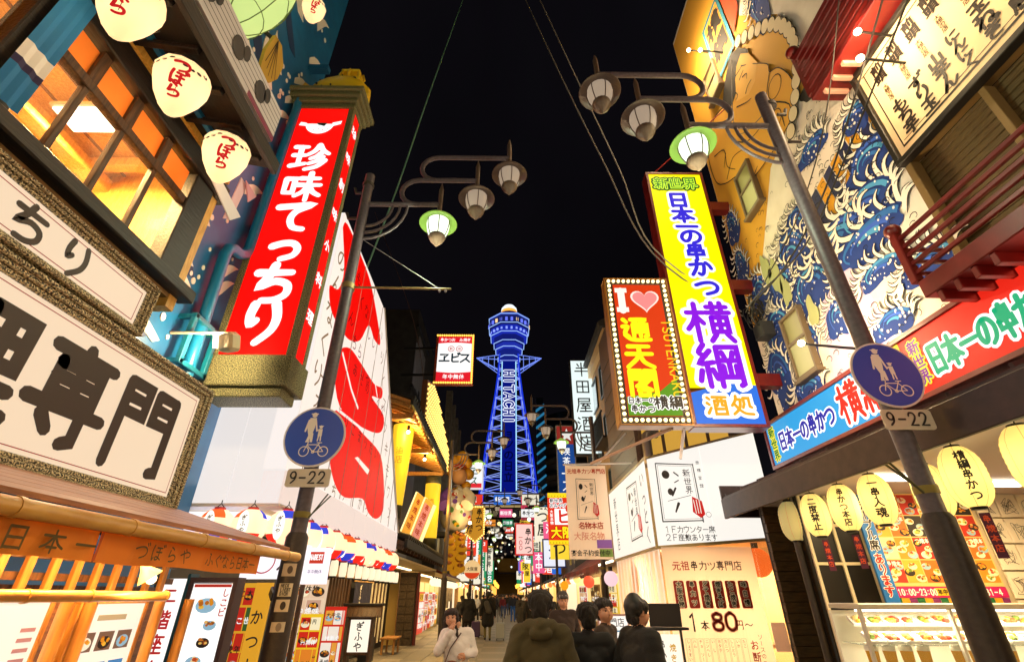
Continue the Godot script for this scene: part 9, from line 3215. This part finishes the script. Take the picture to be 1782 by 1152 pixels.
func build_poles():
	street_lamp(-2.12, 5.25, 1, "three-headed street lamp beside the bamboo awning", true)
	street_lamp(3.32, 3.85, -1, "three-headed street lamp in front of the mural building", true, -0.06)
	for q in [[-2.25, 19.6, 1, "three-headed street lamp before the cream awning shop"], [3.05, 16.5, -1, "three-headed street lamp by the white liquor shop sign"], [-2.25, 34.0, 1, "three-headed street lamp further down the street"], [3.0, 31.0, -1, "three-headed street lamp further down the street"], [-2.25, 49.0, 1, "three-headed street lamp further down the street"], [3.0, 46.0, -1, "three-headed street lamp further down the street"], [-2.25, 64.0, 1, "three-headed street lamp further down the street"], [3.0, 61.0, -1, "three-headed street lamp further down the street"], [-2.25, 82.0, 1, "three-headed street lamp further down the street"], [3.0, 78.0, -1, "three-headed street lamp further down the street"]]:
		street_lamp(q[0], q[1], q[2], q[3], false)
	way_sign(-2.11, 5.14, 3.17, 0.335, "round blue walking and cycling sign on the pole beside the bamboo awning")
	way_sign(3.3, 3.74, 3.32, 0.305, "round blue walking and cycling sign on the pole before the mural")
	# banner bar on the near pole
	var t = thing("banner_arm", "thin empty banner arm stayed by a wire on the lamp pole", "bracket", V(-2.1, 5.2, 5.25))
	var g = U(pm("#8a7648", 0.5, 0.4))
	g.tube([V(-2.12, 5.22, 5.25), V(-0.75, 5.2, 5.25)], 0.014, 8); g.tube([V(-2.12, 5.18, 5.25), V(-2.12, 5.26, 5.25)], 0.09, 12)
	part("arm", g, t)
	g = U(pm("#8a8a8a", 0.5))
	g.tube([V(-2.06, 6.04, 5.25), V(-0.92, 5.21, 5.25)], 0.005, 5); g.ball(V(-0.9, 5.17, 5.25), 0.02, 8, 5); g.ball(V(-0.82, 5.17, 5.25), 0.02, 8, 5)
	part("stay_wire", g, t)
	# cut ties on both poles
	for q in [[-2.0, 2.36, 5.14, 0.16, "pair of cut flat ties sticking from the pole's tape band by the bamboo awning"], [3.2, 2.36, 3.74, -0.2, "pair of cut flat ties sticking from the pole's tape band before the mural"]]:
		t = thing("cut_ties", q[4], "tie", V(q[0], q[1], q[2]))
		for k in 2:
			g = U(pm("#4a4a24", 0.6))
			g.bar(V(q[0], q[1] - 0.03 + 0.01 * k, q[2]), V(q[0] + q[3] + 0.03 * k * signf(q[3]), q[1] + 0.2 - 0.02 * k, q[2] - 0.02), 0.02, 0.006)
			part("tie", g, t)
	# stickers on the lower pole
	var st = [[1.86, 0.13, 0.11, "#b8a58c", "small photo sticker on the pole top row"], [1.69, 0.12, 0.11, "#cfc0a0", "square lettered sticker on the pole"], [1.56, 0.13, 0.1, "#c9b79a", "sticker with a dark haired head on the pole"], [1.39, 0.13, 0.08, "#c4b59a", "pale bottom sticker on the pole"]]
	for i in st.size():
		var q = st[i]
		var s = thing("pole_sticker", q[4], "sticker", V(-2.02, q[0], 5.14))
		g = U(pm(q[3], 0.6))
		# wrapped on the curved pole
		for k in 6:
			var a0: float = 0.25 + (k - 3) * 0.19
			var a1: float = 0.25 + (k - 2) * 0.19
			g.quad(V(-2.12 + sin(a0) * 0.1135, q[0] - q[2] / 2, 5.25 - cos(a0) * 0.1135), V(-2.12 + sin(a1) * 0.1135, q[0] - q[2] / 2, 5.25 - cos(a1) * 0.1135), V(-2.12 + sin(a1) * 0.1135, q[0] + q[2] / 2, 5.25 - cos(a1) * 0.1135), V(-2.12 + sin(a0) * 0.1135, q[0] + q[2] / 2, 5.25 - cos(a0) * 0.1135))
		part("sheet", g, s)
		var f = Frame.new(V(-2.12 + sin(0.25) * 0.116, q[0], 5.25 - cos(0.25) * 0.116), P3(cos(0.25), 0, -sin(0.25)), Vector3.UP)
		if i == 1:
			for r in 3: lettering(s, f, ["HECK", "LIEBT", "DICH"][r], -0.042, 0.05 - 0.034 * r, 0.03, [[M.black, 0.0]], 0.2, {"sx": 0.62, "adv": 1.0, "l": 0.006})
		else:
			g = U(pm(["#4a3a30", "#000000", "#2a1c18", "#8a7a6a"][i], 0.6)).disc(f, 0.01, 0.0, 0.025, 0.006, 12, 0.035)
			part("print", g, s)
	# overhead cables
	var cb = [[[V(-1.64, 20.0, 9.0), V(-2.4, 14.6, 9.0), V(-2.88, 10.9, 9.0), V(-3.4, 7.6, 9.0)], 0.022, "#5a8a72", "slack green cable rising over the red sign"], [[V(0.49, 17.0, 7.5), V(1.34, 13.4, 7.5), V(2.16, 10.2, 7.5), V(2.94, 7.7, 7.6), V(4.6, 6.4, 7.9)], 0.016, "#6a6660", "pale overhead cable sagging to the heart sign"], [[V(0.92, 17.0, 7.5), V(1.82, 12.95, 7.5), V(2.51, 9.9, 7.5), V(2.96, 7.85, 7.6), V(4.6, 6.5, 7.9)], 0.014, "#8a867e", "thin second overhead cable beside the sagging one"], [[V(-5.2, 14.7, 14.0), V(-3.2, 9.8, 14.0), V(-2.6, 7.0, 14.6)], 0.012, "#4a3028", "thin brown cable slanting over the timber eave"], [[V(4.3, 7.6, 2.0), V(4.3, 6.5, 4.2), V(4.3, 6.05, 5.4), V(4.35, 6.2, 6.9), V(4.5, 6.3, 7.6)], 0.012, "#1c1a18", "black cable sagging in front of the mural"], [[V(4.5, 8.2, 2.6), V(4.5, 7.2, 4.0), V(4.5, 6.6, 5.0), V(4.55, 6.35, 6.2), V(4.6, 6.4, 7.4)], 0.014, "#1c1a18", "thick black cable sagging close to the mural"], [[V(4.4, 9.6, 2.6), V(4.4, 7.6, 4.1), V(4.4, 6.7, 5.3), V(4.45, 6.4, 6.6), V(4.6, 6.35, 7.5)], 0.01, "#2a2622", "thin black cable sagging in front of the mural bands"], [[V(3.35, 7.1, 3.9), V(3.9, 8.6, 5.4), V(4.85, 11.8, 6.1)], 0.006, "#3a342c", "fine stay wire from the lamp pole to the wrestler's wall"]]
	for q in cb:
		var pts = []
		var p: Array = q[0]
		for i in p.size() - 1:
			var a: Vector3 = p[maxi(i - 1, 0)]
			var d: Vector3 = p[mini(i + 2, p.size() - 1)]
			for k in 6: pts.append(p[i].cubic_interpolate(p[i + 1], a, d, k / 6.0))
		pts.append(p[p.size() - 1])
		g = U(pm(q[2], 0.6))
		g.tube(pts, q[1], 6)
		single("overhead_cable", q[3], "cable", g, "overhead cables", p[0])
	# knot of wires where cables meet the wall
	t = thing("wire_bundle", "tangle of black wires and boxes on the wall between the red beams", "wiring", V(4.7, 5.9, 7.6))
	var rng = RandomNumberGenerator.new()
	rng.seed = 8
	g = U(M.black)
	for k in 14:
		var c = V(4.62 + rng.randf() * 0.2, 6.1 + rng.randf() * 0.35, 7.5 + rng.randf() * 0.4)
		var pts = []
		for i in 9: pts.append(c + P3(cos(i * 0.8) * 0.12, sin(i * 0.8) * 0.16 + rng.randf() * 0.03, sin(i * 0.5) * 0.08))
		g.tube(pts, 0.012, 5)
	part("coil", g, t)
	g = U(pm("#2a2a2a", 0.5))
	g.box(V(4.75, 5.9, 7.6), P3(0.25, 0.3, 0.3), Basis.IDENTITY, 0.02)
	part("junction_box", g, t)

# ---------------------------------------------------------------- people: bones with radii, joined by a smooth minimum and meshed as surface nets
func flesh(g, bones, mats, cell, xf, k = 0.03):
	var lo = Vector3(9, 9, 9)
	var hi = Vector3(-9, -9, -9)
	for b in bones:
		var r: float = maxf(b[2], b[3]) + cell * 2.5
		for p in [b[0], b[1]]:
			lo = lo.min(p - Vector3(r, r, r)); hi = hi.max(p + Vector3(r, r, r))
	var nx = int((hi.x - lo.x) / cell) + 2
	var ny = int((hi.y - lo.y) / cell) + 2
	var nz = int((hi.z - lo.z) / cell) + 2
	var f := PackedFloat32Array()
	f.resize(nx * ny * nz); f.fill(1.0)
	var near := PackedFloat32Array()
	near.resize(nx * ny * nz); near.fill(1.0)
	var who := PackedByteArray()
	who.resize(nx * ny * nz)
	for b in bones:
		var a: Vector3 = b[0]
		var ab: Vector3 = b[1] - a
		var l2: float = maxf(ab.length_squared(), 1e-8)
		var ra: float = b[2]
		var dr: float = b[3] - ra
		var m: int = b[4]
		var r: float = maxf(b[2], b[3]) + k + cell * 2.0
		var p0: Vector3 = (a.min(b[1]) - Vector3(r, r, r) - lo) / cell
		var p1: Vector3 = (a.max(b[1]) + Vector3(r, r, r) - lo) / cell
		for y in range(maxi(0, int(p0.y)), mini(ny, int(p1.y) + 1)):
			for z in range(maxi(0, int(p0.z)), mini(nz, int(p1.z) + 1)):
				var at: int = (y * nz + z) * nx
				for x in range(maxi(0, int(p0.x)), mini(nx, int(p1.x) + 1)):
					var q := Vector3(lo.x + x * cell - a.x, lo.y + y * cell - a.y, lo.z + z * cell - a.z)
					var t: float = clampf(q.dot(ab) / l2, 0.0, 1.0)
					var d: float = (q - ab * t).length() - ra - dr * t
					if m == 1: d += 0.006 * sin(q.y * 27.0 + q.x * 31.0 + a.x * 9.0) * sin(q.z * 13.0 + q.y * 9.0 + q.x * 6.0) + 0.0025 * sin(q.y * 70.0 + q.x * 45.0 + q.z * 20.0)
					elif m == 4: d += 0.005 * sin(q.x * 130.0 + q.z * 70.0) * sin(q.y * 45.0 + q.x * 40.0) + 0.004 * sin(q.z * 210.0 + q.y * 60.0)
					var i: int = at + x
					if d < near[i]:
						near[i] = d; who[i] = m
					var o: float = f[i]
					var h: float = maxf(k - absf(o - d), 0.0) / k
					f[i] = minf(o, d) - h * h * k * 0.25
	var vid = {}
	var vp := PackedVector3Array()
	var vn := PackedVector3Array()
	var vm := PackedByteArray()
	var off := [0, 1, nx * nz, nx * nz + 1, nx, nx + 1, nx * nz + nx, nx * nz + nx + 1]      # x, y, z bits
	var edges := [[0, 1], [2, 3], [4, 5], [6, 7], [0, 2], [1, 3], [4, 6], [5, 7], [0, 4], [1, 5], [2, 6], [3, 7]]
	var bas: Basis = xf.basis.orthonormalized()
	for y in ny - 1:
		for z in nz - 1:
			for x in nx - 1:
				var i: int = (y * nz + z) * nx + x
				var s := 0
				for c in 8:
					if f[i + off[c]] < 0.0: s |= 1 << c
				if s == 0 or s == 255: continue
				var sum := Vector3.ZERO
				var n := 0
				for e in edges:
					var d0: float = f[i + off[e[0]]]
					var d1: float = f[i + off[e[1]]]
					if (d0 < 0.0) != (d1 < 0.0):
						var t: float = d0 / (d0 - d1)
						var c0 := Vector3(e[0] & 1, (e[0] >> 1) & 1, (e[0] >> 2) & 1)
						var c1 := Vector3(e[1] & 1, (e[1] >> 1) & 1, (e[1] >> 2) & 1)
						sum += c0.lerp(c1, t); n += 1
				var c7 = [f[i], f[i + off[1]], f[i + off[2]], f[i + off[3]], f[i + off[4]], f[i + off[5]], f[i + off[6]], f[i + off[7]]]
				var nr := Vector3(c7[1] + c7[3] + c7[5] + c7[7] - c7[0] - c7[2] - c7[4] - c7[6], c7[2] + c7[3] + c7[6] + c7[7] - c7[0] - c7[1] - c7[4] - c7[5], c7[4] + c7[5] + c7[6] + c7[7] - c7[0] - c7[1] - c7[2] - c7[3])
				vid[i] = vp.size()
				vp.append(xf * (lo + (Vector3(x, y, z) + sum / n) * cell))
				vn.append((bas * nr).normalized())
				vm.append(who[i])
	var sx := 1
	var sz: int = nx
	var sy: int = nx * nz
	for i in vid:
		for ax in 3:
			var st: int = [sx, sy, sz][ax]
			var u: int = [sy, sz, sx][ax]
			var w: int = [sz, sx, sy][ax]
			var q = i
			if (f[q] < 0.0) == (f[q + st] < 0.0): continue
			if not (vid.has(i - u) and vid.has(i - w) and vid.has(i - u - w)): continue
			var a: int = vid[i]
			var b: int = vid[i - u]
			var c: int = vid[i - u - w]
			var d: int = vid[i - w]
			g.use(mats[vm[a]])
			if f[q] < 0.0:
				g.trin(vp[a], vp[b], vp[c], vn[a], vn[b], vn[c]); g.trin(vp[a], vp[c], vp[d], vn[a], vn[c], vn[d])
			else:
				g.trin(vp[a], vp[c], vp[b], vn[a], vn[c], vn[b]); g.trin(vp[a], vp[d], vp[c], vn[a], vn[d], vn[c])

func hand_bones(w, dir, palm, curl):          # five unequal fingers; w: wrist, dir: along the hand, palm: the way the palm faces
	var side: Vector3 = dir.cross(palm).normalized()
	var out = [[w, w + dir * 0.05, 0.026, 0.03, 0], [w + dir * 0.05 - side * 0.016, w + dir * 0.082 - side * 0.022, 0.021, 0.017, 0], [w + dir * 0.05 + side * 0.016, w + dir * 0.082 + side * 0.022, 0.021, 0.017, 0]]
	var ln = [0.062, 0.072, 0.068, 0.052]
	for i in 4:
		var b: Vector3 = w + dir * (0.084 - 0.004 * absf(i - 1.3)) + side * (0.029 - 0.0195 * i)
		var m: Vector3 = b + (dir + palm * curl * 0.5).normalized() * ln[i] * 0.5
		var e: Vector3 = m + (dir * 0.6 + palm * curl).normalized() * ln[i] * 0.5
		out.append([b, m, 0.0095, 0.0085, 0]); out.append([m, e, 0.0085, 0.007, 0])
	var tb: Vector3 = w + dir * 0.025 + side * 0.028
	var tm: Vector3 = tb + (dir * 0.6 + side * 0.7 + palm * 0.3).normalized() * 0.036
	out.append([tb, tm, 0.014, 0.011, 0]); out.append([tm, tm + (dir * 0.9 + side * 0.2 + palm * 0.5).normalized() * 0.03, 0.011, 0.008, 0])
	return out

# o: h height, turn (0 faces the camera side +z), top/legs/hair/shoe materials, bulk, arms, stride, coat, hood, hat, long, cell
func person(label, x, d, o, group = ""):
	var t = thing("person", label, "person", V(x, 0, d), group)
	var s: float = o.h / 1.72
	var xf = Transform3D(Basis.from_euler(Vector3(0, deg_to_rad(o.turn), 0)).scaled(Vector3(s, s, s)), V(x, 0, d))
	var k: float = o.get("bulk", 0.02)
	var st: float = o.get("stride", 0.12)
	var mats = [M.skin, o.top, o.legs, o.get("shoe", M.black), o.get("hair", M.hair), o.get("hat_mat", M.black)]
	var B = []
	for sd in [-1, 1]:
		var z: float = st * sd
		var hip = Vector3(0.09 * sd, 0.88, 0)
		var knee = Vector3(0.1 * sd, 0.48, z * 0.55 + 0.04)
		var ank = Vector3(0.1 * sd, 0.09, z - 0.02)
		B.append([hip, knee, 0.088, 0.062, 2]); B.append([knee, ank, 0.06, 0.046, 2])
		B.append([ank + Vector3(0, -0.03, -0.02), ank + Vector3(0.015 * sd, -0.05, 0.15), 0.044, 0.036, 3])
		var sh = Vector3(0.185 * sd, 1.385, -0.01)
		var arm = o.get("arm_l" if sd < 0 else "arm_r", [Vector3(0.275 * sd, 1.12, -0.05 - z * 0.3), Vector3(0.29 * sd, 0.88, 0.06 - z * 0.6)])
		if o.get("cell", 0.024) <= 0.024 and not o.has("hand_l" if sd < 0 else "hand_r"): o["hand_l" if sd < 0 else "hand_r"] = [arm[1] + Vector3(0, 0.01, 0), Vector3(0, -1, 0.12), Vector3(-sd, 0, 0.25), 0.7]
		B.append([sh, arm[0], 0.062 + k * 0.8, 0.05 + k * 0.7, 1]); B.append([arm[0], arm[1], 0.05 + k * 0.7, 0.036 + k * 0.5, 1])
	B.append([Vector3(-0.075, 0.93, 0), Vector3(0.075, 0.93, 0), 0.11 + k * 0.4, 0.11 + k * 0.4, 1 if o.get("coat", 0.0) > 0 else 2])
	B.append([Vector3(0, 0.98, 0), Vector3(0, 1.2, 0), 0.12 + k, 0.13 + k, 1])
	B.append([Vector3(-0.075, 1.0, 0), Vector3(-0.09, 1.26, 0), 0.085 + k, 0.1 + k, 1]); B.append([Vector3(0.075, 1.0, 0), Vector3(0.09, 1.26, 0), 0.085 + k, 0.1 + k, 1])
	B.append([Vector3(-0.14, 1.39, -0.01), Vector3(0.14, 1.39, -0.01), 0.066 + k * 0.6, 0.066 + k * 0.6, 1])
	B.append([Vector3(0, 1.36, -0.01), Vector3(0, 1.44, -0.01), 0.085, 0.066, 1])
	if o.get("coat", 0.0) > 0:
		for sd in [-1, 1]: B.append([Vector3(0.07 * sd, 0.92, 0), Vector3(0.085 * sd, 0.92 - o.coat, 0), 0.125 + k, 0.13 + k, 1])
	if o.get("hood", false):
		for sd in [-1, 1]: B.append([Vector3(0, 1.46, -0.11), Vector3(0.1 * sd, 1.45, -0.045), 0.062, 0.058, 1])
		B.append([Vector3(-0.05, 1.4, -0.13), Vector3(0.05, 1.4, -0.13), 0.05, 0.05, 1])
	if o.get("pack", false): B.append([Vector3(-0.05, 1.05, -0.2), Vector3(0.05, 1.3, -0.2), 0.12, 0.11, 5])
	B.append([Vector3(0, 1.42, -0.005), Vector3(0, 1.51, 0.005), 0.056, 0.054, 0])
	var g = Geo.new()
	flesh(g, B, mats, o.get("cell", 0.024), xf, 0.018)
	# head on a finer grid
	var H = [[Vector3(0, 1.46, 0.0), Vector3(0, 1.52, 0.005), 0.05, 0.052, 0], [Vector3(0, 1.575, 0.015), Vector3(0, 1.635, -0.012), 0.078, 0.09, 0], [Vector3(0, 1.53, 0.05), Vector3(0, 1.56, 0.04), 0.042, 0.055, 0], [Vector3(-0.03, 1.56, 0.045), Vector3(0.03, 1.56, 0.045), 0.045, 0.045, 0], [Vector3(0, 1.605, 0.098), Vector3(0, 1.575, 0.112), 0.009, 0.015, 0], [Vector3(-0.012, 1.545, 0.094), Vector3(0.012, 1.545, 0.094), 0.012, 0.012, 0]]
	for sd in [-1, 1]:
		H.append([Vector3(0.084 * sd, 1.585, -0.005), Vector3(0.088 * sd, 1.615, -0.012), 0.014, 0.018, 0])
		H.append([Vector3(0.02 * sd, 1.628, 0.08), Vector3(0.045 * sd, 1.626, 0.066), 0.013, 0.012, 0])
	var hr: int = 5 if o.get("hat", "") == "beanie" else 4
	H.append([Vector3(-0.03, 1.655, -0.03), Vector3(0.03, 1.655, -0.03), 0.085, 0.085, hr]); H.append([Vector3(0, 1.6, -0.05), Vector3(0, 1.66, -0.045), 0.076, 0.08, hr if hr == 5 else 4]); H.append([Vector3(-0.045, 1.675, 0.045), Vector3(0.045, 1.675, 0.045), 0.038, 0.038, hr])
	for sd in [-1, 1]: H.append([Vector3(0.074 * sd, 1.66, 0.01), Vector3(0.078 * sd, 1.61, -0.03), 0.03, 0.026, 4])
	H.append([Vector3(-0.03, 1.545, -0.06), Vector3(0.03, 1.545, -0.06), 0.045, 0.045, 4])
	if o.get("hat", "") == "beanie":
		H.append([Vector3(0, 1.66, -0.02), Vector3(0, 1.695, -0.03), 0.092, 0.078, 5]); H.append([Vector3(-0.05, 1.65, 0.03), Vector3(0.05, 1.65, 0.03), 0.06, 0.06, 5])
	if o.get("hat", "") == "cap":
		H.append([Vector3(-0.02, 1.685, -0.01), Vector3(0.02, 1.685, -0.01), 0.09, 0.09, 5]); H.append([Vector3(-0.05, 1.665, 0.09), Vector3(0.05, 1.665, 0.09), 0.02, 0.02, 5]); H.append([Vector3(-0.03, 1.66, 0.13), Vector3(0.03, 1.66, 0.13), 0.012, 0.012, 5])
	if o.get("long", false):
		for sd in [-1, 1]:
			H.append([Vector3(0.085 * sd, 1.6, -0.01), Vector3(0.1 * sd, 1.34, 0.06), 0.042, 0.03, 4])
		H.append([Vector3(0, 1.55, -0.07), Vector3(0, 1.34, -0.1), 0.08, 0.06, 4])
	var hx = xf * Transform3D(Basis.from_euler(Vector3(0, deg_to_rad(o.get("look", 0.0)), deg_to_rad(o.get("tilt", 0.0)))), Vector3.ZERO)
	if o.get("fine", true):
		flesh(g, H, mats, o.get("hcell", 0.011), hx, 0.02)
		g.use(pm("#171210", 0.3))
		for sd in [-1, 1]:
			g.ball(hx * Vector3(0.033 * sd, 1.608, 0.084), 0.0105 * s, 8, 5, Vector3(1.3, 0.7, 0.6))
			g.box(hx * Vector3(0.034 * sd, 1.636, 0.088), Vector3(0.03, 0.006, 0.01) * s, hx.basis.orthonormalized())
		g.use(pm("#8a3c34", 0.5)).box(hx * Vector3(0, 1.546, 0.104), Vector3(0.036, 0.006, 0.006) * s, hx.basis.orthonormalized())
		for sd in [-1, 1]:
			if o.has("hand_l" if sd < 0 else "hand_r"):
				var q = o["hand_l" if sd < 0 else "hand_r"]
				flesh(g, hand_bones(q[0], q[1].normalized(), q[2].normalized(), q[3]), mats, 0.0065, xf, 0.008)
	else:
		flesh(g, H.slice(0, 2) + H.slice(10, 14), mats, 0.028, hx, 0.03)
	part("body", g, t)
	return t

func build_people():
	var navy = grain("cloth_navy", "#171a28", "#252a3c", 0.08, Vector3(4, 4, 4), 0.9, 0.3)
	var grey = grain("cloth_grey", "#3a3735", "#55504c", 0.08, Vector3(4, 4, 4), 0.9, 0.3)
	var khaki = grain("cloth_khaki", "#5a5230", "#776c42", 0.08, Vector3(4, 4, 4), 0.9, 0.3)
	var maroon = grain("cloth_maroon", "#5a1420", "#78202c", 0.08, Vector3(4, 4, 4), 0.9, 0.3)
	# the near group, walking away
	person("man in an olive hooded jacket walking away in mid street", 0.31, 4.9, {"h": 1.67, "turn": 176.0, "top": M.cloth_olive, "legs": M.cloth_black, "bulk": 0.035, "hood": true, "cell": 0.018, "hcell": 0.008})
	person("person in black with short dark hair walking away beside the olive jacket", 0.78, 5.3, {"h": 1.57, "turn": 188.0, "top": M.cloth_black, "legs": M.cloth_black, "bulk": 0.03, "cell": 0.02, "hcell": 0.008})
	person("dark clad person turning the head back towards the street behind two others in black", 1.1, 6.1, {"h": 1.6, "turn": 60.0, "look": -40.0, "top": M.cloth_brown, "legs": M.cloth_black, "bulk": 0.025, "hcell": 0.008})
	var p = person("person in a black puffer jacket and knit cap walking towards the plastic curtain", 1.2, 5.0, {"h": 1.62, "turn": 108.0, "top": M.cloth_black, "legs": M.cloth_black, "bulk": 0.05, "hat": "beanie", "hcell": 0.008})
	# old man in a flat cap facing the camera
	person("older man in a grey cap, dark jacket and jeans walking up the street", 1.05, 10.0, {"h": 1.66, "turn": 8.0, "top": M.cloth_brown, "legs": M.denim, "bulk": 0.025, "hat": "cap", "hat_mat": grey, "hair": pm("#8a8580", 0.7), "hand_l": [Vector3(-0.29, 0.88, 0.09), Vector3(-0.05, -1, 0.1), Vector3(1, 0, 0.2), 0.6], "hand_r": [Vector3(0.29, 0.88, 0.02), Vector3(0.05, -1, 0.1), Vector3(-1, 0, 0.2), 0.6]})
	# woman in a white jumper, one hand at her cheek
	var al = [Vector3(-0.3, 1.16, 0.06), Vector3(-0.13, 1.42, 0.16)]
	var ar = [Vector3(0.27, 1.13, 0.0), Vector3(0.12, 1.12, 0.22)]
	p = person("long haired woman in a white jumper holding a hand to her cheek", -0.66, 7.7, {"h": 1.47, "turn": 14.0, "look": -14.0, "tilt": 4.0, "top": M.cloth_white, "legs": navy, "bulk": 0.03, "long": true, "hair": grain("hair_brown", "#1c0f0a", "#38221a", 0.09, Vector3(9, 1.5, 9), 0.5, 1.2), "arm_l": al, "arm_r": ar, "hcell": 0.009, "hand_l": [al[1], Vector3(0.35, 1, -0.1), Vector3(0.6, -0.1, -0.7), 0.6], "hand_r": [ar[1], Vector3(-0.9, -0.1, 0.3), Vector3(-0.1, -0.2, -1), 0.7]})
	var bag = thing("shoulder_bag", "round brown leather bag at the waist of the woman in white", "bag", V(-0.66, 0.75, 7.5))
	var g = U(pm("#7a3f1c", 0.45))
	g.ball(V(-0.7, 0.8, 7.5), 0.12, 16, 10, Vector3(1.1, 0.85, 0.5))
	part("body", g, bag)
	g = U(pm("#4a2410", 0.45))
	g.tube([V(-0.8, 0.85, 7.52), V(-0.73, 1.03, 7.54), V(-0.6, 1.2, 7.6)], 0.008, 6); g.box(V(-0.7, 0.86, 7.435), Vector3(0.16, 0.03, 0.012), Basis.IDENTITY, 0.004)
	part("strap", g, bag)
	# pair with luggage
	person("person in a long black coat and khaki trousers pulling a silver case", -0.75, 23.2, {"h": 1.76, "turn": 180.0, "top": M.cloth_black, "legs": khaki, "bulk": 0.04, "coat": 0.3, "pack": true, "hat_mat": grey, "hcell": 0.014})
	person("tall person in a black coat beside the purple suitcase", -1.65, 24.4, {"h": 1.74, "turn": 172.0, "top": M.cloth_black, "legs": M.cloth_black, "bulk": 0.045, "coat": 0.2, "hcell": 0.014})
	person("person in dark grey with a backpack left of the black coats, by the lamp post", -2.0, 25.2, {"h": 1.6, "turn": 184.0, "top": grey, "legs": M.cloth_black, "bulk": 0.03, "pack": true, "hat_mat": M.cloth_black, "hcell": 0.014})
	for q in [[-0.22, 23.0, "#8a8f96", "silver upright suitcase beside the khaki trousers"], [-1.28, 24.2, "#3a2450", "purple upright suitcase between the black coats"], [-1.12, 24.9, "#b9b4a4", "cream upright suitcase behind the purple one"]]:
		var c = thing("suitcase", q[3], "suitcase", V(q[0], 0, q[1]))
		g = U(pm(q[2], 0.35))
		g.box(V(q[0], 0.36, q[1]), Vector3(0.38, 0.58, 0.24), Basis.IDENTITY, 0.04)
		part("shell", g, c)
		g = U(M.black)
		g.tube([V(q[0] - 0.1, 0.64, q[1]), V(q[0] - 0.1, 0.95, q[1]), V(q[0] + 0.1, 0.95, q[1]), V(q[0] + 0.1, 0.64, q[1])], 0.012, 6)
		part("handle", g, c)
		for w in [-0.14, 0.14]:
			g = U(M.black)
			g.tube([V(q[0] + w - 0.015, 0.035, q[1] + 0.08), V(q[0] + w + 0.015, 0.035, q[1] + 0.08)], 0.035, 10); g.box(V(q[0] + w, 0.06, q[1]), Vector3(0.03, 0.04, 0.2))
			part("wheel", g, c)
	# further walkers
	person("man in a dark jacket and bright blue jeans carrying a black bag", 0.5, 38.0, {"h": 1.72, "turn": 5.0, "top": navy, "legs": grain("bright_jeans", "#1c4a9a", "#2a62b8", 0.08, Vector3(5, 5, 5), 0.9, 0.2), "cell": 0.03, "hcell": 0.016})
	person("girl in a grey coat and red tights", 0.72, 27.2, {"h": 1.3, "turn": 178.0, "top": grey, "legs": maroon, "coat": 0.2, "cell": 0.028, "hcell": 0.014})
	person("person in a brown coat standing beside the red tights", 1.15, 26.4, {"h": 1.62, "turn": 160.0, "top": M.cloth_brown, "legs": M.cloth_black, "coat": 0.25, "cell": 0.028, "hcell": 0.014})
	person("person with tied hair in black close behind the olive jacket's head", 0.95, 20.0, {"h": 1.68, "turn": 186.0, "top": M.cloth_black, "legs": M.cloth_black, "cell": 0.028, "hcell": 0.014})
	var protos = []
	var tone = [navy, grey, M.cloth_black, M.cloth_brown, maroon, M.cloth_white]
	for i in 6:
		protos.append(person(["walker in a navy top", "walker in a grey top", "walker in black", "walker in a brown top", "walker in a maroon top", "walker in a white top"][i] + " in the crowd far down the street", -0.9 + 0.5 * i, 45.0 + 2.5 * (i % 3), {"h": 1.58 + 0.05 * (i % 4), "turn": 180.0 * (i % 2), "top": tone[i], "legs": [M.denim, M.cloth_black][i % 2], "cell": 0.035, "fine": false, "coat": 0.2 if i % 3 == 0 else 0.0}, "walkers far down the street"))
	var rng = RandomNumberGenerator.new()
	rng.seed = 21
	for i in 70:
		dup(protos[i % 6], V(rng.randf_range(-2.2, 2.6), 0, 29.0 + i * 1.5), "", rng.randf_range(-0.4, 0.4))
